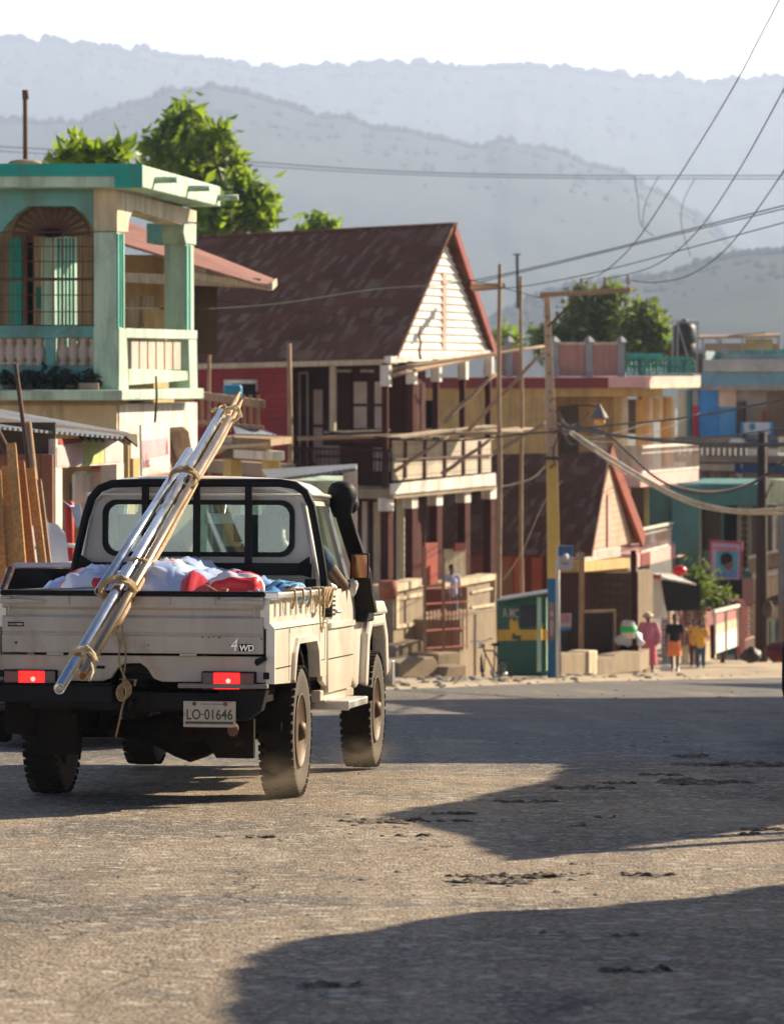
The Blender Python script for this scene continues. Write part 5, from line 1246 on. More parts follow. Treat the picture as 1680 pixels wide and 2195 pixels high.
mb = MB(); TB.box(mb, 415, 466, 600, 760, -3, -.1); mb.build('grey_side_wall', M_CONCD, th)
mb = MB(); TR_ = VP(330, 65, 372, 67); TR_.box(mb, 330, 373, 660, 1500, -.15, 0); mb.build('return_wall', M_WALLY, th)

# ------------------------------------------------------------------ wooden terrace
b_ = Vector((XW(500, 72), 72, vz(XW(500, 72), 72))); th = thing('timber_terrace', 'raised timber terrace with baluster rail on two yellow posts', 'terrace', b_)
T1 = VP(420, 74, 566, 70.5)
mb = MB(); mb.beam(T1.P(424, 846), T1.P(562, 866), .12, .14); mb.beam(T1.P(424, 905), T1.P(562, 917), .08, .07); mb.build('handrail', M_WOOD, th, bevel=.01)
mb = MB()
for px in range(432, 562, 15): mb.beam(T1.P(px, 846), T1.P(px, 925 if px > 470 else 915), .06, .05, up=(0, 1, 0))
mb.each('baluster', M_WOOD, th)
mb = MB(); mb.obox(T1.P(470, 950), T1.u3 * (T1.t(580) - T1.t(470)), Vector((.3, 2.5, 0)), Vector((0, 0, .12))); mb.obox(T1.P(470, 958, .03), T1.u3 * (T1.t(584) - T1.t(470)), T1.n3 * .10, Vector((0, 0, .07))); mb.build('deck', M_WOOD, th)
mb = MB(); T1.box(mb, 499, 584, 962, 982, -.1, .12); mb.build('white_beam', M_WHITEP, th, bevel=.02)
for px in (486, 569): mb = MB(); T1.box(mb, px - 9, px + 9, 982, 1540, -.2, 0); mb.build('post', M_YELLOW, th, bevel=.02)
mb = MB(); T1.box(mb, 476, 498, 945, 983, -.25, -.02); mb.build('post_head', M_CONCD, th)
mb = MB(); mb.beam(T1.P(440, 975), T1.P(500, 945), .05, .18); mb.beam(T1.P(450, 960, .2), T1.P(575, 952, .2), .04, .06); mb.build('loose_board', M_WOODL, th)
mb = MB(); T1.box(mb, 440, 590, 985, 1012, -2.4, -2.0); mb.build('rear_wall', M_CONC, th)
mb = MB(); sheet(mb, [P(498, 905, 72.5), P(560, 918, 71), P(594, 932, 70), P(505, 930, 70)], .03); single('zinc_sheet', mb, M_TINGREY, 'pale corrugated sheet lying on the timber terrace deck', 'sheet metal', P(545, 930, 71))
mb = MB(); q0 = T1.P(500, 838, -.8); mb.box(XW(478, 73), XW(518, 73), 73, 73.4, P(0, 852, 73).z, P(0, 824, 73).z); single('blue_drum', mb, mat('faded blue plastic', (.03, .25, .42), .5), 'faded blue plastic container behind the terrace handrail', 'container', P(498, 852, 73), bevel=.06)
mb = MB(); sheet(mb, [P(560, 1006, 66), P(765, 994, 64), P(762, 1003, 62.5), P(575, 1028, 62)], .05, 0); o = single('porch_roof', mb, M_TINGREY, 'low grey zinc awning sheet behind the truck cab', 'awning', P(660, 1010, 64))
mb = MB(); mb.box(XW(570, 66), XW(745, 66), 66, 69, vz(XW(650, 66), 66), P(600, 1030, 66).z); mb.box(XW(735, 65.5), XW(765, 65.5), 65.5, 65.7, vz(-1, 65), P(750, 1004, 65.5).z, 1); mb.box(XW(600, 65.9), XW(640, 65.9), 65.93, 66, vz(-1, 65), P(0, 1090, 66).z, 2)
single('market_stall', mb, [M_PALEG, M_WHITEP, M_DARK], 'pale green stall wall standing under the zinc awning', 'stall', (XW(650, 66), 66, vz(-1, 66)))

# ------------------------------------------------------------------ shop shed with corrugated awning and posters
b_ = Vector((XW(130, 47), 47, vz(XW(130, 47), 47))); th = thing('shop_shed', 'open shop shed with corrugated awning and faded poster strip at the left', 'shop', b_)
mb = MB(); sheet(mb, [P(-120, 855, 52), P(275, 926, 50), P(262, 936, 47.5), P(-120, 905, 45)], .03); mb.build('awning', M_TINGREY, th)
q = random.Random(4); mb = MB()
for i in range(24): a = i / 23; p = P(-60 + 330 * a, 895 + 40 * a, 47.0 + a); sheet(mb, [p, p + Vector((.14, 0, -.05 - q.random() * .08)), p + Vector((.1, .5, .02)), p + Vector((-.06, .5, .02))], .02)
mb.build('ragged_shadow', M_CONCD, th)  # dark scraps stand in for the ragged shadow along the awning edge
mb = MB(); S1 = VP(-80, 46.5, 125, 46.5); S1.box(mb, -120, 119, 905, 990, -.1, 0); mb.build('gable_boards', M_CONCD, th)
S2 = VP(119, 46.4, 264, 49.8)
mb = MB(); S2.poly(mb, [(119, 941), (264, 936), (264, 994), (119, 1003)], -.08, 0)
PINKP = mat('faded pink poster', (.66, .44, .42), .8); GRNP = mat('faded green poster', (.42, .50, .16), .8); REDP = mat('dull red poster', (.36, .05, .04), .8)
mb.build('sign_panel', M_WHITEP, th)
for a, b, c_, d_, mm in ((122, 176, 958, 1000, PINKP), (181, 222, 945, 995, GRNP), (225, 260, 956, 992, PINKP), (126, 176, 941, 953, REDP)):
    mb = MB(); S2.poly(mb, [(a, c_), (b, c_ - (b - a) * .03), (b, d_ - (b - a) * .06), (a, d_)], .0, .008); mb.build('poster', mm, th)
mb = MB(); S2.box(mb, 119, 134, 1003, 1440, -.22, 0); mb.build('white_post', M_WHITEP, th, bevel=.02)
mb = MB(); S2.box(mb, 250, 265, 994, 1440, -.2, 0); mb.build('white_post', M_WHITEP, th)
S3 = VP(119, 50.5, 270, 50.5); mb = MB(); S3.box(mb, 100, 275, 930, 1460, -.2, 0); mb.build('rear_wall', M_WALLY, th)
for a, b, c_, d_, mm in ((142, 160, 1000, 1030, M_YELLOW), (142, 160, 1036, 1075, mat('dull teal poster', (.10, .22, .18), .8)), (196, 235, 1012, 1045, PINKP), (196, 222, 992, 1005, REDP), (196, 236, 1048, 1060, mat('dull blue poster', (.06, .12, .25), .8))):
    mb = MB(); S3.box(mb, a, b, c_, d_, 0, .02); mb.build('wall_poster', mm, th)
mb = MB(); S3.box(mb, 134, 142, 1003, 1440, 0, .5); mb.build('brown_door_edge', M_WOOD, th)
p = P(178, 1082, 49.5); mb = MB(); mb.lathe([(.11, 0), (.13, .03), (.13, .36), (.10, .40)], p, (0, 0, 1), 16); mb.tube([p, p + Vector((0, 0, -.9))], .03, 8); single('water_jug', mb, M_WHITEP, 'white cylindrical water container on a stand inside the shed', 'container', p)
p = P(149, 1152, 49); mb = MB(); mb.lathe([(.05, -1.0), (.055, -.02), (.055, .42), (.03, .44)], p, (0, 0, 1), 12); single('red_column', mb, mat('bright red paint', (.55, .03, .03), .6), 'slim bright red pillar inside the open shed', 'pillar', p)
mb = MB(); c0 = P(160, 1085, 47.8); sheet(mb, [c0 + Vector((-.05, 0, 0)), c0 + Vector((.06, 0, .03)), c0 + Vector((.10, 0, -.2)), c0 + Vector((.02, 0, -.26))], .02); mb.tube([P(134, 1072, 47), P(150, 1085, 47.5), c0], .006, 5); single('blue_cloth', mb, mat('pale blue cloth', (.40, .55, .78), .85), 'small pale blue cloth hanging from a string by the white post', 'cloth', c0)
# white plastic chairs
def chair(px, py, D, lab, rz=0):
    c0 = P(px, py, D); t = thing('plastic_chair', lab, 'chair', c0, 'white plastic chairs by the shed', rot=(0, 0, rz)); W_ = mat('white plastic', (.72, .72, .74), .4)
    z = -.45 + .0
    mb = MB(); mb.box(-.22, .22, -.22, .22, 0, .03); mb.build('seat', W_, t, bevel=.012)
    mb = MB(); vs = []
    for i in range(7):
        for j in range(5): a = -.22 + .44 * i / 6; vs.append((a, .22 + .10 * j / 4 - .04 * (a / .22) ** 2, .03 + .46 * j / 4 - (.10 * (a / .22) ** 4 if j == 4 else 0)))
    mb.add(vs + [(v[0], v[1] + .012, v[2]) for v in vs], [(i * 5 + j, i * 5 + j + 1, (i + 1) * 5 + j + 1, (i + 1) * 5 + j) for i in range(6) for j in range(4)] + [(35 + i * 5 + j, 35 + (i + 1) * 5 + j, 35 + (i + 1) * 5 + j + 1, 35 + i * 5 + j + 1) for i in range(6) for j in range(4)], 0, True); mb.build('backrest', W_, t)
    for sx in (-1, 1):
        mb = MB(); mb.tube([(.22 * sx, -.2, .02), (.25 * sx, -.2, .22), (.25 * sx, .1, .24), (.21 * sx, .25, .25)], .016, 6); mb.build('armrest', W_, t)
        for sy in (-1, 1): mb = MB(); mb.beam((.19 * sx, .19 * sy, 0), (.23 * sx, .23 * sy, -.43), .04, .03); mb.build('leg', W_, t)
    return t
chair(128, 1222, 43, 'white plastic chair behind the dark parked car nearest the planks', .6)
chair(142, 1212, 45.5, 'white plastic chair further back beside the white shed post', 2.4)
# leaning planks
q = random.Random(12)
specs = [(-12, 1290, -30, 985, 14, 1, 'narrow reddish plank at the left edge leaning on the shed'), (8, 1290, -6, 1010, 18, 0, 'orange plank with a sawn top beside the left edge'), (34, 1290, 12, 1002, 18, 0, 'orange plank third from the left in the leaning stack'),
         (52, 1285, 24, 952, 20, 0, 'tallest bright orange plank in the leaning stack'), (76, 1280, 44, 990, 17, 1, 'reddish plank right of the tallest one'), (98, 1270, 66, 1005, 18, 0, 'orange plank at the right end of the leaning stack'), (20, 1290, 14, 1000, 12, 1, 'dark red board edge between two orange planks'), (112, 1265, 84, 1030, 10, 2, 'grey weathered slat against the right of the planks'),
         (66, 1270, 46, 1020, 14, 1, 'shaded plank tucked behind the bright ones')]
for i, (x0, y0, x1, y1, w_, ty, lab) in enumerate(specs):
    a = P(x0, y0, 40.5 + .05 * i); b = P(x1, y1, 41.6 + .06 * i); g_ = prof(40.5); d = (a - b); a = b + d * ((b.z - g_ - .05) / (b.z - a.z))
    mb = MB(); mb.beam(a, b, w_ / F * 41 * 1.05, .05, up=(0, 1, 0)); single('plank', mb, [M_WOODO, M_WOODR, M_WOOD][ty], lab, 'plank', a, 'timber planks leaning by the shed', bevel=.006)
for i, (x0, y0, x1, y1, r, lab) in enumerate(((60, 1000, 33, 780, .032, 'thin dark rusty pole rising in front of the awning'), (72, 1030, 60, 905, .05, 'thick reddish brown stake behind the planks'), (40, 1020, -20, 900, .06, 'dark slanted stick crossing behind the planks'))):
    a, b = P(x0, y0, 44), P(x1, y1, 44); d = a - b; a = b + d * ((b.z - prof(44)) / (b.z - a.z)); mb = MB(); mb.tube([a, (a + b) / 2 + Vector((.02, 0, 0)), b], [r, r * .9, r * .75], 8); single('stake', mb, M_IRON if i != 1 else M_WOOD, lab, 'pole', a)
mb = MB(); mb.box(XW(-200, 46.2), XW(112, 46.2), 46.2, 46.4, prof(46), P(0, 975, 46).z); single('board_wall', mb, mat('red brown boards', (.22, .09, .05), .85, .2, 2, .3, 25, kind='plank', kp=(.2, 0)), 'red brown board wall behind the leaning planks', 'wall', (XW(50, 46.2), 46.2, prof(46)))
# ------------------------------------------------------------------ brown roofed house with gallery
M_ROOFB = mat('rusted brown roof sheets', (.165, .070, .044), .92, .25, .6, .15, 15, kind='sheet', kp=(.70, 1.75, .010, (.05, .025, .018), (.33, .21, .15), .70), col2=(.16, .08, .055), stain=.53, ss=1.3, spec=.08)
M_CLAPW = mat('white clapboards', (.62, .58, .52), .8, .06, 2, .1, 30)
M_REDW = mat('dark red boards', (.23, .018, .022), .8, .15, 1.5, .2, 25, kind='plank', kp=(.16, 1))
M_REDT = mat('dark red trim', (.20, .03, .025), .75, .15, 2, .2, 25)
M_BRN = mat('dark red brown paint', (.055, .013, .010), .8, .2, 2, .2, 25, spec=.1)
M_SHUT = mat('pinkish white shutter', (.60, .50, .44), .8, .1, 3, .1, 30)
M_CLOTH = mat('sun faded gallery boards', (.45, .38, .29), .85, .15, 1.2, .3, 20, kind='plank', kp=(.25, 1))
b_ = Vector((XW(840, 98), 98, vz(XW(840, 98), 98))); H = thing('gallery_house', 'tall dark red wooden house with steep rusted brown roof and white gable', 'house', b_)
E1, E2, E3, E4 = P(330, 779, 101), P(850, 766, 97), P(1061, 752, 105), None
A2, A1 = P(972, 480, 101), P(330, 514, 107)
E4 = E3 + (E1 - E2)
def roofslab(mb, a, b, c, d, t=.07, mi=0): sheet(mb, [a, b, c, d], t, mi)
mb = MB(); roofslab(mb, E1, E2, A2, A1); mb.build('front_roof_slope', M_ROOFB, H)
mb = MB(); roofslab(mb, E4, E3, A2 + Vector((0, .02, 0)), A1 + Vector((0, .02, 0))); mb.build('rear_roof_slope', M_ROOFB, H)
mb = MB(); mb.beam(A1 + Vector((0, 0, .02)), A2 + Vector((.05, 0, .02)), .18, .05); mb.build('ridge_cap', M_ROOFB, H)
G = VP(850, 97.05, 1061, 105.05)
gin = -.10
mb = MB(); g0, g1, ga = G.P(850, 766, gin), G.P(1052, 752, gin), None
# gable clapboards on the plane set back under the roof edge
t0 = 0.0; t1 = (Vector((E3.x, E3.y)) - Vector((E2.x, E2.y))).length; zbase = E2.z + .02; zap = A2.z - .35; tm = t1 / 2
hb_ = .19; z = zbase; rows = 0
while z < zap - .05:
    zz = min(z + hb_, zap); f0 = (z - zbase) / (zap - zbase); f1 = (zz - zbase) / (zap - zbase)
    a0, b0, a1, b1 = tm * f0 + .12, t1 - tm * f0 - .12, tm * f1 + .12, t1 - tm * f1 - .12
    pts = [G.w(a0, z, gin + .055), G.w(b0, z, gin + .055), G.w(b1, zz, gin), G.w(a1, zz, gin)]
    bk = [G.w(a0, z, gin - .05), G.w(b0, z, gin - .05), G.w(b1, zz, gin - .05), G.w(a1, zz, gin - .05)]
    mb.add(pts + bk, [(0, 1, 2, 3), (7, 6, 5, 4), (0, 4, 5, 1), (3, 2, 6, 7), (0, 3, 7, 4), (1, 5, 6, 2)]); z = zz
mb.build('gable_boards', M_CLAPW, H)
mb = MB(); sl = G.t(953, gin) ; mb.obox(G.w(sl - .35, G.P(953, 748, gin).z, gin), G.u3 * .30, G.n3 * .06, Vector((0, 0, G.P(953, 583, gin).z - G.P(953, 748, gin).z))); mb.build('gable_slit', mat('pink slit shutter', (.50, .30, .25), .8), H)
mb = MB(); mb.beam(E3 + Vector((.03, 0, -.12)), A2 + Vector((.03, 0, -.12)), .06, .26); mb.build('rake_board', M_REDT, H)
mb = MB(); mb.beam(E1 - Vector((0, .04, .10)), E2 - Vector((0, .04, .10)), .06, .13); mb.build('eaves_beam', M_WOODL, H)
mb = MB(); G.poly(mb, [(838, 764), (1062, 750), (1062, 764), (838, 778)], -.15, .02); mb.build('gable_beam', M_WHITEP, H)
# upper storey
U = VP(430, 100.2, 840, 97.4)
mb = MB(); U.box(mb, 330, 618, 779, 1060, -.2, 0); mb.build('red_board_wall', M_REDW, H)
U2 = VP(430, 102.0, 885, 99.6)
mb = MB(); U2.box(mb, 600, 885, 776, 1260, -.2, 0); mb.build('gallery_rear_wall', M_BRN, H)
for (a, b, c_, d_, mm, nm) in ((638, 660, 800, 1000, M_BRN, 'door_frame'), (672, 690, 835, 990, M_SHUT, 'door'), (758, 785, 818, 918, M_SHUT, 'door'), (803, 822, 818, 918, M_SHUT, 'door'), (727, 752, 800, 1000, M_BRN, 'door_frame'), (722, 752, 792, 798, M_WHITEP, 'lintel'), (772, 800, 792, 798, M_WHITEP, 'lintel'), (675, 752, 955, 1000, M_SHUT, 'door'), (800, 835, 960, 1010, M_SHUT, 'door')):
    mb = MB(); U2.box(mb, a, b, c_, d_, 0, .05)
    if nm == 'door': U2.box(mb, a, b, (c_ + d_) / 2 - 3, (c_ + d_) / 2 + 3, .05, .08, mi=1)
    mb.build(nm, [mm, M_BRN], H)
mb = MB(); U2.box(mb, 640, 643, 800, 1000, .05, .09); U2.box(mb, 657, 660, 800, 1000, .05, .09); U2.box(mb, 640, 660, 797, 801, .05, .10); mb.build('door_trim', M_WHITEP, H)
mb = MB(); U.box(mb, 706, 716, 776, 925, -.1, .02); mb.build('cream_post', M_WOODL, H)
mb = MB(); U.box(mb, 480, 550, 814, 838, 0, .05, mi=1); U.box(mb, 497, 548, 822, 860, .02, .06); mb.build('small_window', [M_DARK, M_WHITEP], H)
mb = MB(); mb.beam(U.P(618, 938, .3), U.P(842, 944, .3), .08, .12); mb.beam(U.P(618, 960, .3), U.P(842, 966, .3), .05, .06); mb.build('gallery_rail', M_BRN, H)
mb = MB()
for px in range(642, 834, 9): mb.beam(U.P(px, 962, .3), U.P(px, 1040, .3), .035, .035, up=(0, 1, 0))
mb.each('baluster', M_BRN, H)
mb = MB(); mb.beam(U.P(700, 926, .35), U.P(832, 922, .35), .2, .05); mb.build('rail_plank', M_WOODL, H)
GA = VP(838, 96, 1062, 103.8)
mb = MB(); zt_ = U.P(835, 1045, .4).z; mb.prism([U.P(560, 1045, .35), GA.P(839, 1050, 0), GA.P(1062, 1030, 0), GA.P(1062, 1030, -2.6), U.P(560, 1045, -2)], (0, 0, -.22)); mb.build('gallery_floor', M_CONC, H)
mb = MB(); GA.poly(mb, [(839, 1037), (1062, 1014), (1063, 1040), (840, 1060)], 0, .05); mb.build('white_fascia', M_WHITEP, H)
mb = MB(); mb.beam(U.P(640, 1050, .4), U.P(838, 1055, .4), .05, .28); mb.build('grey_fascia', M_CONC, H)
tops = [(835, 778), (890, 774), (943, 770), (1000, 766), (1055, 760)]
for px, py in tops:
    mb = MB(); q = GA.t(px); zt_, zb_ = GA.P(px, py).z, GA.P(px, 1045 - (px - 840) * .09).z; q2 = GA.w(q, zb_, -.2); mb.obox(q2, GA.u3 * .12, GA.n3 * .14, Vector((0, 0, (zt_ - zb_)))); mb.obox(GA.w(q - .03, zt_ - .55, -.23), GA.u3 * .22, GA.n3 * .22, Vector((0, 0, .5)), 1); mb.build('gallery_post', [M_BRN, M_WHITEP], H)
mb = MB(); GA.poly(mb, [(845, 944), (1052, 938), (1052, 1012), (845, 1030)], -.12, -.06); mb.build('gallery_panel', M_CLOTH, H)
mb = MB()
for px in (870, 912, 955, 995, 1030): GA.box(mb, px, px + 3, 945, 1025, -.06, 0)
mb.beam(GA.P(842, 985), GA.P(1056, 975), .04, .04); mb.build('panel_bars', M_IRON, H)
mb = MB(); mb.obox(GA.w(GA.t(850), GA.P(850, 937).z, -.3), GA.u3 * 5.2, GA.n3 * .9, Vector((0, 0, .05))); mb.build('gallery_plank', M_WOODL, H)
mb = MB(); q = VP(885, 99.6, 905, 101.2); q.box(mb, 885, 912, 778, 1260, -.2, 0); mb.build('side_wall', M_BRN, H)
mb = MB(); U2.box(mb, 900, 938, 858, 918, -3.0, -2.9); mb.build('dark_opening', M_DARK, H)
# ground floor
mb = MB(); GL = VP(838, 96.3, 1062, 104.1)
for px, top_, bot in ((838, 1068, 1280), (890, 1062, 1270), (943, 1056, 1256), (1003, 1050, 1246), (1058, 1042, 1240)):
    mb = MB(); GL.box(mb, px - 6, px + 5, top_, bot, -.25, -.05); GL.box(mb, px - 7, px + 6, top_, top_ + 28, -.27, -.02, mi=1); mb.build('porch_post', [M_BRN, M_WHITEP], H)
for a, b, mm in ((760, 776, M_BRN), (776, 786, M_SHUT), (800, 822, M_WOODL), (825, 836, M_BRN)):
    mb = MB(); U2.box(mb, a, b, 1075, 1290, .1, .2); mb.build('porch_door', mm, H)
mb = MB(); GW = VP(858, 98.5, 960, 103.5); GW.box(mb, 866, 886, 1068, 1262, -.2, 0); 
for k in range(12): GW.box(mb, 866, 886, 1075 + k * 15, 1077 + k * 15, 0, .03, mi=1)
mb.build('cream_porch_wall', [M_CREAM, M_CONC], H)
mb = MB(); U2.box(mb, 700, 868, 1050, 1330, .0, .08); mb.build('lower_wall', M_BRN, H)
# concrete terrace walls
M_CB = M_CONC
bz = prof(96) + .1
cw = thing('concrete_terrace', 'bare concrete terrace wall with inset panels below the brown roofed house', 'wall', (XW(950, 96), 96, bz))
T = VP(840, 95.2, 1067, 102.5)
mb = MB(); T.poly(mb, [(843, 1262), (912, 1252), (912, 1420), (843, 1440)], -.35, 0); mb.build('left_wall', M_CB, cw)
mb = MB(); T.poly(mb, [(836, 1255), (914, 1240), (914, 1255), (836, 1272)], -.4, .08); mb.build('left_coping', M_CREAM, cw)
mb = MB(); T.poly(mb, [(850, 1280), (905, 1270), (905, 1278), (850, 1288)], 0, .05); T.poly(mb, [(850, 1340), (905, 1332), (905, 1340), (850, 1348)], 0, .05); T.poly(mb, [(850, 1280), (856, 1280), (856, 1345), (850, 1346)], 0, .045); mb.build('panel_frame', M_CREAM, cw)
mb = MB(); T.poly(mb, [(1000, 1252), (1065, 1240), (1065, 1330), (1000, 1345)], -.35, 0); mb.build('right_wall', M_CB, cw)
mb = MB(); T.poly(mb, [(950, 1250), (1066, 1230), (1066, 1242), (950, 1263)], -.4, .08); mb.build('right_coping', M_CREAM, cw)
mb = MB(); T.poly(mb, [(1012, 1268), (1060, 1258), (1060, 1263), (1012, 1273)], 0, .05); T.poly(mb, [(1012, 1300), (1060, 1293), (1060, 1299), (1012, 1306)], 0, .05); T.poly(mb, [(1062, 1240), (1069, 1238), (1069, 1285), (1062, 1287)], -.3, .1); mb.build('panel_frame', M_CREAM, cw)
T3 = VP(995, 96.5, 1090, 99.5)
mb = MB(); T3.poly(mb, [(985, 1330), (1010, 1318), (1088, 1308), (1090, 1450), (985, 1462)], -1.6, 0); mb.build('plinth', M_CB, cw)
mb = MB(); z0 = prof(95)
T2 = VP(845, 93.5, 1000, 95.5)
mb.build('x', M_CB, cw) if False else None
for i, (pts, off) in enumerate((([(846, 1385), (905, 1372), (912, 1390), (912, 1462), (846, 1462)], -.8), ([(852, 1420), (930, 1408), (938, 1420), (938, 1465), (852, 1465)], .3), ([(938, 1402), (985, 1398), (985, 1445), (938, 1448)], .1), ([(960, 1430), (1000, 1425), (1000, 1465), (950, 1467)], .6))):
    mb = MB(); T2.poly(mb, pts, off - .9, off); mb.build('step', M_CB, cw, bevel=.03)
# rusty gate
gt = thing('iron_gate', 'rusty red iron gate of thin bars in front of the concrete steps', 'gate', (XW(950, 94.5), 94.5, prof(94.5)))
GT = VP(908, 94.5, 1003, 96.5)
mb = MB()
for px in range(912, 1004, 8): mb.beam(GT.P(px, 1262, 0), GT.P(px, 1392, 0), .025, .025, up=(0, 1, 0))
for py in (1262, 1295, 1320, 1352, 1390): mb.beam(GT.P(908, py, 0), GT.P(1003, py - 6, 0), .035, .035)
for k in range(5): mb.beam(GT.P(945 + 6 * k, 1270, .0), GT.P(950 + 5 * k, 1388, .01), .018, .018, up=(0, 1, 0))
mb.build('bars', mat('rusty red iron', (.26, .07, .04), .85, .3, 8, .2, 30), gt)
mb = MB(); GT.box(mb, 912, 938, 1165, 1255, -.3, -.2); mb.build('red_panel', mat('faded red door', (.30, .05, .03), .8, .2, 2, .2, 25), gt)
mb = MB(); mb.beam(GT.P(910, 1172, 0), GT.P(910, 1420, 0), .07, .07, up=(0, 1, 0)); mb.beam(GT.P(950, 1195, 0), GT.P(950, 1400, 0), .08, .08, up=(0, 1, 0)); mb.build('gate_post', M_WOOD, gt)
bb = thing('porch_screen', 'white painted screen behind the person on the porch', 'screen', P(975, 1250, 100)); q = VP(950, 100.5, 1000, 101); mb = MB(); q.box(mb, 952, 998, 1178, 1255, -.1, 0); mb.build('screen_board', M_CREAM, bb); mb = MB(); q.box(mb, 975, 997, 1165, 1182, -.05, .05); mb.build('screen_top', M_REDT, bb)
# bucket on the low wall
p = P(832, 1245, 93); mb = MB(); mb.lathe([(.20, -.42), (.24, 0), (.20, 0)], p, (0, 0, 1), 14); o = single('red_tub', mb, mat('brownish red tub', (.30, .09, .05), .7), 'brownish red tub at the corner of the concrete wall', 'tub', p)

# ------------------------------------------------------------------ scaffolding of rough poles
sc_t = []
def scaf(a, b, D0, D1, r, lab, toground=False, m=M_WOOD):
    p0, p1 = P(a[0], a[1], D0), P(b[0], b[1], D1)
    if toground: p0.z = prof(D0) + .05
    n_ = 6; pts = [p0 + (p1 - p0) * i / n_ + Vector((.02 * math.sin(i * 2.1 + a[0]), 0, 0)) for i in range(n_ + 1)]
    mb = MB(); mb.tube(pts, [r * (1 - .04 * i) for i in range(n_ + 1)], 7); single('scaffold_pole', mb, m, lab, 'pole', p0, 'scaffold poles around the brown roofed house')
scaf((621, 1000), (621, 736), 95, 95, .075, 'upright scaffold pole in front of the red board wall', True)
scaf((448, 1000), (448, 682), 96, 96, .055, 'upright scaffold pole nearest the teal house', True)
scaf((1070, 1000), (1070, 566), 94, 94, .065, 'tall upright scaffold pole just right of the white gable', True)
scaf((1118, 1000), (1117, 592), 98, 98, .055, 'second tall scaffold pole between the gable and the utility pole', True)
scaf((843, 803), (1062, 758), 95.5, 102, .06, 'nearly level scaffold pole under the gable beam')
scaf((843, 790), (1165, 742), 96, 100, .05, 'long scaffold pole sloping up towards the utility pole')
scaf((950, 905), (1062, 800), 95, 96, .06, 'diagonal brace crossing the upper gallery opening')
scaf((1000, 925), (1166, 752), 97, 96, .05, 'diagonal brace reaching the utility pole')
scaf((842, 1012), (960, 935), 95.2, 96, .05, 'diagonal brace across the gallery panel at its left')
scaf((948, 1015), (1062, 935), 95.2, 96, .05, 'diagonal brace across the gallery panel at its right')
scaf((1060, 970), (1180, 900), 95.2, 96, .05, 'slanting pole right of the gallery corner')
scaf((900, 770), (900, 702), 94.5, 94.5, .035, 'thin stick rising before the white gable')
scaf((640, 940), (1120, 925), 94.6, 97, .05, 'long level pole along the upper gallery rail')
scaf((1015, 616), (1078, 612), 101, 100, .10, 'short beam end poking out right of the gable')
for i, (a, b, D, lab) in enumerate((((842, 938), (960, 922), 95.0, 'bleached plank lying on the left of the scaffold'), ((935, 928), (1055, 913), 96.5, 'bleached plank lying on the middle of the scaffold'), ((1045, 925), (1125, 918), 97, 'short bleached plank at the right end of the scaffold'))):
    p0, p1 = P(a[0], a[1], D), P(b[0], b[1], D + 1.5); mb = MB(); mb.beam(p0, p1, .5, .05); single('scaffold_plank', mb, M_WOODL, lab, 'plank', p0, 'planks lying on the scaffold')

# ------------------------------------------------------------------ yellow building
Y0, Y1 = 130, 138
b_ = Vector((XW(1200, 131), 131, prof(131))); Y = thing('yellow_house', 'yellow three storey house with pink trimmed balconies behind the utility pole', 'house', b_)
YF = VP(900, Y0, 1385, Y0); YS = VP(1385, Y0, 1500, Y1)
mb = MB(); YF.box(mb, 860, 1385, 809, 832, -8, .25); mb.build('red_fascia', M_REDT, Y)
mb = MB(); YS.poly(mb, [(1383, 807), (1501, 805), (1501, 826), (1383, 831)], -2, .1); mb.build('pink_fascia', mat('pink painted trim', (.68, .38, .33), .8, .08, 2, .2, 25), Y)
M_PINK = MATS['pink painted trim']
mb = MB(); YS.poly(mb, [(1384, 826), (1500, 822), (1500, 830), (1384, 832)], 0.1, .14); mb.build('fascia_edge', M_CREAM, Y)
mb = MB(); YF.box(mb, 860, 1190, 832, 1500, -8, 0); mb.build('front_wall', M_WALLY, Y)
mb = MB(); YF.box(mb, 1190, 1345, 832, 1500, -3.2, -1.6); YF.box(mb, 1190, 1420, 832, 850, -1.0, 0.0); mb.build('recessed_wall', M_YELLOW, Y)
mb = MB(); YF.box(mb, 900, 938, 868, 918, 0, .05); mb.build('dark_window', M_DARK, Y)
for a, b, c_, d_ in ((1315, 1345, 850, 1010), (1376, 1400, 850, 1005), (1404, 1420, 852, 900), (1428, 1446, 850, 1000), (1378, 1394, 1042, 1175), (1422, 1436, 1040, 1160), (1340, 1352, 1042, 1180)):
    D = 130.5 + (a - 1315) * .045; q = VP(a, D, b, D + .15); mb = MB(); q.box(mb, a, a + (b - a) * .6, c_, d_, -.4, 0); q.box(mb, a + (b - a) * .6, b, c_, d_, -.4, .005, mi=1); mb.build('balcony_column', [M_YELLOW, M_CREAM], Y)
M_YSHADE = M_YELLOW
for a, b, c_, d_, mm in ((1200, 1240, 870, 1000, M_CONCD), (1268, 1300, 905, 1010, M_WOODL), (1346, 1362, 856, 930, M_CONCD), (1362, 1376, 856, 1000, M_YELLOW)):
    mb = MB(); YF.box(mb, a, b, c_, d_, -1.6, -1.5); mb.build('balcony_door', mm, Y)
YB = VP(1300, Y0 - .3, 1497, Y1)
mb = MB(); YS.poly(mb, [(1372, 1016), (1497, 1006), (1497, 1030), (1372, 1044)], -2.0, .3); YF.box(mb, 1190, 1378, 1000, 1022, -1.5, .2, mi=0); mb.build('upper_balcony_slab', M_PINK, Y)
mb = MB(); YS.poly(mb, [(1366, 1188), (1487, 1156), (1487, 1186), (1366, 1216)], -2.0, .3); mb.build('lower_balcony_slab', M_PINK, Y)
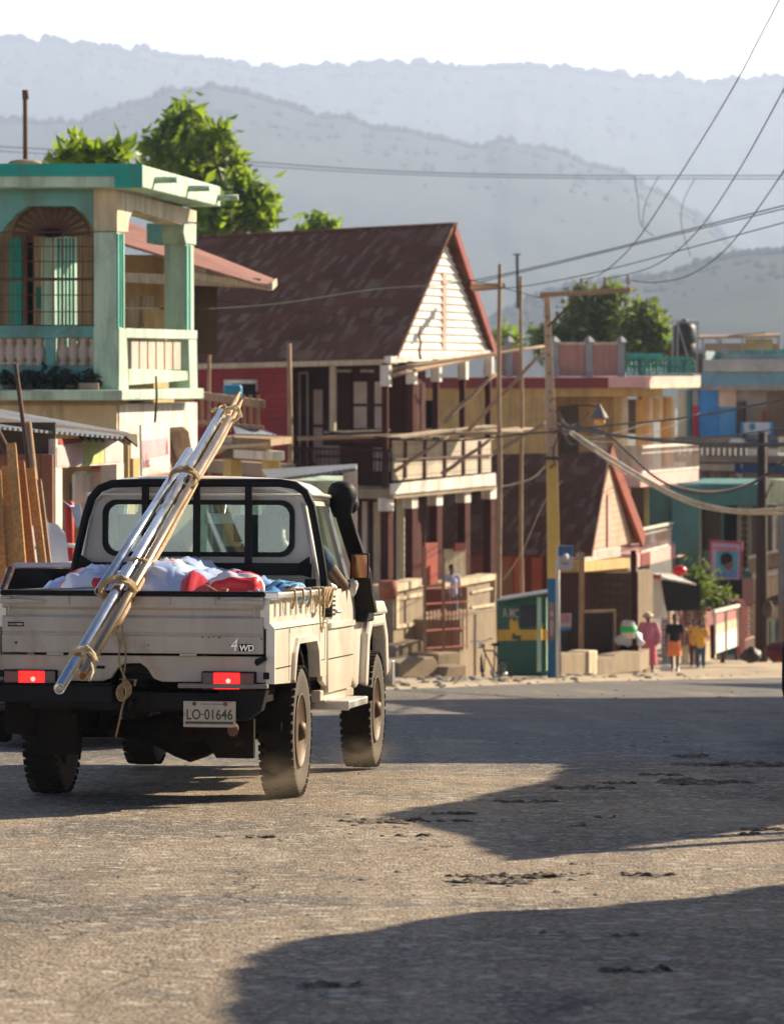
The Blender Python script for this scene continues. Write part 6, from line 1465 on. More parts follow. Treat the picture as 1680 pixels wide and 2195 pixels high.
mb = MB(); YS.poly(mb, [(1374, 1187), (1394, 1182), (1394, 1209), (1374, 1214)], .3, .33); YS.poly(mb, [(1468, 1163), (1476, 1161), (1476, 1188), (1468, 1190)], .3, .33); YF.box(mb, 1330, 1376, 1030, 1046, 0, .3); mb.each('red_trim', M_REDT, Y)
def lattice(nm, pl, a, b, ta, ba, tb, bb_, n_, m):
    mb = MB()
    for k in range(n_ + 1):
        f = k / n_; px = a + (b - a) * f; mb.beam(pl.P(px, ta + (tb - ta) * f, .2), pl.P(px, ba + (bb_ - ba) * f, .2), .045, .03, up=(0, 1, 0))
    mb.beam(pl.P(a, ta, .2), pl.P(b, tb, .2), .10, .08); mb.beam(pl.P(a, ba, .2), pl.P(b, bb_, .2), .08, .06); mb.beam(pl.P(a, ta * .75 + ba * .25, .2), pl.P(b, tb * .75 + bb_ * .25, .2), .03, .03); mb.build(nm, m, Y)
lattice('upper_balcony_rail', YS, 1374, 1496, 958, 1012, 950, 1002, 26, M_WHITEP)
lattice('lower_balcony_rail', YS, 1372, 1484, 1135, 1184, 1112, 1152, 24, M_WHITEP)
mb = MB(); YF.box(mb, 1300, 1372, 955, 1003, -.05, .02); mb.build('side_parapet', M_CREAM, Y)
mb = MB(); YF.box(mb, 1392, 1440, 1045, 1135, -3.2, -3.0, mi=0); YF.box(mb, 1440, 1500, 1040, 1190, -3.2, -2.8, mi=0); YF.box(mb, 1350, 1380, 1045, 1160, -2.5, -2.4, mi=1); mb.build('turquoise_wall', [mat('turquoise plaster', (.065, .22, .22), .85, .12, 1, .3, 20, streak=.3), M_CONCD], Y)
M_TURQ = MATS['turquoise plaster']
# roof terrace
M_STONEP = mat('grey stone pier', (.30, .29, .30), .85); M_PPANEL = mat('dusty pink panel', (.42, .20, .165), .85, .1, 1.5, .3, 20, streak=.3)
for px in (1090, 1188, 1262, 1331):
    mb = MB(); YF.box(mb, px - 7, px + 8, 735, 808, -.3, .0); p = YF.P(px, 735, -.15); mb.lathe([(.17, 0), (.20, .04), (.10, .16), (.02, .22)], p, (0, 0, 1), 4, smooth=False); mb.build('terrace_pier', M_STONEP, Y)
for a, b in ((1066, 1083), (1098, 1120), (1197, 1254), (1271, 1323)):
    mb = MB(); YF.box(mb, a, b, 736 if a > 1100 else 745, 806, -.2, -.08); YF.box(mb, a, b, 733 if a > 1100 else 742, 738 if a > 1100 else 746, -.25, -.02, mi=1); mb.build('terrace_panel', [M_PPANEL, M_CREAM], Y)
M_AQUA = mat('aqua green blocks', (.05, .33, .29), .8, .25, 3, .3, 20)
for k in range(9):
    a = 1343 + k * 16; mb = MB(); YF.box(mb, a, a + 1.5, 765, 806, -.3, -.12); YF.box(mb, a, a + 16, 765, 769, -.3, -.11); YF.box(mb, a, a + 16, 802, 806, -.3, -.11)
    c_ = YF.P(a + 8, 785, -.2)
    for j in range(4): an = R(45 + 90 * j); mb.tube([c_ + Vector((.10 * math.cos(an) + .085 * math.cos(t_), 0, .13 * math.sin(an) + .11 * math.sin(t_))) for t_ in [i * math.pi / 5 for i in range(10)]], .022, 5, closed=True)
    mb.build('ornamental_block', M_AQUA, Y)
mb = MB(); YF.box(mb, 1343, 1420, 757, 765, -.32, -.08);  mb.build('parapet_cap', M_AQUA, Y)

# ------------------------------------------------------------------ small house with brown roof
b_ = Vector((XW(1200, 112), 112, prof(112))); S = thing('small_brown_roof_house', 'low house with dark brown sheet roof and pinkish gable right of the scaffold', 'house', b_)
e1, e2 = P(895, 1186, 109), P(1268, 1189, 107); a2, a1 = P(1306, 968, 110.5), P(895, 978, 112.5); e3 = P(1378, 1160, 114)
mb = MB(); roofslab(mb, e1, e2, a2, a1, .08); mb.build('front_roof_slope', M_ROOFB, S)
mb = MB(); roofslab(mb, e3 + (e1 - e2), e3, a2 + Vector((0, .03, 0)), a1 + Vector((0, .03, 0)), .08); mb.build('rear_roof_slope', M_ROOFB, S)
SG2 = VP(1268, 107.1, 1378, 114.1)
ww = lambda px, py, o=-.25: SG2.P(px, py, o)
mb = MB(); SG2.poly(mb, [(1266, 1187), (1308, 985), (1366, 1155), (1342, 1166)], -.5, -.25); mb.build('gable_wall', mat('pinkish gable boards', (.46, .32, .23), .85, .08, 1.5, .2, 20, kind='plank', kp=(.18, 1)), S)
mb = MB(); SG2.poly(mb, [(1303, 1060), (1309, 1060), (1309, 1170), (1303, 1172)], -.25, -.2); mb.build('gable_slit', mat('pink slit shutter', (.5, .3, .25)), S)
mb = MB(); mb.beam(e3, a2, .10, .42); mb.build('rake_board', mat('orange red rake', (.26, .05, .025), .85, streak=.3), S)
SW = VP(1075, 108.5, 1250, 108.5)
mb = MB(); SW.box(mb, 900, 1180, 1186, 1560, -.3, 0); mb.build('front_wall', mat('brick red plaster', (.20, .05, .03), .85, .25, 1, .3, 20), S)
for a, b in ((1102, 1126), (1140, 1162), (1196, 1208)): mb = MB(); SW.box(mb, a, b, 1195, 1500, 0, .12); mb.build('orange_pillar', mat('orange painted pillar', (.50, .11, .05), .8), S)
mb = MB(); SW.box(mb, 1075, 1100, 1190, 1290, 0, .05); mb.build('painted_panel', mat('peeling orange wall', (.33, .17, .09), .85, .2, 2, .2, 25, col2=(.4, .09, .04), stain=.5, ss=2), S)
WD = VP(1180, 106.5, 1265, 107)
mb = MB(); WD.box(mb, 1190, 1262, 1230, 1560, -.3, -.05); mb.build('dark_wall', mat('dark red brown wall', (.06, .02, .015), .9), S)
mb = MB(); WD.box(mb, 1197, 1250, 1312, 1400, -.05, 0); WD.box(mb, 1254, 1316, 1315, 1418, -.06, 0); mb.build('dark_doors', mat('dark brown door', (.035, .015, .01), .8), S)
mb = MB(); WD.box(mb, 1252, 1321, 1309, 1315, -.05, .06); WD.box(mb, 1316, 1321, 1309, 1418, -.05, .06); mb.build('door_frame', M_WOOD, S)
mb = MB(); BW = VP(1255, 110, 1372, 110); BW.box(mb, 1255, 1368, 1228, 1560, -.3, 0); mb.build('block_wall', mat('dark block wall', (.10, .06, .038), .9, .25, 1.5, .5, 20, kind='brick', kp=(.42, .21, .02, (.05, .035, .025))), S)
mb = MB(); BX = VP(1368, 110.2, 1400, 111); BX.box(mb, 1367, 1400, 1224, 1500, -.3, 0); mb.build('side_block_wall', M_CONC, S)
mb = MB(); SG2.poly(mb, [(1248, 1203), (1350, 1196), (1350, 1217), (1248, 1226)], -1, -.1); mb.build('yellow_beam', M_YELLOW, S)
mb = MB()
for k in range(4): SG2.poly(mb, [(1250, 1187 + k * 4.5), (1330, 1172 + k * 5.5), (1330, 1175 + k * 5.5), (1250, 1190 + k * 4.5)], -.4, -.2)
mb.build('white_slats', M_WHITEP, S)
for px, D in ((1357, 106.5), (1247, 103)):
    a = P(px, 1180 if px > 1300 else 1185, D); g_ = Vector((a.x + (.05 if px > 1300 else -.02), D, prof(D) + .1)); mb = MB(); mb.beam(g_, a, .13, .13, up=(0, 1, 0)); single('timber_post', mb, M_WOOD if px < 1300 else M_BRN, 'dark timber post under the small brown roof beside the gable' if px > 1300 else 'pale topped timber post right of the road sign', 'post', g_)
mb = MB(); LWp = VP(1200, 99, 1400, 104)
lw = thing('low_concrete_wall', 'low pale concrete wall and bench blocks along the verge', 'wall', P(1260, 1440, 100))
for pts in ([(1202, 1402), (1262, 1398), (1262, 1450), (1202, 1452)], [(1262, 1396), (1281, 1394), (1281, 1450), (1262, 1452)], [(1281, 1412), (1320, 1406), (1320, 1446), (1281, 1450)], [(1318, 1404), (1372, 1396), (1372, 1440), (1318, 1445)]):
    mb = MB(); LWp.poly(mb, pts, -.5, .0 if pts[0][0] != 1262 else .06); mb.build('wall_block', M_CONC if pts[0][0] != 1262 else M_CREAM, lw, bevel=.03)
mb = MB(); q = VP(1370, 106, 1440, 112); q.box(mb, 1372, 1392, 1400, 1440, -.4, 0); single('wall_stub', mb, M_CONC, 'short concrete stub of wall just behind the woman in pink', 'wall', q.P(1380, 1440))

# ------------------------------------------------------------------ kiosk
b_ = Vector((XW(1120, 92.5), 92.5, prof(92.5) + .15)); K = thing('kiosk', 'small green and yellow painted roadside kiosk beside the utility pole', 'kiosk', b_)
KF = VP(1070, 93.6, 1162, 92.2); KS = VP(1160, 92.2, 1173, 93.4)
M_KG = mat('bottle green paint', (.006, .085, .045), .6, .2, 2, .1, 30); M_KY = mat('kiosk yellow paint', (.62, .33, .02), .6, .1, 2, .1, 30); M_KP = mat('pale green boards', (.45, .60, .42), .8, .1, 2, .2, 20, kind='plank', kp=(.12, 1))
def band(nm, y0, y1, y2, y3, m, o=0): mb = MB(); KF.poly(mb, [(1066, y0), (1162, y1), (1162, y3), (1066, y2)], -.12, o); mb.build(nm, m, K)
band('green_top', 1288, 1272, 1350, 1350, M_KG); band('yellow_band', 1350.2, 1350.2, 1374, 1372, M_KY, .01); band('green_base', 1374.2, 1372.2, 1450, 1450, M_KG)
mb = MB(); KF.poly(mb, [(1092, 1350), (1092, 1332), (1097, 1324), (1102, 1334), (1108, 1326), (1113, 1350)], 0, .012); KF.poly(mb, [(1150, 1350), (1152, 1338), (1162, 1336), (1162, 1350)], 0, .012); mb.build('yellow_patch', M_KY, K)
mb = MB(); KF.poly(mb, [(1115, 1298), (1156, 1295), (1156, 1343), (1115, 1346)], 0, .03); mb.build('dark_hatch', mat('blue black hatch', (.004, .006, .012), .6), K)
mb = MB(); KS.poly(mb, [(1160, 1280), (1172, 1282), (1173, 1438), (1160, 1440)], -.1, .0); mb.build('pale_side', M_KP, K)
mb = MB(); KS.poly(mb, [(1160, 1348), (1173, 1350), (1173, 1374), (1160, 1372)], 0, .02); mb.build('side_yellow', M_KY, K)
mb = MB(); sheet(mb, [P(1062, 1287, 93.2), P(1178, 1268, 91.6), P(1180, 1262, 94.5), P(1064, 1280, 96)], .04); mb.build('kiosk_roof', M_TINGREY, K)
mb = MB(); mb.text('A MC', KF.P(1078, 1322, .008), KF.u3 if KF.u3.x > 0 else -KF.u3, (-.18, 0, 1), .30, .006, 0, .004, .35, .85); mb.text('Bang', KF.P(1096, 1370, .016), KF.u3 if KF.u3.x > 0 else -KF.u3, (0, 0, 1), .20, .006, 1, .003, .3, .95)
mb.build('lettering', [mat('chalky lettering', (.42, .38, .33), .8), M_KG], K)

# ------------------------------------------------------------------ utility pole beside the kiosk
g_ = Vector((XW(1183, 91), 91, prof(91) + .08)); U_ = thing('utility_pole', 'tall concrete utility pole painted yellow and blue with a wooden crossarm', 'utility pole', g_)
def pz(py, D=91): return P(1180, py, D).z
def seg(nm, z0, z1, w0, w1, m, px0, px1):
    x0, x1 = XW(px0, 91), XW(px1, 91); mb = MB(); vs = []
    for (x, z, w_) in ((x0, z0, w0), (x1, z1, w1)):
        for dx, dy in ((-1, -1), (1, -1), (1, 1), (-1, 1)): vs.append((x + dx * w_ / 2, 91 + dy * w_ / 2, z))
    mb.add(vs, [(0, 1, 2, 3), (4, 5, 6, 7), (0, 1, 5, 4), (1, 2, 6, 5), (2, 3, 7, 6), (3, 0, 4, 7)]); mb.build(nm, m, U_, bevel=.015)
M_PCON = mat('brownish pole concrete', (.46, .33, .22), .9, .15, 1.5, .3, 20, col2=(.22, .13, .09), stain=.55, ss=1.5)
M_PYEL = mat('ochre pole paint', (.60, .40, .10), .75, .12, 1.5, .2, 20, col2=(.40, .27, .12), stain=.62, ss=2); M_PBLU = mat('blue pole paint', (.015, .12, .24), .7, .15, 2, .2, 20, col2=(.25, .24, .2), stain=.66, ss=3)
seg('concrete_shaft', pz(990), pz(625), .24, .13, M_PCON, 1183, 1171); seg('yellow_band', pz(1240), pz(990) - .002, .28, .242, M_PYEL, 1187, 1183); seg('blue_band', g_.z - .1, pz(1240) - .002, .30, .282, M_PBLU, 1188, 1187)
mb = MB()
for k in range(9): z = pz(1000 - k * 40); w_ = .235 - k * .011; mb.box(XW(1183 - k * 1.35, 91) - .02, XW(1183 - k * 1.35, 91) + .02, 91 - w_ / 2 - .03, 91 - w_ / 2 + .02, z - .02, z + .02)
mb.build('step_pegs', M_IRON, U_)
mb = MB(); c0 = P(1164, 632, 90.85); c1 = P(1353, 621, 89.5); mb.beam(c0 + Vector((-.05, 0, 0)), c1, .11, .11); mb.build('crossarm', M_WOOD, U_, bevel=.01)
for px in (1247, 1297, 1346):
    f = (px - 1164) / 189; q = c0 + (c1 - c0) * f; mb = MB(); mb.lathe([(.012, .0), (.012, .10), (.05, .10), (.065, .14), (.045, .17), (.06, .20), (.045, .24), (.05, .27), (.02, .29)], q + Vector((0, 0, .04)), (0, 0, 1), 12); mb.build('insulator', mat('glazed insulator', (.30, .27, .25), .15, spec=.7), U_)
mb = MB(); mb.beam(P(1240, 712, 90.5), P(1300, 650, 90.2), .05, .05); mb.build('arm_brace', M_WOOD, U_) if False else None
mb = MB(); mb.beam(P(1174, 700, 90.8), P(1240, 634, 90.3), .04, .04); mb.build('crossarm_brace', M_IRON, U_)
mb = MB()
for py, px in ((880, 1200), (905, 1205), (925, 1195), (858, 1188), (1000, 1188)):
    q = P(px - 4, py, 90.7); mb.tube([q + Vector((.07 * math.cos(t_), .03, .05 * math.sin(t_ * 1.5))) for t_ in [i * .7 for i in range(9)]], .014, 5)
mb.box(XW(1179, 91) - .15, XW(1179, 91) + .2, 90.8, 91.2, pz(985), pz(978)); mb.each('wire_clamp', M_IRON, U_)
mb = MB(); mb.box(XW(1177, 90.8), XW(1189, 90.8), 90.80, 90.84, pz(1372), pz(1290)); mb.box(XW(1179, 90.8), XW(1187, 90.8), 90.79, 90.80, pz(1362), pz(1330), 1); mb.ball((XW(1183, 90.8), 90.80, pz(1315)), .055, 10, 1, (.8, .15, 1.1)); mb.build('poster', [mat('brown poster', (.22, .16, .13), .8), mat('poster picture', (.40, .30, .26), .8)], U_)
# street lamp on the pole
q0 = P(1195, 872, 90.8); q1 = P(1282, 880, 90.2); lt = thing('street_lamp', 'street lamp with grey conical shade on an arm left of the yellow columns', 'street lamp', P(1284, 905, 90.2))
mb = MB(); mb.tube([q0, P(1230, 868, 90.5), P(1262, 868, 90.3), P(1282, 872, 90.2)], .025, 7); mb.build('lamp_arm', M_IRON, lt)
mb = MB(); mb.lathe([(.03, .32), (.05, .26), (.20, .02), (.21, 0), (.19, 0)], P(1284, 896, 90.2), (0, 0, 1), 18); mb.build('lamp_shade', mat('grey lamp shade', (.15, .13, .13), .6), lt)
mb = MB(); mb.ball(P(1285, 903, 90.2), .13, 12, 0, (1, 1, .8)); mb.build('lamp_bulb', mat('amber lamp glass', (.75, .38, .10), .2, spec=.7), lt)
# sign post
g_ = Vector((XW(1196, 90.2), 90.2, prof(90.2) + .06)); sp = thing('sign_post', 'blue and white sign on a thin white pole beside the painted utility pole', 'sign', g_)
mb = MB(); mb.tube([g_, P(1195, 1200, 90.2)], .045, 10); mb.build('pole', M_WHITEP, sp)
sgx = VP(1196, 90.1, 1228, 90.3); M_SB = mat('sign blue', (.04, .13, .28), .6); mb = MB(); sgx.box(mb, 1196, 1228, 1170, 1222, -.03, 0); sgx.box(mb, 1197, 1227, 1171, 1192, 0, .01, mi=1)
qq = sgx.P(1212, 1194, .012); mb.lathe([(.085, 0), (.085, .006), (0, .007)], qq, sgx.n3, 20, 0); sgx.box(mb, 1203, 1221, 1207, 1210, 0, .012, mi=2); mb.build('sign_face', [mat('greyish sign white', (.50, .48, .50), .7), M_SB, mat('sign red', (.4, .15, .14), .7)], sp)
mb = MB(); q = VP(1198, 104, 1226, 104.2); q.box(mb, 1198, 1225, 1316, 1352, -.03, 0); q.box(mb, 1200, 1222, 1318, 1336, 0, .01, mi=1); q.box(mb, 1198, 1225, 1345, 1352, 0, .012, mi=2); single('wall_notice', mb, [mat('notice paper', (.38, .32, .34), .8), mat('notice print', (.35, .16, .18), .8), M_SB], 'pink and blue notice fixed to the dark wall right of the sign pole', 'notice', q.P(1212, 1352))
# ------------------------------------------------------------------ turquoise shop house and blue upper house (right)
b_ = Vector((XW(1560, 146), 146, prof(146))); B1 = thing('turquoise_shop_house', 'turquoise two storey shop house with patterned column behind the portrait sign', 'house', b_)
W1 = VP(1487, 147, 1625, 146.5)
mb = MB(); W1.box(mb, 1450, 1632, 1036, 1083, -6, 1.0); mb.build('turquoise_slab', M_TURQ, B1, bevel=.03)
mb = MB(); W1.box(mb, 1487, 1632, 1083, 1500, -.3, -.5) if False else W1.box(mb, 1440, 1640, 1083, 1500, -5, -.4); mb.build('turquoise_front', M_TURQ, B1)
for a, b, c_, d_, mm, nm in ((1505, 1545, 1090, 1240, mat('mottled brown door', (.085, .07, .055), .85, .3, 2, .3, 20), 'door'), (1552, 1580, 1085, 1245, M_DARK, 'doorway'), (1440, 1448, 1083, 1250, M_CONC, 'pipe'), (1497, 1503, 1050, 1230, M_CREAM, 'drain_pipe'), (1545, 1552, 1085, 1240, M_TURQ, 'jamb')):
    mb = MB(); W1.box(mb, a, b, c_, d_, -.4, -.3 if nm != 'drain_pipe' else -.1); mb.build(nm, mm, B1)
M_PAT = mat('patterned pale column', (.32, .33, .27), .85)
mb = MB(); W1.box(mb, 1580, 1610, 1083, 1225, -.4, -.05)
for k in range(9):
    q = W1.P(1595, 1098 + k * 14, -.045); mb.lathe([(.13, 0), (.13, .012), (.06, .013)], q, W1.n3, 6, 1)
mb.build('patterned_column', [M_PAT, M_CONCD], B1)
mb = MB(); W1.box(mb, 1508, 1578, 1183, 1225, -.35, .25); W1.box(mb, 1508, 1580, 1181, 1185, -.3, .35, mi=1); mb.build('front_balcony', [mat('mottled turquoise block', (.13, .22, .19), .85, .3, 4, .4, 15), M_CONC], B1)
mb = MB(); W1.box(mb, 1596, 1614, 1223, 1290, -.3, .8); W1.box(mb, 1480, 1600, 1228, 1292, -.3, .4); mb.build('turquoise_ledge', M_TURQ, B1)
b_ = Vector((XW(1650, 144), 144, prof(144))); B2 = thing('cream_balcony_house', 'cream house with long pale balcony at the right edge', 'house', b_)
W2 = VP(1640, 142, 1760, 137)
mb = MB(); W2.box(mb, 1640, 1850, 1026, 1078, -.6, .6); mb.build('pale_slab', M_PALEG, B2)
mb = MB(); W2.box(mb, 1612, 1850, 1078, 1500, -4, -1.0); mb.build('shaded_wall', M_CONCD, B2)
q1, q2 = VP(1612, 143.5, 1680, 140.2), None
mb = MB(); q1.poly(mb, [(1612, 1228), (1800, 1195), (1800, 1232), (1618, 1290), (1612, 1290)], -1.5, .3); mb.build('lower_balcony', M_CREAM, B2)
mb = MB(); q1.poly(mb, [(1612, 1232), (1800, 1205), (1800, 1213), (1612, 1242)], .3, .38); q1.poly(mb, [(1604, 1192), (1690, 1172), (1690, 1178), (1604, 1199)], .2, .3); mb.build('balcony_caps', M_WHITEP, B2)
mb = MB(); q1.poly(mb, [(1606, 1198), (1690, 1180), (1690, 1208), (1606, 1230)], .1, .2); mb.build('balcony_mesh', M_CONC, B2)
mb = MB(); W2.box(mb, 1656, 1663, 1095, 1180, -.5, -.3); mb.build('pale_post', M_WHITEP, B2)
mb = MB(); W3 = VP(1610, 140, 1720, 137); W3.box(mb, 1610, 1850, 1292, 1500, -.3, 0); mb.build('front_wall', mat('brownish pink plaster', (.30, .18, .13), .85, .2, 1.2, .3, 20), B2)
for x0 in (1654, 1612):
    mb = MB()
    for k in range(12): W3.box(mb, x0 - (3 if k % 2 else 0), x0 + 14, 1300 + k * 8.3, 1307 + k * 8.3, 0, .08)
    mb.build('quoin_column', M_CREAM, B2)
mb = MB(); W3.box(mb, 1616, 1621, 1300, 1365, 0, .15); W3.box(mb, 1622, 1632, 1310, 1370, 0, .05, mi=1); W3.box(mb, 1614, 1640, 1294, 1300, 0, .2); mb.build('window_frame', [M_CREAM, M_DARK], B2)
mb = MB(); W3.box(mb, 1640, 1662, 1330, 1405, 0, .25); W3.box(mb, 1650, 1652, 1332, 1403, .25, .27, mi=1); W3.box(mb, 1638, 1664, 1326, 1331, 0, .3); mb.build('pale_green_door', [M_PALEG, M_CONCD], B2)
mb = MB(); W3.box(mb, 1668, 1700, 1080, 1420, .05, .2); mb.build('blue_grey_wall', mat('blue grey plaster', (.16, .19, .24), .85), B2)
mb = MB(); W3.box(mb, 1672, 1680, 1290, 1420, .2, .3); mb.build('stone_pillar', M_CONC, B2)

b_ = Vector((XW(1600, 166), 166, prof(160))); B3 = thing('blue_house', 'blue and grey upper house with balustrade seen under the black cables', 'house', b_)
V3 = VP(1487, 166, 1700, 164)
M_BLUEW = mat('sky blue plaster', (.17, .33, .47), .85, .1, 1, .2, 20); M_GRYW = mat('pinkish grey plaster', (.36, .30, .28), .85, .12, 1.2, .2, 20, streak=.2)
mb = MB(); V3.box(mb, 1500, 1850, 771, 796, -8, .8); mb.build('roof_slab', M_CREAM and mat('grey roof slab', (.45, .42, .42), .85), B3, bevel=.05)
mb = MB(); V3.box(mb, 1500, 1850, 796, 826, -1, .3); mb.build('blue_frieze', M_BLUEW, B3)
mb = MB(); V3.box(mb, 1478, 1850, 826, 960, -6, -1.2); V3.box(mb, 1500, 1850, 824, 836, -1, .2); mb.build('grey_wall', M_GRYW, B3)
for a, b, c_, d_, mm in ((1496, 1540, 836, 940, mat('strong blue door', (.02, .22, .55), .5)), (1472, 1480, 835, 940, M_TURQ), (1484, 1495, 870, 975, mat('crimson curtain', (.48, .02, .05), .8)), (1484, 1495, 836, 870, M_GRYW), (1620, 1640, 880, 912, REDP), (1452, 1472, 835, 950, M_CREAM)):
    mb = MB(); V3.box(mb, a, b, c_, d_, -1.2, -1.1 if a != 1484 else -1.0); mb.build('coloured_panel', mm, B3)
mb = MB(); V3.box(mb, 1540, 1577, 870, 940, -1.2, -1.12); mb.build('light_blue_panel', mat('bright blue panel', (.05, .28, .60), .5), B3)
mb = MB(); V3.box(mb, 1538, 1577, 832, 871, -1.2, -1.1); mb.build('beige_panel', mat('peach panel', (.70, .50, .38), .8), B3)
mb = MB(); V3.box(mb, 1578, 1594, 860, 945, -1.2, -1.0); mb.build('dark_doorway', M_CONCD, B3)
mb = MB()
for px in range(1642, 1700, 5): V3.box(mb, px, px + 2.2, 840, 935, -1.2, -1.1)
mb.build('slatted_screen', M_WOOD, B3)
mb = MB(); c_ = V3.P(1632, 905, -1.1); r_ = 18 / F * 165
mb.prism([c_ + Vector((r_ * 1.3 * math.cos(a), 0, r_ * 1.9 * math.sin(a))) for a in [i * math.pi / 12 for i in range(13)]], (0, .1, 0)); mb.build('arched_opening', M_CONC, B3)
mb = MB(); V3.box(mb, 1590, 1655, 905, 930, -.2, -.1); V3.box(mb, 1587, 1592, 905, 935, -.2, -.05, mi=1); V3.box(mb, 1650, 1656, 905, 935, -.2, -.05, mi=1)
qq = V3.P(1612, 914, -.08); mb.lathe([(.14, 0), (.14, .01), (.09, .012)], qq, V3.n3, 14, 1); mb.build('balcony_banner', [mat('banner white', (.50, .55, .62), .7), mat('banner blue', (.05, .22, .45), .7)], B3)
mb = MB(); V3.box(mb, 1446, 1590, 936, 946, -.1, .3); V3.box(mb, 1446, 1700, 976, 990, -1.2, .3); mb.build('balustrade_rail', mat('brown stone', (.24, .17, .13), .85), B3)
mb = MB()
for px in range(1450, 1600, 12):
    q_ = V3.P(px, 977, .1); h = V3.P(px, 945, .1).z - q_.z; mb.lathe([(.05, 0), (.075, .1 * h), (.085, .3 * h), (.04, .75 * h), (.07, h)], q_, (0, 0, 1), 8)
mb.each('baluster', mat('brown stone', (.24, .17, .13)), B3)
mb = MB(); V3.box(mb, 1600, 1668, 942, 948, -.1, .2, mi=1)
for px in range(1602, 1668, 6): V3.box(mb, px, px + 2, 948, 978, .0, .1)
mb.build('iron_railing', [M_GRYW, mat('deep blue rail', (.01, .08, .16), .6)], B3)
mb = MB(); V3.box(mb, 1668, 1700, 936, 970, -.5, .5); V3.box(mb, 1668, 1700, 990, 1010, -.5, .5); mb.build('beige_block', M_CREAM, B3)
mb = MB(); mb.ball(V3.P(1580, 946, .5), .28, 12, 0, (1.2, 1, .6)); single('wash_basin', mb, M_WHITEP, 'white basin on the balcony rail of the blue house', 'basin', V3.P(1580, 948, .5))
mb = MB(); V3.box(mb, 1470, 1700, 990, 1500, -7, -.8); mb.build('lower_wall', mat('rough brown stone wall', (.20, .14, .11), .9, .25, 1, .5, 15, kind='brick', kp=(.5, .3, .03, (.12, .08, .06))), B3)
for a in (1506, 1545, 1580): mb = MB(); V3.box(mb, a, a + 10, 1000, 1040, -.8, -.6); mb.build('stone_pier', M_CONCD, B3)
mb = MB(); V3.box(mb, 1490, 1575, 994, 1008, -.8, -.1); mb.build('ledge', M_GRYW, B3)
mb = MB(); sheet(mb, [V3.P(1574, 990, 0), V3.P(1720, 990, 0), V3.P(1720, 1012, 1.6), V3.P(1574, 1012, 1.6)], .05); o = single('blue_awning', mb, mat('deep blue awning', (.005, .06, .14), .6), 'deep blue awning above the dark shopfront at the right edge', 'awning', V3.P(1640, 1012, 1))
mb = MB(); mb.beam(V3.P(1578, 1010, 1.4), V3.P(1592, 1036, 1.0), .06, .06); mb.beam(V3.P(1588, 1036, 1), V3.P(1590, 995, 1), .07, .07); single('awning_post', mb, M_GRYW, 'grey angled post holding up the deep blue awning', 'post', V3.P(1590, 1036, 1))
# rooftop
mb = MB(); V3.box(mb, 1500, 1850, 748, 771, -4, -3.8); V3.box(mb, 1532, 1538, 748, 771, -3.8, -3.6, mi=1); V3.box(mb, 1560, 1700, 749, 757, -3.8, -3.7, mi=1); V3.box(mb, 1490, 1512, 748, 772, -3.5, -2.5); mb.build('roof_parapet', [mat('pale aqua parapet', (.36, .45, .44), .85), M_AQUA], B3)
TK = thing('water_tank', 'black water tank in a metal frame on the roof beside the trees', 'tank', P(1466, 760, 150))
mb = MB(); z0, z1 = P(1466, 757, 150).z, P(1466, 692, 150).z; mb.lathe([(.0, 0), (.40, 0), (.42, .05), (.42, (z1 - z0) * .3), (.40, (z1 - z0) * .32), (.42, (z1 - z0) * .34), (.42, (z1 - z0) * .85), (.30, z1 - z0), (.12, (z1 - z0) + .03), (.12, z1 - z0 + .14), (0, z1 - z0 + .15)], (XW(1466, 150), 150, z0), (0, 0, 1), 22); mb.build('tank_body', mat('black plastic tank', (.012, .012, .012), .5), TK)
mb = MB(); x0, x1 = XW(1440, 149.4), XW(1493, 149.4); za, zb_ = P(0, 800, 149.4).z, P(0, 688, 149.4).z
for x in (x0, x0 + .18, x1): mb.beam((x, 149.4, za), (x + .03, 149.4, zb_), .06, .06, up=(0, 1, 0))
mb.beam((x0, 149.4, zb_), (x1, 149.4, zb_ - .05), .05, .05); mb.beam((x0 + .2, 149.4, zb_ - .1), (x1 - .25, 149.4, za + .3), .05, .05); mb.build('tank_frame', M_STONEP, TK)
mb = MB(); mb.box(x0 - .05, x1 + .3, 150.5, 152, P(0, 800, 150).z, P(0, 757, 150).z); mb.build('tank_plinth', M_CONCD, TK)
RT = thing('rooftop_shelter', 'flimsy rooftop shelter with flat rusty roof and green edge', 'shelter', P(1560, 755, 158))
mb = MB(); sheet(mb, [P(1430, 730, 156), P(1500, 722, 156), P(1500, 719, 159), P(1430, 727, 159)], .06); mb.build('green_sheet', mat('green painted sheet', (.03, .28, .11), .6), RT)
mb = MB(); sheet(mb, [P(1495, 722, 156), P(1672, 718, 156), P(1672, 714, 160), P(1495, 718, 160)], .08); mb.beam(P(1560, 720, 156), P(1640, 713, 156), .06, .06); mb.build('flat_roof', M_WOOD, RT)
mb = MB()
for px in (1505, 1545, 1590, 1632, 1668): mb.beam(P(px, 722, 156), P(px + 1, 758, 156), .07, .07, up=(0, 1, 0))
mb.beam(P(1530, 722, 156), P(1560, 750, 156), .08, .08); mb.each('shelter_post', M_STONEP, RT)
mb = MB(); mb.box(XW(1597, 157), XW(1655, 157), 157, 157.2, P(0, 750, 157).z, P(0, 726, 157).z); mb.box(XW(1655, 157.3), XW(1668, 157.3), 157.3, 157.4, P(0, 750, 157).z, P(0, 736, 157).z, 1); mb.box(XW(1510, 159), XW(1597, 159), 159, 159.2, P(0, 752, 157).z, P(0, 735, 157).z, 2); mb.build('olive_panel', [mat('olive panel', (.38, .33, .16), .8), M_WOOD, M_GRYW], RT)
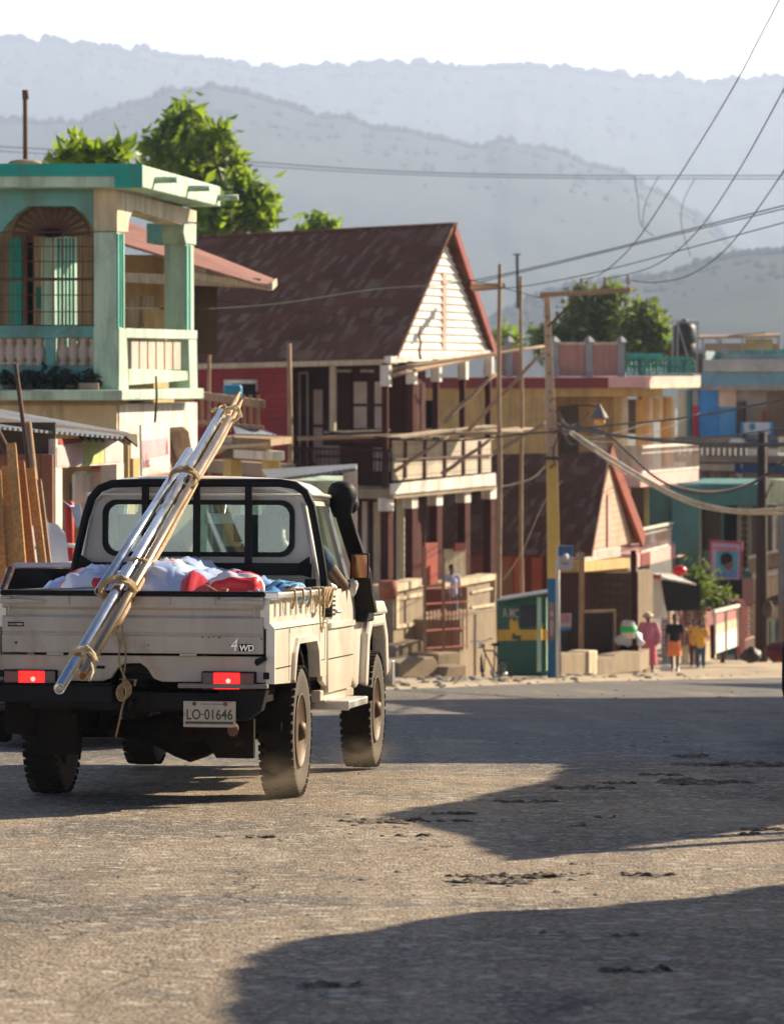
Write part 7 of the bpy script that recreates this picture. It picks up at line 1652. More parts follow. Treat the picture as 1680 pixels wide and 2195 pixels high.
# portrait sign
ps = thing('portrait_sign', 'red framed hairdresser sign with a painted head and red lettering', 'sign', P(1555, 1245, 132))
SP = VP(1520, 132, 1590, 131.6)
mb = MB(); SP.poly(mb, [(1521, 1158), (1591, 1162), (1587, 1247), (1518, 1244)], -.08, 0, 0); mb.build('sign_frame', mat('sign frame red', (.32, .05, .08), .7), ps)
mb = MB(); SP.poly(mb, [(1526, 1164), (1586, 1167), (1583, 1242), (1524, 1239)], 0, .01, 0); mb.build('sign_board', mat('sign board lilac', (.34, .36, .52), .7), ps)
mb = MB(); SP.poly(mb, [(1536, 1180), (1582, 1182), (1579, 1238), (1534, 1236)], .01, .02, 0); mb.build('picture_ground', mat('sign sky blue', (.07, .32, .45), .7), ps)
SK2 = mat('painted brown', (.17, .10, .07), .7); mb = MB(); hd = SP.P(1561, 1208, .02); s_ = 132 / F
def disc(mb, c, rx, rz, o, mi, n=18): mb.prism([c + SP.u3 * (rx * math.cos(2 * math.pi * i / n)) + Vector((0, 0, rz * math.sin(2 * math.pi * i / n))) + SP.n3 * o for i in range(n)], SP.n3 * .005, mi)
disc(mb, hd, 11 * s_, 15 * s_, .003, 0); mb.build('painted_face', SK2, ps)
mb = MB(); c_ = SP.P(1557, 1196, .02); disc(mb, c_, 13.5 * s_, 11 * s_, .010, 0); disc(mb, SP.P(1551, 1203, .02), 7 * s_, 8 * s_, .011, 0); mb.build('painted_hair', M_HAIR, ps)
mb = MB(); SP.poly(mb, [(1536, 1238), (1541, 1230), (1553, 1221), (1560, 1228), (1570, 1222), (1580, 1230), (1580, 1239)], .032, .038); mb.build('painted_shirt', mat('painted blue shirt', (.10, .20, .45), .7, .4, 12), ps)
mb = MB(); mb.text('New-Look', SP.P(1529, 1179, .02), SP.u3, (0, 0, 1), 13 * s_, .006, 0, .006, 0, .92); mb.build('lettering', mat('sign letter red', (.70, .10, .12), .7), ps)
mb = MB(); g_ = SP.P(1578, 1246, -.1); mb.beam(g_, Vector((g_.x, g_.y, prof(132))), .08, .08, up=(0, 1, 0)); mb.build('sign_post', M_IRON, ps)
# fences and gate on the right
M_PKF = mat('faded pink fence paint', (.42, .17, .15), .85, .15, 1.5, .3, 20, streak=.3); M_BRICKC = mat('brick pillar', (.42, .25, .18), .85, .2, 2, .4, 20, kind='brick', kp=(.3, .12, .02, (.62, .5, .4)))
FN = VP(1435, 124, 1535, 127)
fn = thing('pink_fence', 'low pink fence with brick pillars behind the children in yellow', 'fence', FN.P(1480, 1410))
mb = MB(); FN.poly(mb, [(1435, 1318), (1535, 1300), (1535, 1400), (1435, 1415)], -.1, -.05); mb.build('fence_panel', M_PKF, fn)
mb = MB(); FN.poly(mb, [(1435, 1390), (1535, 1372), (1535, 1412), (1435, 1432)], -.2, .05); mb.build('fence_base', M_CREAM, fn)
for px, t_ in ((1452, 1312), (1484, 1306), (1510, 1300), (1441, 1300)):
    mb = MB(); FN.box(mb, px - 4, px + 4, t_, 1400, -.2, .1); mb.build('brick_pillar', M_BRICKC, fn)
mb = MB()
for k in range(6): FN.box(mb, 1437 + k * 6, 1440 + k * 6, 1300, 1318, -.1, -.05, mi=k % 2)
mb.build('pickets', [M_WHITEP, REDP], fn)
GTE = VP(1531, 122, 1582, 125.5); gt = thing('white_gate', 'white and pink sheet metal gate standing open at the right', 'gate', GTE.P(1555, 1400))
mb = MB(); GTE.poly(mb, [(1531, 1362), (1582, 1345), (1581, 1385), (1533, 1402)], -.05, 0); mb.build('white_panel', mat('gate white', (.78, .74, .70), .7, streak=.2), gt)
mb = MB(); GTE.poly(mb, [(1531, 1340), (1582, 1325), (1582, 1345), (1531, 1362)], -.05, 0); mb.build('cream_panel', M_CREAM, gt)
mb = MB(); GTE.poly(mb, [(1531, 1312), (1582, 1302), (1582, 1326), (1531, 1341)], -.05, -.01); mb.build('pink_panel', M_PKF, gt)
mb = MB(); mb.beam(GTE.P(1529, 1311, .02), GTE.P(1583, 1298, .02), .09, .10)
for px, t_, b2 in ((1532, 1310, 1402), (1556, 1306, 1395), (1581, 1299, 1386)): mb.beam(GTE.P(px, t_, .02), GTE.P(px, b2, .02), .07, .06, up=(0, 1, 0))
mb.build('gate_frame', M_WHITEP, gt)
mb = MB(); mb.beam(GTE.P(1526, 1340, .1), GTE.P(1527, 1412, .1), .12, .12, up=(0, 1, 0)); mb.beam(GTE.P(1589, 1300, -.1), GTE.P(1589, 1402, -.1), .14, .14, up=(0, 1, 0)); mb.build('gate_post', M_BRN, gt)
PF = VP(1590, 126, 1640, 126.5); pk = thing('pink_wall', 'peach coloured wall with slim pillars between gate and right utility pole', 'wall', PF.P(1615, 1400))
mb = MB(); PF.poly(mb, [(1592, 1375), (1624, 1365), (1624, 1402), (1592, 1406)], -.3, 0); mb.build('wall_face', mat('peach plaster', (.60, .40, .30), .85), pk)
mb = MB(); PF.box(mb, 1589, 1598, 1290, 1405, -.2, .02); PF.box(mb, 1603, 1609, 1302, 1366, -.25, -.1, mi=1); PF.box(mb, 1560, 1592, 1285, 1290, -.3, 0); mb.build('pillar', [M_PKF, M_BRICKC], pk)
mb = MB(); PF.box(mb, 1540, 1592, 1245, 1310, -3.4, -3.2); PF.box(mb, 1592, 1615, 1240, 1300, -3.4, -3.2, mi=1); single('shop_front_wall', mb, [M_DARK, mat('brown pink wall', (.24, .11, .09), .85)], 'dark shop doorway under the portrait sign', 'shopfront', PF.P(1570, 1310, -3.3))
# canvas, awning, red ball
mb = MB(); cv = VP(1394, 116, 1430, 115); cv.poly(mb, [(1396, 1238), (1412, 1240), (1420, 1290), (1428, 1326), (1394, 1326)], -.05, 0); single('canvas_sheet', mb, mat('pale canvas', (.62, .56, .46), .9), 'pale canvas sheet hanging left of the pink fence', 'canvas', cv.P(1410, 1326))
mb = MB(); cv.poly(mb, [(1396, 1232), (1414, 1232), (1412, 1242), (1396, 1240)], .02, .08); single('red_trim_board', mb, REDP, 'small red board above the hanging canvas', 'board', cv.P(1405, 1240))
mb = MB(); sheet(mb, [P(1398, 1228, 117), P(1440, 1230, 117), P(1492, 1252, 114), P(1430, 1240, 114)], .05); single('white_awning', mb, M_WHITEP, 'small pale awning below the lower pink balcony', 'awning', P(1440, 1240, 115))
mb = MB(); mb.ball(P(1456, 1223, 118), .20, 14, 0, (1.1, 1, .8)); single('red_basin', mb, mat('shiny red plastic', (.60, .02, .03), .3), 'round red plastic basin hanging above the shaded stall', 'basin', P(1456, 1223, 118))
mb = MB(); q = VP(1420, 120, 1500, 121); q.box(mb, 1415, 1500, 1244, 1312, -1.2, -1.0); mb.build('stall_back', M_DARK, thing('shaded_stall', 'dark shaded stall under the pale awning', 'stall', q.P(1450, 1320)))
mb = MB(); q_ = random.Random(6)
# right utility pole
g_ = Vector((XW(1632, 120), 120, prof(120) + .35)); up_ = thing('dark_utility_pole', 'dark wooden utility pole at the right edge beside the cream house', 'utility pole', g_)
tp = P(1634, 926, 120); mb = MB(); mb.tube([g_, (g_ + tp) / 2, tp], [.19, .165, .13], 12); mb.build('pole_shaft', mat('dark creosoted wood', (.045, .025, .018), .85, .2, 2, .3, 20, kind='grain'), up_)
mb = MB(); mb.ball((tp.x + .15, 119.8, P(0, 1305, 120).z), .18, 8, 0, (1, .5, 1.6)); mb.tube([P(1655, 1037, 119), P(1650, 1042, 119.5), P(1640, 1070, 120)], .03, 6); mb.each('pole_fitting', M_CONCD, up_)
# rubbish on the verge and barrels
for (px, py, D, r, col, lab) in ((1588 + 84, 1398, 112, .35, (.10, .015, .015), 'dark red heap beside the foot of the right utility pole'), (1435, 1436, 113, .22, (.72, .72, .70), 'white crumpled plastic bag on the verge right of the walking pair'), (1610, 1405, 113, .25, (.04, .035, .03), 'dark heap at the left foot of the right utility pole'), (1350, 1373, 107, .30, (.62, .62, .70), 'white bundle leaning on the low wall beside the woman in pink')):
    mb = MB(); c_ = P(px, py, D); mb.ball(c_, r, 14, 0, (1.2, .9, .8), jit=.5); single('bundle', mb, mat('bundle %d' % px, col, .6, .25, 6, .4, 15), lab, 'bundle', c_ - Vector((0, 0, r * .8)))
mb = MB(); c_ = P(1347, 1352, 106.5); mb.lathe([(0, 0), (.20, 0), (.22, .3), (.17, .45), (.12, .47), (0, .48)], c_ - Vector((0, 0, .2)), (0, 0, 1), 14); mb.lathe([(.225, .16), (.228, .17), (.228, .32), (.2, .33)], c_ - Vector((0, 0, .2)), (0, 0, 1), 14, 1); single('paint_bucket', mb, [M_WHITEP, mat('vivid green label', (.02, .5, .12), .5)], 'white bucket with a vivid green band on the low wall', 'bucket', c_ - Vector((0, 0, .2)))
mb = MB(); c_ = P(1350, 1392, 107); mb.box(c_.x - .28, c_.x + .22, 106.8, 107.3, c_.z - .35, c_.z + .12); single('dark_crate', mb, M_DARK, 'black crate under the white bundle by the low wall', 'crate', c_, bevel=.03)
# bicycle leaning at the foot of the plinth
def bicycle():
    c_ = P(1036, 1438, 92.5); R_ = .30; b0 = Vector((c_.x, c_.y, c_.z - R_)); az = R(118)
    t = thing('bicycle', 'bicycle with bright handlebar parked at the road edge before the concrete plinth', 'bicycle', b0, rot=(R(-6), 0, az)); fr = mat('worn bicycle paint', (.09, .05, .035), .6); rb = M_TYRE; al = M_ALU
    def wh(x, steer=0):
        w0 = bpy.data.objects.new('wheel', None); sc.collection.objects.link(w0); w0.parent = t; w0.location = (x, 0, R_); w0.rotation_euler = (0, 0, steer); BASE[w0.name] = Vector((0, 0, 0))
        mb = MB(); mb.tube([(R_ * math.cos(a), 0, R_ * math.sin(a)) for a in [i * math.pi / 18 for i in range(36)]], .026, 7, closed=True); mb.build('tyre', rb, w0)
        mb = MB()
        for i in range(16): a = i * math.pi / 8; mb.tube([(0, .02 * (-1) ** i, 0), ((R_ - .02) * math.cos(a), 0, (R_ - .02) * math.sin(a))], .003, 3)
        mb.tube([(0, -.05, 0), (0, .05, 0)], .025, 8); mb.tube([((R_ - .025) * math.cos(a), 0, (R_ - .025) * math.sin(a)) for a in [i * math.pi / 18 for i in range(36)]], .012, 5, closed=True); mb.build('spokes', al, w0)
    wh(0, R(-28)); wh(-1.02)
    mb = MB(); H0 = (-.16, 0, .78); S_ = (-.66, 0, .80); B_ = (-.55, 0, .30); A_ = (-1.02, 0, R_)
    for a, b in ((H0, S_), (H0, B_), (S_, B_), (B_, A_), (S_, A_), (H0, (-.19, 0, .92)), (S_, (-.69, 0, .92))): mb.tube([a, b], .018, 7)
    for s in (-.05, .05): mb.tube([(-.13, s, .70), (-.04, s, .45), (0, s, R_)], .013, 6)
    mb.build('frame', fr, t)
    mb = MB(); mb.tube([(-.08, -.30, 1.0), (-.14, -.22, 1.03), (-.18, 0, .98), (-.14, .22, 1.03), (-.08, .30, 1.0)], .014, 6); mb.build('handlebar', al, t)
    mb = MB(); mb.lathe([(.02, 0), (.06, .03), (.065, .06)], (-.08, 0, .88), (1, 0, 0), 12); mb.build('headlamp', M_CHROME, t)
    mb = MB(); mb.ball((-.72, 0, .95), .12, 10, 0, (1.2, .7, .3)); mb.build('saddle', M_BLKPL, t)
    mb = MB(); mb.tube([(-.55, -.09, .30), (-.45, -.09, .18)], .012, 5); mb.tube([(-.55, .09, .30), (-.65, .09, .42)], .012, 5); mb.lathe([(.09, 0), (.09, .01)], (-.55, .04, .30), (0, 1, 0), 14); mb.build('crank', al, t)
bicycle()

# ------------------------------------------------------------------ people
def at_feet(px, py, D): x = XW(px, D); return Vector((x, D, vz(x, D)))
person('woman in long pink skirt and pink blouse with straw hat on the verge', at_feet(1391, 1450, 110), R(180), 1.60,
       pose(lan=(-.10, .02, .08), ran=(.12, -.05, .08), lel=(-.27, .0, 1.12), lwr=(-.25, .08, .90), rel=(.27, -.02, 1.12), rwr=(.29, .03, .88), head=(.02, .03, 1.585)),
       [('blouse', shirt(C_PINKT, 1.8, .10, .035)), ('skirt', skirt(C_PINK, .98, .22, .20, .26))], hatspec=C_HAT, group='people walking along the verge', build=1.15)
person('person in black top and short orange skirt walking on the verge', at_feet(1447, 1452, 110), R(182), 1.56,
       pose(lkn=(-.07, .10, .50), lan=(-.05, .16, .09), ltoe=(-.06, .28, .04), ran=(.06, -.12, .10), rtoe=(.06, .0, .03), lel=(-.25, -.06, 1.12), lwr=(-.28, -.02, .88), rel=(.25, .02, 1.12), rwr=(.27, .10, .89)),
       [('top', shirt(C_BLK, .55, .02, .016)), ('skirt', skirt(C_ORG, .96, .50, .17, .21)), ('shoes', lambda mb, V, k: ([capsule(mb, V[s + 'an'] - Vector((0, .02, .04)) * k, V[s + 'toe'] - Vector((0, 0, .005)), .045 * k, .035 * k) for s in 'lr'], (M_WHITEP,))[1])], group='people walking along the verge')
person('child in yellow shirt and blue jeans with arm round the other child', at_feet(1503, 1425, 118), R(170), 1.36,
       pose(lel=(-.26, .04, 1.16), lwr=(-.24, .24, 1.20), rel=(.30, -.02, 1.28), rwr=(.46, .05, 1.38)),
       [('shirt', shirt(C_YEL, .6, .10, .03)), ('jeans', legs(C_JEAN, 1.9, .014))], group='people walking along the verge')
person('child in orange yellow shirt behind the child in jeans', at_feet(1489, 1420, 119.2), R(165), 1.40,
       pose(rel=(.24, .12, 1.18), rwr=(.20, .30, 1.22)),
       [('shirt', shirt(mat('orange yellow cloth', (.80, .36, .05), .85), .6, .06, .03)), ('trousers', legs(mat('maroon cloth', (.14, .03, .025), .85), 1.9, .014))], group='people walking along the verge')
person('person in pale lilac shirt standing on the porch behind the terrace wall', P(968, 1340, 99), R(200), 1.45, STAND,
       [('shirt', shirt(C_LIL, .6, .05, .02)), ('trousers', legs(C_GREY, 1.9, .012))])
# people in the cab (coordinates of the truck, forward = +y of the figure)
def cab_person(label, y, lean, J, cl, hat=None):
    t = person(label, (0, 0, 0), 0, 1.70, J, cl, 'people in the truck cab', hatspec=hat); t.matrix_world = TM @ Matrix.Translation((1.42, y, .98 - .93 + .03)) @ Matrix.Rotation(R(-90), 4, 'Z'); return t
SIT = dict(head=(0, .06, 1.60), neck=(0, 0, 1.45), chest=(0, -.03, 1.27), pelvis=(0, -.05, .95), lsh=(-.18, 0, 1.39), lel=(-.24, .18, 1.18), lwr=(-.16, .42, 1.26), rsh=(.18, 0, 1.39), rel=(.24, .18, 1.18), rwr=(.12, .42, 1.26),
           lhip=(-.09, -.04, .92), lkn=(-.13, .38, .98), lan=(-.13, .62, .66), ltoe=(-.13, .78, .66), rhip=(.09, -.04, .92), rkn=(.13, .38, .98), ran=(.13, .62, .66), rtoe=(.13, .78, .66))
cab_person('driver in dark shirt sitting behind the steering wheel of the truck', .40, 0, dict(SIT), [('shirt', shirt(C_GREY, .7)), ('trousers', legs(C_JEAN, 1.8))])
pj = dict(SIT); pj.update(rsh=(.25, .06, 1.37), rel=(.36, .38, 1.17), rwr=(.33, .62, 1.20), rhd=(-.1, .5, .0), rpn=(0, 0, -1.0), head=(-.02, .07, 1.57), lwr=(-.1, .30, 1.02))
cab_person('passenger resting a bare arm on the right window sill of the truck', -.44, 0, pj, [('shirt', shirt(mat('dark blue shirt', (.02, .05, .09), .85), .25)), ('trousers', legs(C_JEAN, 1.8)), ('cap', lambda mb, V, k: ([mb.ball(V['head'] + Vector((0, -.005, .055)), .112, 16, 0, (.9, 1.0, .72)), mb.lathe([(.05, 0), (.085, .008), (.06, .014)], V['head'] + Vector((0, .09, .045)), (0, .1, 1), 14)], (mat('navy cap', (.015, .04, .07), .85), .008))[1])])
mb = MB(); e_ = TL(757, 1258, 2.02); mb.ball(e_, .042, 14, 0, (1.0, .7, 1.3), jit=.7); o = mb.build('cloth', M_WHITEP, None); in_truck(o); tag(o, 'white rag held at the right window of the truck', 'cloth')

# ------------------------------------------------------------------ parked cars
def car(label, pos, yaw, paint, name='parked_car', pitch=TPITCH):
    t = thing(name, label, 'car', pos, rot=(0, pitch, yaw)); L, W, Hh = 4.2, 1.68, 1.42
    body = [(-2.05, .42), (-2.08, .62), (-2.02, .82), (-1.9, .90), (1.1, .92), (1.95, .80), (2.10, .66), (2.12, .36), (1.78, .30)]
    def arch(cx_): return [(cx_ + .36 * math.cos(R(a)), .30 + .36 * math.sin(R(a))) for a in range(0, 181, 20)]
    low = arch(1.30) + arch(-1.28); outl = body[:-1] + [(1.85, .24)] + arch(1.30)[0:] + [(-.8, .22)] + arch(-1.28)[0:] + [(-1.9, .26)]
    mb = MB()
    for s in (1, -1): mb.prism([(x, W / 2 * s, z) for x, z in outl], (0, -.06 * s, 0))
    mb.obox((-2.04, -W / 2 + .05, .30), (.06, 0, 0), (0, W - .1, 0), (0, 0, .58)); mb.obox((2.04, -W / 2 + .05, .30), (.06, 0, 0), (0, W - .1, 0), (0, 0, .40))
    mb.prism([(-1.95, -W / 2 + .05, .895), (1.1, -W / 2 + .05, .915), (1.98, -W / 2 + .05, .785), (1.98, -W / 2 + .05, .70), (-1.95, -W / 2 + .05, .80)], (0, W - .1, 0)); mb.box(-1.9, 1.9, -W / 2 + .1, W / 2 - .1, .26, .36)
    mb.build('body', paint, t, bevel=.025)
    mb = MB(); g = [(-1.86, .905), (-1.45, 1.36), (-1.25, Hh - .01), (.15, Hh), (.35, 1.38), (1.05, .915)]
    hw_ = lambda z: W / 2 - .05 - (z - .9) * .32
    # roof and pillars
    mb.prism([(-1.42, -hw_(1.38), 1.375), (-1.25, -hw_(1.42), 1.42), (.15, -hw_(1.42), 1.43), (.33, -hw_(1.38), 1.385)], (0, 2 * hw_(1.40), 0))
    for s in (1, -1):
        for (xa, za, xb, zb_) in ((-1.84, .90, -1.40, 1.38), (-.95, .90, -.9, 1.38), (0, .90, -.05, 1.38), (1.02, .91, .32, 1.38)): mb.beam((xa, hw_(za) * s, za), (xb, hw_(zb_) * s, zb_), .05, .06, up=(0, 1, 0))
    mb.build('roof', paint, t, bevel=.02)
    gl = glass('dark car glass', (.62, .58, .60), .0, (.22, .17, .18))
    mb = MB(); mb.prism([(-1.84, -hw_(.92) + .03, .92), (-1.84, hw_(.92) - .03, .92), (-1.41, hw_(1.37) - .03, 1.37), (-1.41, -hw_(1.37) + .03, 1.37)], (.01, 0, -.005)); mb.build('rear_window', gl, t)
    mb = MB(); mb.prism([(1.02, -hw_(.92) + .03, .92), (1.02, hw_(.92) - .03, .92), (.32, hw_(1.37) - .03, 1.37), (.32, -hw_(1.37) + .03, 1.37)], (-.01, 0, -.005)); mb.build('windscreen', gl, t)
    for s in (1, -1): mb = MB(); mb.prism([(-1.80, (hw_(.92) - .01) * s, .92), (.98, (hw_(.92) - .01) * s, .92), (.30, (hw_(1.37) - .01) * s, 1.37), (-1.38, (hw_(1.37) - .01) * s, 1.37)], (0, -.006 * s, 0)); mb.build('side_windows', gl, t)
    for s in (1, -1):
        mb = MB(); mb.box(-2.10, -2.06, min(.55 * s, .80 * s), max(.55 * s, .80 * s), .62, .80); mb.build('tail_light', M_LRED, t)
        mb = MB(); mb.box(2.05, 2.13, min(.45 * s, .78 * s), max(.45 * s, .78 * s), .55, .70); mb.build('headlight', M_ALU, t)
        mb = MB(); mb.box(.75, .83, min(.80 * s, .90 * s), max(.80 * s, .90 * s), .94, 1.05); mb.build('door_mirror', M_BLKPL, t, bevel=.02)
        for x in (-1.28, 1.30):
            w0 = bpy.data.objects.new('wheel', None); sc.collection.objects.link(w0); w0.parent = t; w0.location = (x, .74 * s, .30); BASE[w0.name] = Vector((0, 0, 0))
            mb = MB(); mb.lathe([(.19, -.09), (.28, -.095), (.30, -.06), (.30, .06), (.28, .095), (.19, .09)], (0, 0, 0), (0, 1, 0), 28); mb.build('tyre', M_TYRE, w0)
            mb = MB(); mb.lathe([(.195, .07 * s), (.19, .09 * s), (.15, .06 * s), (.06, .075 * s), (0, .08 * s)], (0, 0, 0), (0, s, 0) if False else (0, 1, 0), 20); mb.build('rim', M_ALU, w0)
    for x in (-2.14, 2.10): mb = MB(); mb.box(x - .02, x + .06, -.80, .80, .36, .52); mb.build('bumper', M_BLKPL, t, bevel=.02)
    mb = MB()
    for y in (-.36, .36): mb.box(-.9, -.78, y - .22, y + .22, .5, 1.12); mb.box(.05, .17, y - .22, y + .22, .5, 1.12)
    mb.box(-.3, .4, -.6, .6, .30, .5); mb.box(-1.75, -1.0, -.62, .62, .90, .93)
    for y in (-.42, .02, .42): mb.box(-1.12, -1.02, y - .13, y + .13, .93, 1.22)
    mb.build('seats', mat('reflection pink seat cloth', (.75, .20, .22), .8), t)  # pink colour, shelf and headrests added to imitate a reflection in the glass
    return t
M_CARP = mat('dusty dark car paint', (.055, .022, .022), .35, .15, 2, .1, 30, coat=.4, col2=(.20, .16, .12), stain=.55, ss=3); M_CARB = mat('black van paint', (.006, .006, .006), .9, .15, 2, .1, 30, spec=.05)
cx_ = XW(215, 33.5); car('dark car with dusty roof partly hidden behind the left side of the truck', (cx_, 33.3, prof(33.3) + .02), R(90 + 2), M_CARP, pitch=math.atan(.06))
car('black parked car whose corner just enters at the right edge', (3.20 + .86, 31.4, prof(31.4) + .02), R(90), M_CARB, pitch=math.atan(.055))

# ------------------------------------------------------------------ overhead wires
M_CABLE = mat('black cable', (.012, .010, .010), .6); M_CABP = mat('pale rope cable', (.52, .44, .33), .8); M_WIRE = mat('grey wire', (.03, .032, .028), .8, spec=.1)
def wire(pts, r, lab, m=M_CABLE, sub=6, cat='wire', group='overhead wires'):
    """pts: (px, py, depth) joined by a smooth curve"""
    Q = [P(*p) for p in pts]; out = []
    if pts[-1][0] > 1680: Q.append(Q[-1] + (Q[-1] - Q[-2]).normalized() * 24)
    if pts[0][0] > 1680 or pts[0][0] < 0: Q.insert(0, Q[0] + (Q[0] - Q[1]).normalized() * 24)
    for i in range(len(Q) - 1):
        p0 = Q[max(i - 1, 0)]; p1 = Q[i]; p2 = Q[i + 1]; p3 = Q[min(i + 2, len(Q) - 1)]
        for k in range(sub):
            t_ = k / sub; out.append(.5 * ((2 * p1) + (p2 - p0) * t_ + (2 * p0 - 5 * p1 + 4 * p2 - p3) * t_ ** 2 + (3 * p1 - p0 - 3 * p2 + p3) * t_ ** 3))
    out.append(Q[-1]); mb = MB(); mb.tube(out, r, 5); single('overhead_wire', mb, m, lab, cat, out[0], group)
wire([(1210, 915, 90), (1300, 930, 80), (1400, 943, 72), (1500, 950, 66), (1600, 953, 62), (1760, 952, 58)], .030, 'thickest black cable running level across the right houses')
wire([(1215, 922, 90), (1300, 912, 82), (1400, 903, 74), (1500, 891, 68), (1600, 872, 62), (1760, 838, 56)], .018, 'black cable rising gently to the right over the blue door')
wire([(1210, 912, 90), (1290, 925, 84), (1345, 970, 80), (1400, 1020, 77), (1460, 1050, 74), (1520, 1058, 72), (1580, 1048, 70), (1630, 1025, 68), (1760, 930, 64)], .024, 'black cable sagging in a deep bow before the turquoise house')
wire([(1218, 922, 90), (1300, 975, 84), (1380, 1025, 79), (1460, 1065, 75), (1540, 1088, 71), (1600, 1095, 68), (1660, 1092, 66), (1760, 1080, 63)], .038, 'thick pale rope like cable sagging from the utility pole to the right', M_CABP)
wire([(1222, 930, 89), (1300, 985, 84), (1390, 1038, 79), (1480, 1080, 74), (1560, 1097, 70), (1640, 1101, 67), (1760, 1100, 63)], .026, 'lower strand of the pale rope like cable', M_CABP)
wire([(1440, 1040, 78), (1500, 1052, 76), (1560, 1050, 74), (1625, 1030, 72)], .020, 'short pale strand inside the bow of the black cable', M_CABP)
wire([(1200, 925, 90), (1120, 930, 91), (1050, 938, 92), (960, 944, 93), (842, 940, 95), (700, 925, 96)], .020, 'black cable from the utility pole along the scaffold planks')
wire([(1190, 905, 90), (1215, 915, 90), (1260, 925, 88), (1330, 935, 84), (1450, 940, 78), (1560, 934, 72), (1760, 905, 64)], .012, 'thin black wire just above the balustrade of the blue house')
wire([(1205, 915, 90.5), (1190, 950, 90.5), (1186, 975, 90.7), (1190, 1000, 90.7)], .016, 'short black lead bending down the utility pole')
wire([(1168, 1000, 90), (1140, 1025, 92), (1090, 1040, 94), (1062, 1043, 96)], .020, 'pale hose like wire hooked to the white gallery fascia', M_CABP)
wire([(1205, 1030, 93), (1165, 1080, 94), (1120, 1180, 96), (1080, 1240, 98), (1060, 1245, 100)], .010, 'thin wire hanging in front of the small brown roof', M_CABP)
wire([(242, 661, 55), (330, 661, 60), (430, 662, 66), (600, 650, 74), (800, 620, 82), (1000, 603, 88), (1260, 545, 84), (1500, 485, 74), (1760, 420, 66)], .011, 'long wire from the teal house past the white gable up to the right', M_WIRE)
wire([(1020, 606, 88), (1260, 549, 84), (1500, 490, 74), (1760, 428, 66)], .010, 'second strand just under the long rising wire', M_WIRE)
wire([(1000, 622, 88), (1130, 612, 87), (1300, 578, 82), (1500, 525, 75), (1760, 455, 66)], .010, 'lowest of the three wires rising to the right over the crossarm', M_WIRE)
wire([(-60, 310, 120), (200, 325, 120), (520, 345, 118), (840, 366, 116), (1200, 375, 112), (1760, 376, 108)], .011, 'upper of two thin level wires crossing the hills', M_WIRE)
wire([(-60, 320, 120), (200, 334, 120), (520, 353, 118), (840, 372, 116), (1200, 381, 112), (1760, 383, 108)], .009, 'lower of two thin level wires crossing the hills', M_WIRE)
wire([(1690, -40, 60), (1575, 180, 64), (1450, 385, 70), (1360, 520, 78), (1290, 585, 86), (1247, 598, 90)], .010, 'steep wire from the top right corner down to the first insulator', M_WIRE)
wire([(1720, 110, 60), (1680, 190, 62), (1580, 370, 68), (1490, 500, 74), (1400, 570, 82), (1297, 598, 90)], .010, 'second steep wire ending at the middle insulator', M_WIRE)
wire([(1720, 300, 60), (1680, 365, 62), (1600, 480, 68), (1540, 548, 74), (1470, 592, 80), (1400, 605, 86), (1346, 600, 90)], .010, 'third steep wire ending at the outer insulator', M_WIRE)
wire([(1360, 376, 108), (1367, 430, 108), (1373, 480, 107), (1400, 505, 106)], .009, 'left hanging loose lead under the level wires', M_WIRE)
wire([(1412, 376, 108), (1385, 430, 108), (1376, 480, 108)], .009, 'slanting loose lead joining the left one', M_WIRE)
wire([(1490, 380, 108), (1465, 430, 108), (1460, 480, 107), (1480, 550, 106)], .009, 'right hanging loose lead under the level wires', M_WIRE)
wire([(430, 640, 96), (560, 655, 95), (700, 672, 95), (850, 700, 95)], .008, 'faint wire sagging before the brown roof', M_WIRE)
wire([(1165, 640, 90.8), (1010, 600, 94), (960, 600, 97)], .009, 'short wire from the pole top to the brown roof', M_WIRE)
wire([(1110, 660, 140), (1108, 545, 140)], .05, 'thin antenna mast far behind the scaffold poles', M_WIRE, cat='mast', group='distant masts'); mb = MB(); a_ = P(1100, 545, 140); mb.beam(a_, P(1115, 545, 140), .05, .05); single('antenna_bar', mb, M_WIRE, 'short cross bar on top of the far antenna mast', 'antenna', a_)

qw = random.Random(44)
for i, lab in enumerate(('short slack black wire drooping from the pole to the street lamp', 'loose looping wire hanging low beside the yellow column', 'thin wire running from the pole clamps to the yellow balcony', 'tangled wire curl close to the pole below the lamp arm', 'wire dropping from the clamps towards the lower pink balcony', 'thin wire crossing behind the lamp shade to the blue house')):
    x1_ = (1262, 1300, 1395, 1240, 1380, 1500)[i]; y1_ = (885, 960, 905, 950, 1040, 885)[i]; yy = 880 + 9 * i
    wire([(1196, yy, 90.4), (1196 + (x1_ - 1196) * .3, yy + 22 + qw.random() * 20, 92), (1196 + (x1_ - 1196) * .65, (yy + y1_) / 2 + 24, 95 + i), (x1_, y1_, (91, 110, 129, 92, 131, 150)[i])], .011, lab)
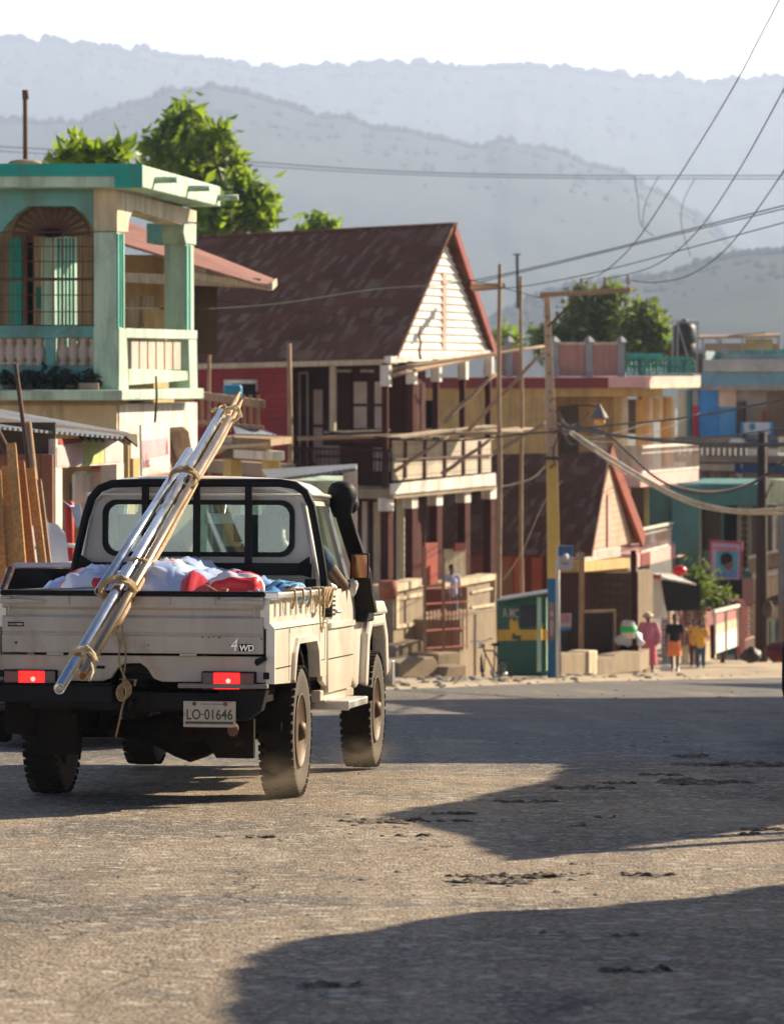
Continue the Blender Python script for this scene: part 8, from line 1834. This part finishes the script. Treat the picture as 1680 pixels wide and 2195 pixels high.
# ------------------------------------------------------------------ trees
M_LEAF = mat('sunlit green leaves', (.060, .120, .014), .45, .4, 2.5, 0, 20, col2=(.20, .27, .025), stain=.51, ss=2.2, transl=(.34, .48, .03)); M_BARK = mat('grey bark', (.13, .10, .08), .9)
M_LEAF2 = mat('haze toned olive leaves', (.080, .115, .03), .5, .3, 1.8, 0, 20, col2=(.20, .23, .05), stain=.50, ss=1.5, transl=(.18, .25, .03))  # distance haze is put into a lighter leaf colour
def tree(name, label, px, pybase, D, blobs, leaf, n, m=M_LEAF, ground=None, seed=1, group='trees behind the houses', asp=2.0, trunk_r=.22):
    q = random.Random(seed); cc = [(P(bx, by, D + q.uniform(-.8, .8)), r / F * D) for bx, by, r in blobs]
    g_ = Vector((XW(px, D), D, prof(D) if ground is None else ground)); t = thing(name, label, 'tree', g_, group)
    top = P(px, pybase, D); mb = MB(); mb.tube([g_, (g_ + top) / 2 + Vector((.15, 0, 0)), top], [trunk_r * 1.2, trunk_r, trunk_r * .7], 9)
    for c_, r in cc: mb.tube([top, (top + c_) / 2 + Vector((q.uniform(-.2, .2), q.uniform(-.2, .2), .1)), c_], [trunk_r * .45, trunk_r * .3, .03], 6)
    mb.build('trunk', M_BARK, t)
    mb = MB(); tot = sum(r * r for _, r in cc)
    for c_, r in cc:
        k = int(n * r * r / tot); nc = max(5, int(k / 26))
        for _ in range(nc):                     # whorls: leaves radiating from twig ends
            d = Vector((q.gauss(0, 1), q.gauss(0, 1), q.gauss(0, 1))).normalized() * r * (.35 + .65 * q.random() ** .5); tip = c_ + d
            ax = (d.normalized() + Vector((0, 0, .5))).normalized(); u = ax.orthogonal().normalized(); v = ax.cross(u)
            for j in range(k // nc):
                a = q.uniform(0, 2 * math.pi); el = q.uniform(-.5, .7); dirn = (u * math.cos(a) + v * math.sin(a)) * math.cos(el) + ax * math.sin(el); dirn.normalize()
                L = leaf * q.uniform(.6, 1.25); sd = dirn.cross(ax + Vector((q.gauss(0, .3), q.gauss(0, .3), q.gauss(0, .3)))).normalized() * L / asp / 2; nn_ = sd.cross(dirn).normalized() * L * .12
                o_ = tip + Vector((q.gauss(0, 1), q.gauss(0, 1), q.gauss(0, 1))) * leaf * .45
                mb.add([o_, o_ + dirn * L * .45 + sd - nn_, o_ + dirn * L, o_ + dirn * L * .45 - sd - nn_, o_ + dirn * L * .5], [(0, 1, 4), (1, 2, 4), (2, 3, 4), (3, 0, 4)], 0)
    mb.build('crown', m, t, recalc=False)
tree('breadfruit_tree', 'tall bright green breadfruit tree between teal house and brown roof', 470, 520, 120, [(400, 238, 14), (396, 262, 20), (375, 285, 22), (405, 300, 30), (350, 320, 30), (330, 325, 14), (385, 340, 36), (430, 320, 30), (455, 290, 14), (478, 300, 16), (450, 360, 34), (410, 390, 36), (490, 345, 16), (485, 395, 30), (520, 410, 26), (455, 430, 40), (560, 420, 16), (545, 440, 24), (575, 435, 10), (510, 460, 34), (550, 480, 22), (450, 485, 36)], .44, 5200, seed=3, trunk_r=.3)
tree('breadfruit_tree', 'low breadfruit crown just above the flat teal roof', 200, 400, 80, [(148, 338, 14), (152, 322, 8), (182, 345, 16), (215, 348, 16), (248, 340, 14), (262, 338, 7)], .36, 420, seed=4, trunk_r=.15)
tree('small_tree', 'small leafy tip peeking over the brown roof ridge', 692, 520, 122, [(680, 492, 16), (705, 490, 16), (692, 500, 20)], .42, 260, seed=5, trunk_r=.12)
tree('leafy_tree', 'large hazy tree behind the crossarm of the utility pole', 1290, 760, 168, [(1262, 665, 34), (1300, 670, 46), (1280, 700, 52), (1240, 700, 36), (1330, 700, 42), (1350, 730, 40), (1310, 640, 24), (1250, 640, 24), (1225, 740, 36), (1300, 745, 50), (1180, 735, 34), (1160, 720, 18)], .42, 5200, M_LEAF2, seed=6)
tree('leafy_tree', 'broad leaved tree right of the large hazy one', 1375, 770, 162, [(1375, 690, 22), (1400, 680, 16), (1385, 715, 30), (1360, 720, 26), (1400, 740, 30), (1375, 660, 12), (1420, 750, 20)], .50, 1300, M_LEAF2, seed=7)
tree('small_tree', 'small tree between the two scaffold poles', 1085, 760, 150, [(1085, 722, 16), (1078, 732, 14), (1100, 730, 12)], .36, 300, M_LEAF, seed=8, trunk_r=.1)
tree('garden_shrub', 'yellow green shrub with long leaves above the pink fence', 1500, 1290, 126, [(1495, 1238, 15), (1506, 1255, 18), (1485, 1260, 16), (1500, 1215, 7), (1512, 1272, 12)], .34, 480, M_LEAF2, seed=9, group='garden plants on the right', asp=3.5, trunk_r=.08)
tree('garden_shrub', 'pale flowering shrub below the portrait sign', 1545, 1330, 126, [(1545, 1278, 16), (1535, 1290, 16), (1552, 1300, 14)], .30, 360, M_LEAF2, seed=10, group='garden plants on the right', asp=3, trunk_r=.06)

# ------------------------------------------------------------------ street side outside the picture on the right: the houses and added shelters that throw the long shadows
TE = math.tan(R(SUN_EL)); SX, SY = math.sin(R(SUN_AZ)), math.cos(R(SUN_AZ))
def caster(sx_, sd_, h):
    """ground point whose overhead at height h (above its own ground) shades (sx_, sd_)"""
    d = sd_ + 5
    for _ in range(8): L = (prof(d) + h - prof(sd_)) / TE; d = sd_ + SY * L
    return Vector((sx_ + SX * L, d, prof(d) + h))
def shelter(nm, label, pts, h, wall_pts=None):  # added roof, its outline shaped to throw a given shadow
    tops = [caster(x, d, h) for x, d in pts]; zt_ = None
    c_ = sum(tops, Vector()) / len(tops); t = thing(nm, label, 'shelter', (c_.x, c_.y, prof(c_.y)))
    qr = random.Random(len(pts)); rag = []
    for a, b in zip(tops, tops[1:] + tops[:1]):
        k = max(2, int((b - a).length / .22)); rag += [a] + [a + (b - a) * (i / k) + Vector((qr.uniform(-.05, .05), qr.uniform(-.07, .07), 0)) for i in range(1, k)]
    mb = MB(); mb.prism(rag, (0, 0, -.06)); mb.build('roof', M_TINGREY, t)
    for p in tops:
        q_ = p + (c_ - p) * .06; mb = MB(); mb.beam((q_.x, q_.y, prof(q_.y) - .1), q_ - Vector((0, 0, .05)), .10, .10, up=(0, 1, 0)); mb.build('post', M_WOOD, t)
    if wall_pts:
        mb = MB()
        for a, b in zip(wall_pts, wall_pts[1:]):
            A_ = c_ + (tops[a] - c_) * .92; B_ = c_ + (tops[b] - c_) * .92; d = B_ - A_; n_ = Vector((d.y, -d.x, 0)).normalized() * .1
            lo = Vector((A_.x, A_.y, prof(A_.y) - .1)); lo2 = Vector((B_.x, B_.y, prof(B_.y) - .1))
            mb.add([lo, lo2, B_ - Vector((0, 0, .1)), A_ - Vector((0, 0, .1)), lo + n_, lo2 + n_, B_ - Vector((0, 0, .1)) + n_, A_ - Vector((0, 0, .1)) + n_], [(0, 1, 2, 3), (7, 6, 5, 4), (0, 4, 5, 1), (1, 5, 6, 2), (2, 6, 7, 3), (3, 7, 4, 0)])
        mb.build('wall', M_WALLY, t)
    return t
shelter('shadow_shelter', 'unseen tin roof on posts added right of the road for its shadow', [(-.08, 22.7), (.30, 21.2), (.52, 19.45), (1.3, 20.5), (2.3, 22.3), (5.5, 25.5), (5.5, 33), (1.3, 29.5), (.98, 26.0), (.5, 24.4)], 3.5)
shelter('shadow_shop', 'unseen tin roofed shop added nearest the camera on the right for its shadow', [(-.50, 10.5), (-.56, 14.95), (-.30, 15.7), (.33, 16.75), (.75, 16.9), (1.75, 18.2), (5.5, 20.5), (8, 20.5), (8, 10.5)], 3.5, [0, 1, 2, 3, 4, 5, 6])
def house(label, x0, x1, y0, y1, h, wallm, roofm=M_TINRED):
    z0 = prof((y0 + y1) / 2); zb_ = prof(y1) - .3; zt_ = prof(y0) + h; t = thing('street_house', label, 'house', ((x0 + x1) / 2, (y0 + y1) / 2, z0))
    mb = MB(); mb.box(x0, x1, y0, y1, zb_, zt_ - .2); mb.build('wall', wallm, t)
    mb = MB(); mb.box(x0 - .3, x1 + .3, y0 - .3, y1 + .3, zt_ - .2, zt_); mb.build('roof', roofm, t)
    for k in range(3):
        y = y0 + (y1 - y0) * (k + .5) / 3
        mb = MB(); mb.box(x0 - .06, x0 + .02, y - .5, y + .5, prof(y) + .05, prof(y) + 2.1); mb.build('door', M_GREEND, t)
        if h > 4.5: mb = MB(); mb.box(x0 - .05, x0 + .02, y - .5, y + .5, prof(y) + 3.0, prof(y) + 4.0); mb.build('window', M_SHUT, t)
    return t
house('ochre house on the right side of the street beyond the shelter', 7.0, 15, 33.8, 50, 4.9, M_WALLY)
house('tall pink house on the right side of the street', 11, 20, 53, 66, 6.6, M_PPANEL)
house('three storey turquoise house on the right side of the street', 22, 32, 80, 96, 9.5, M_TURQ)
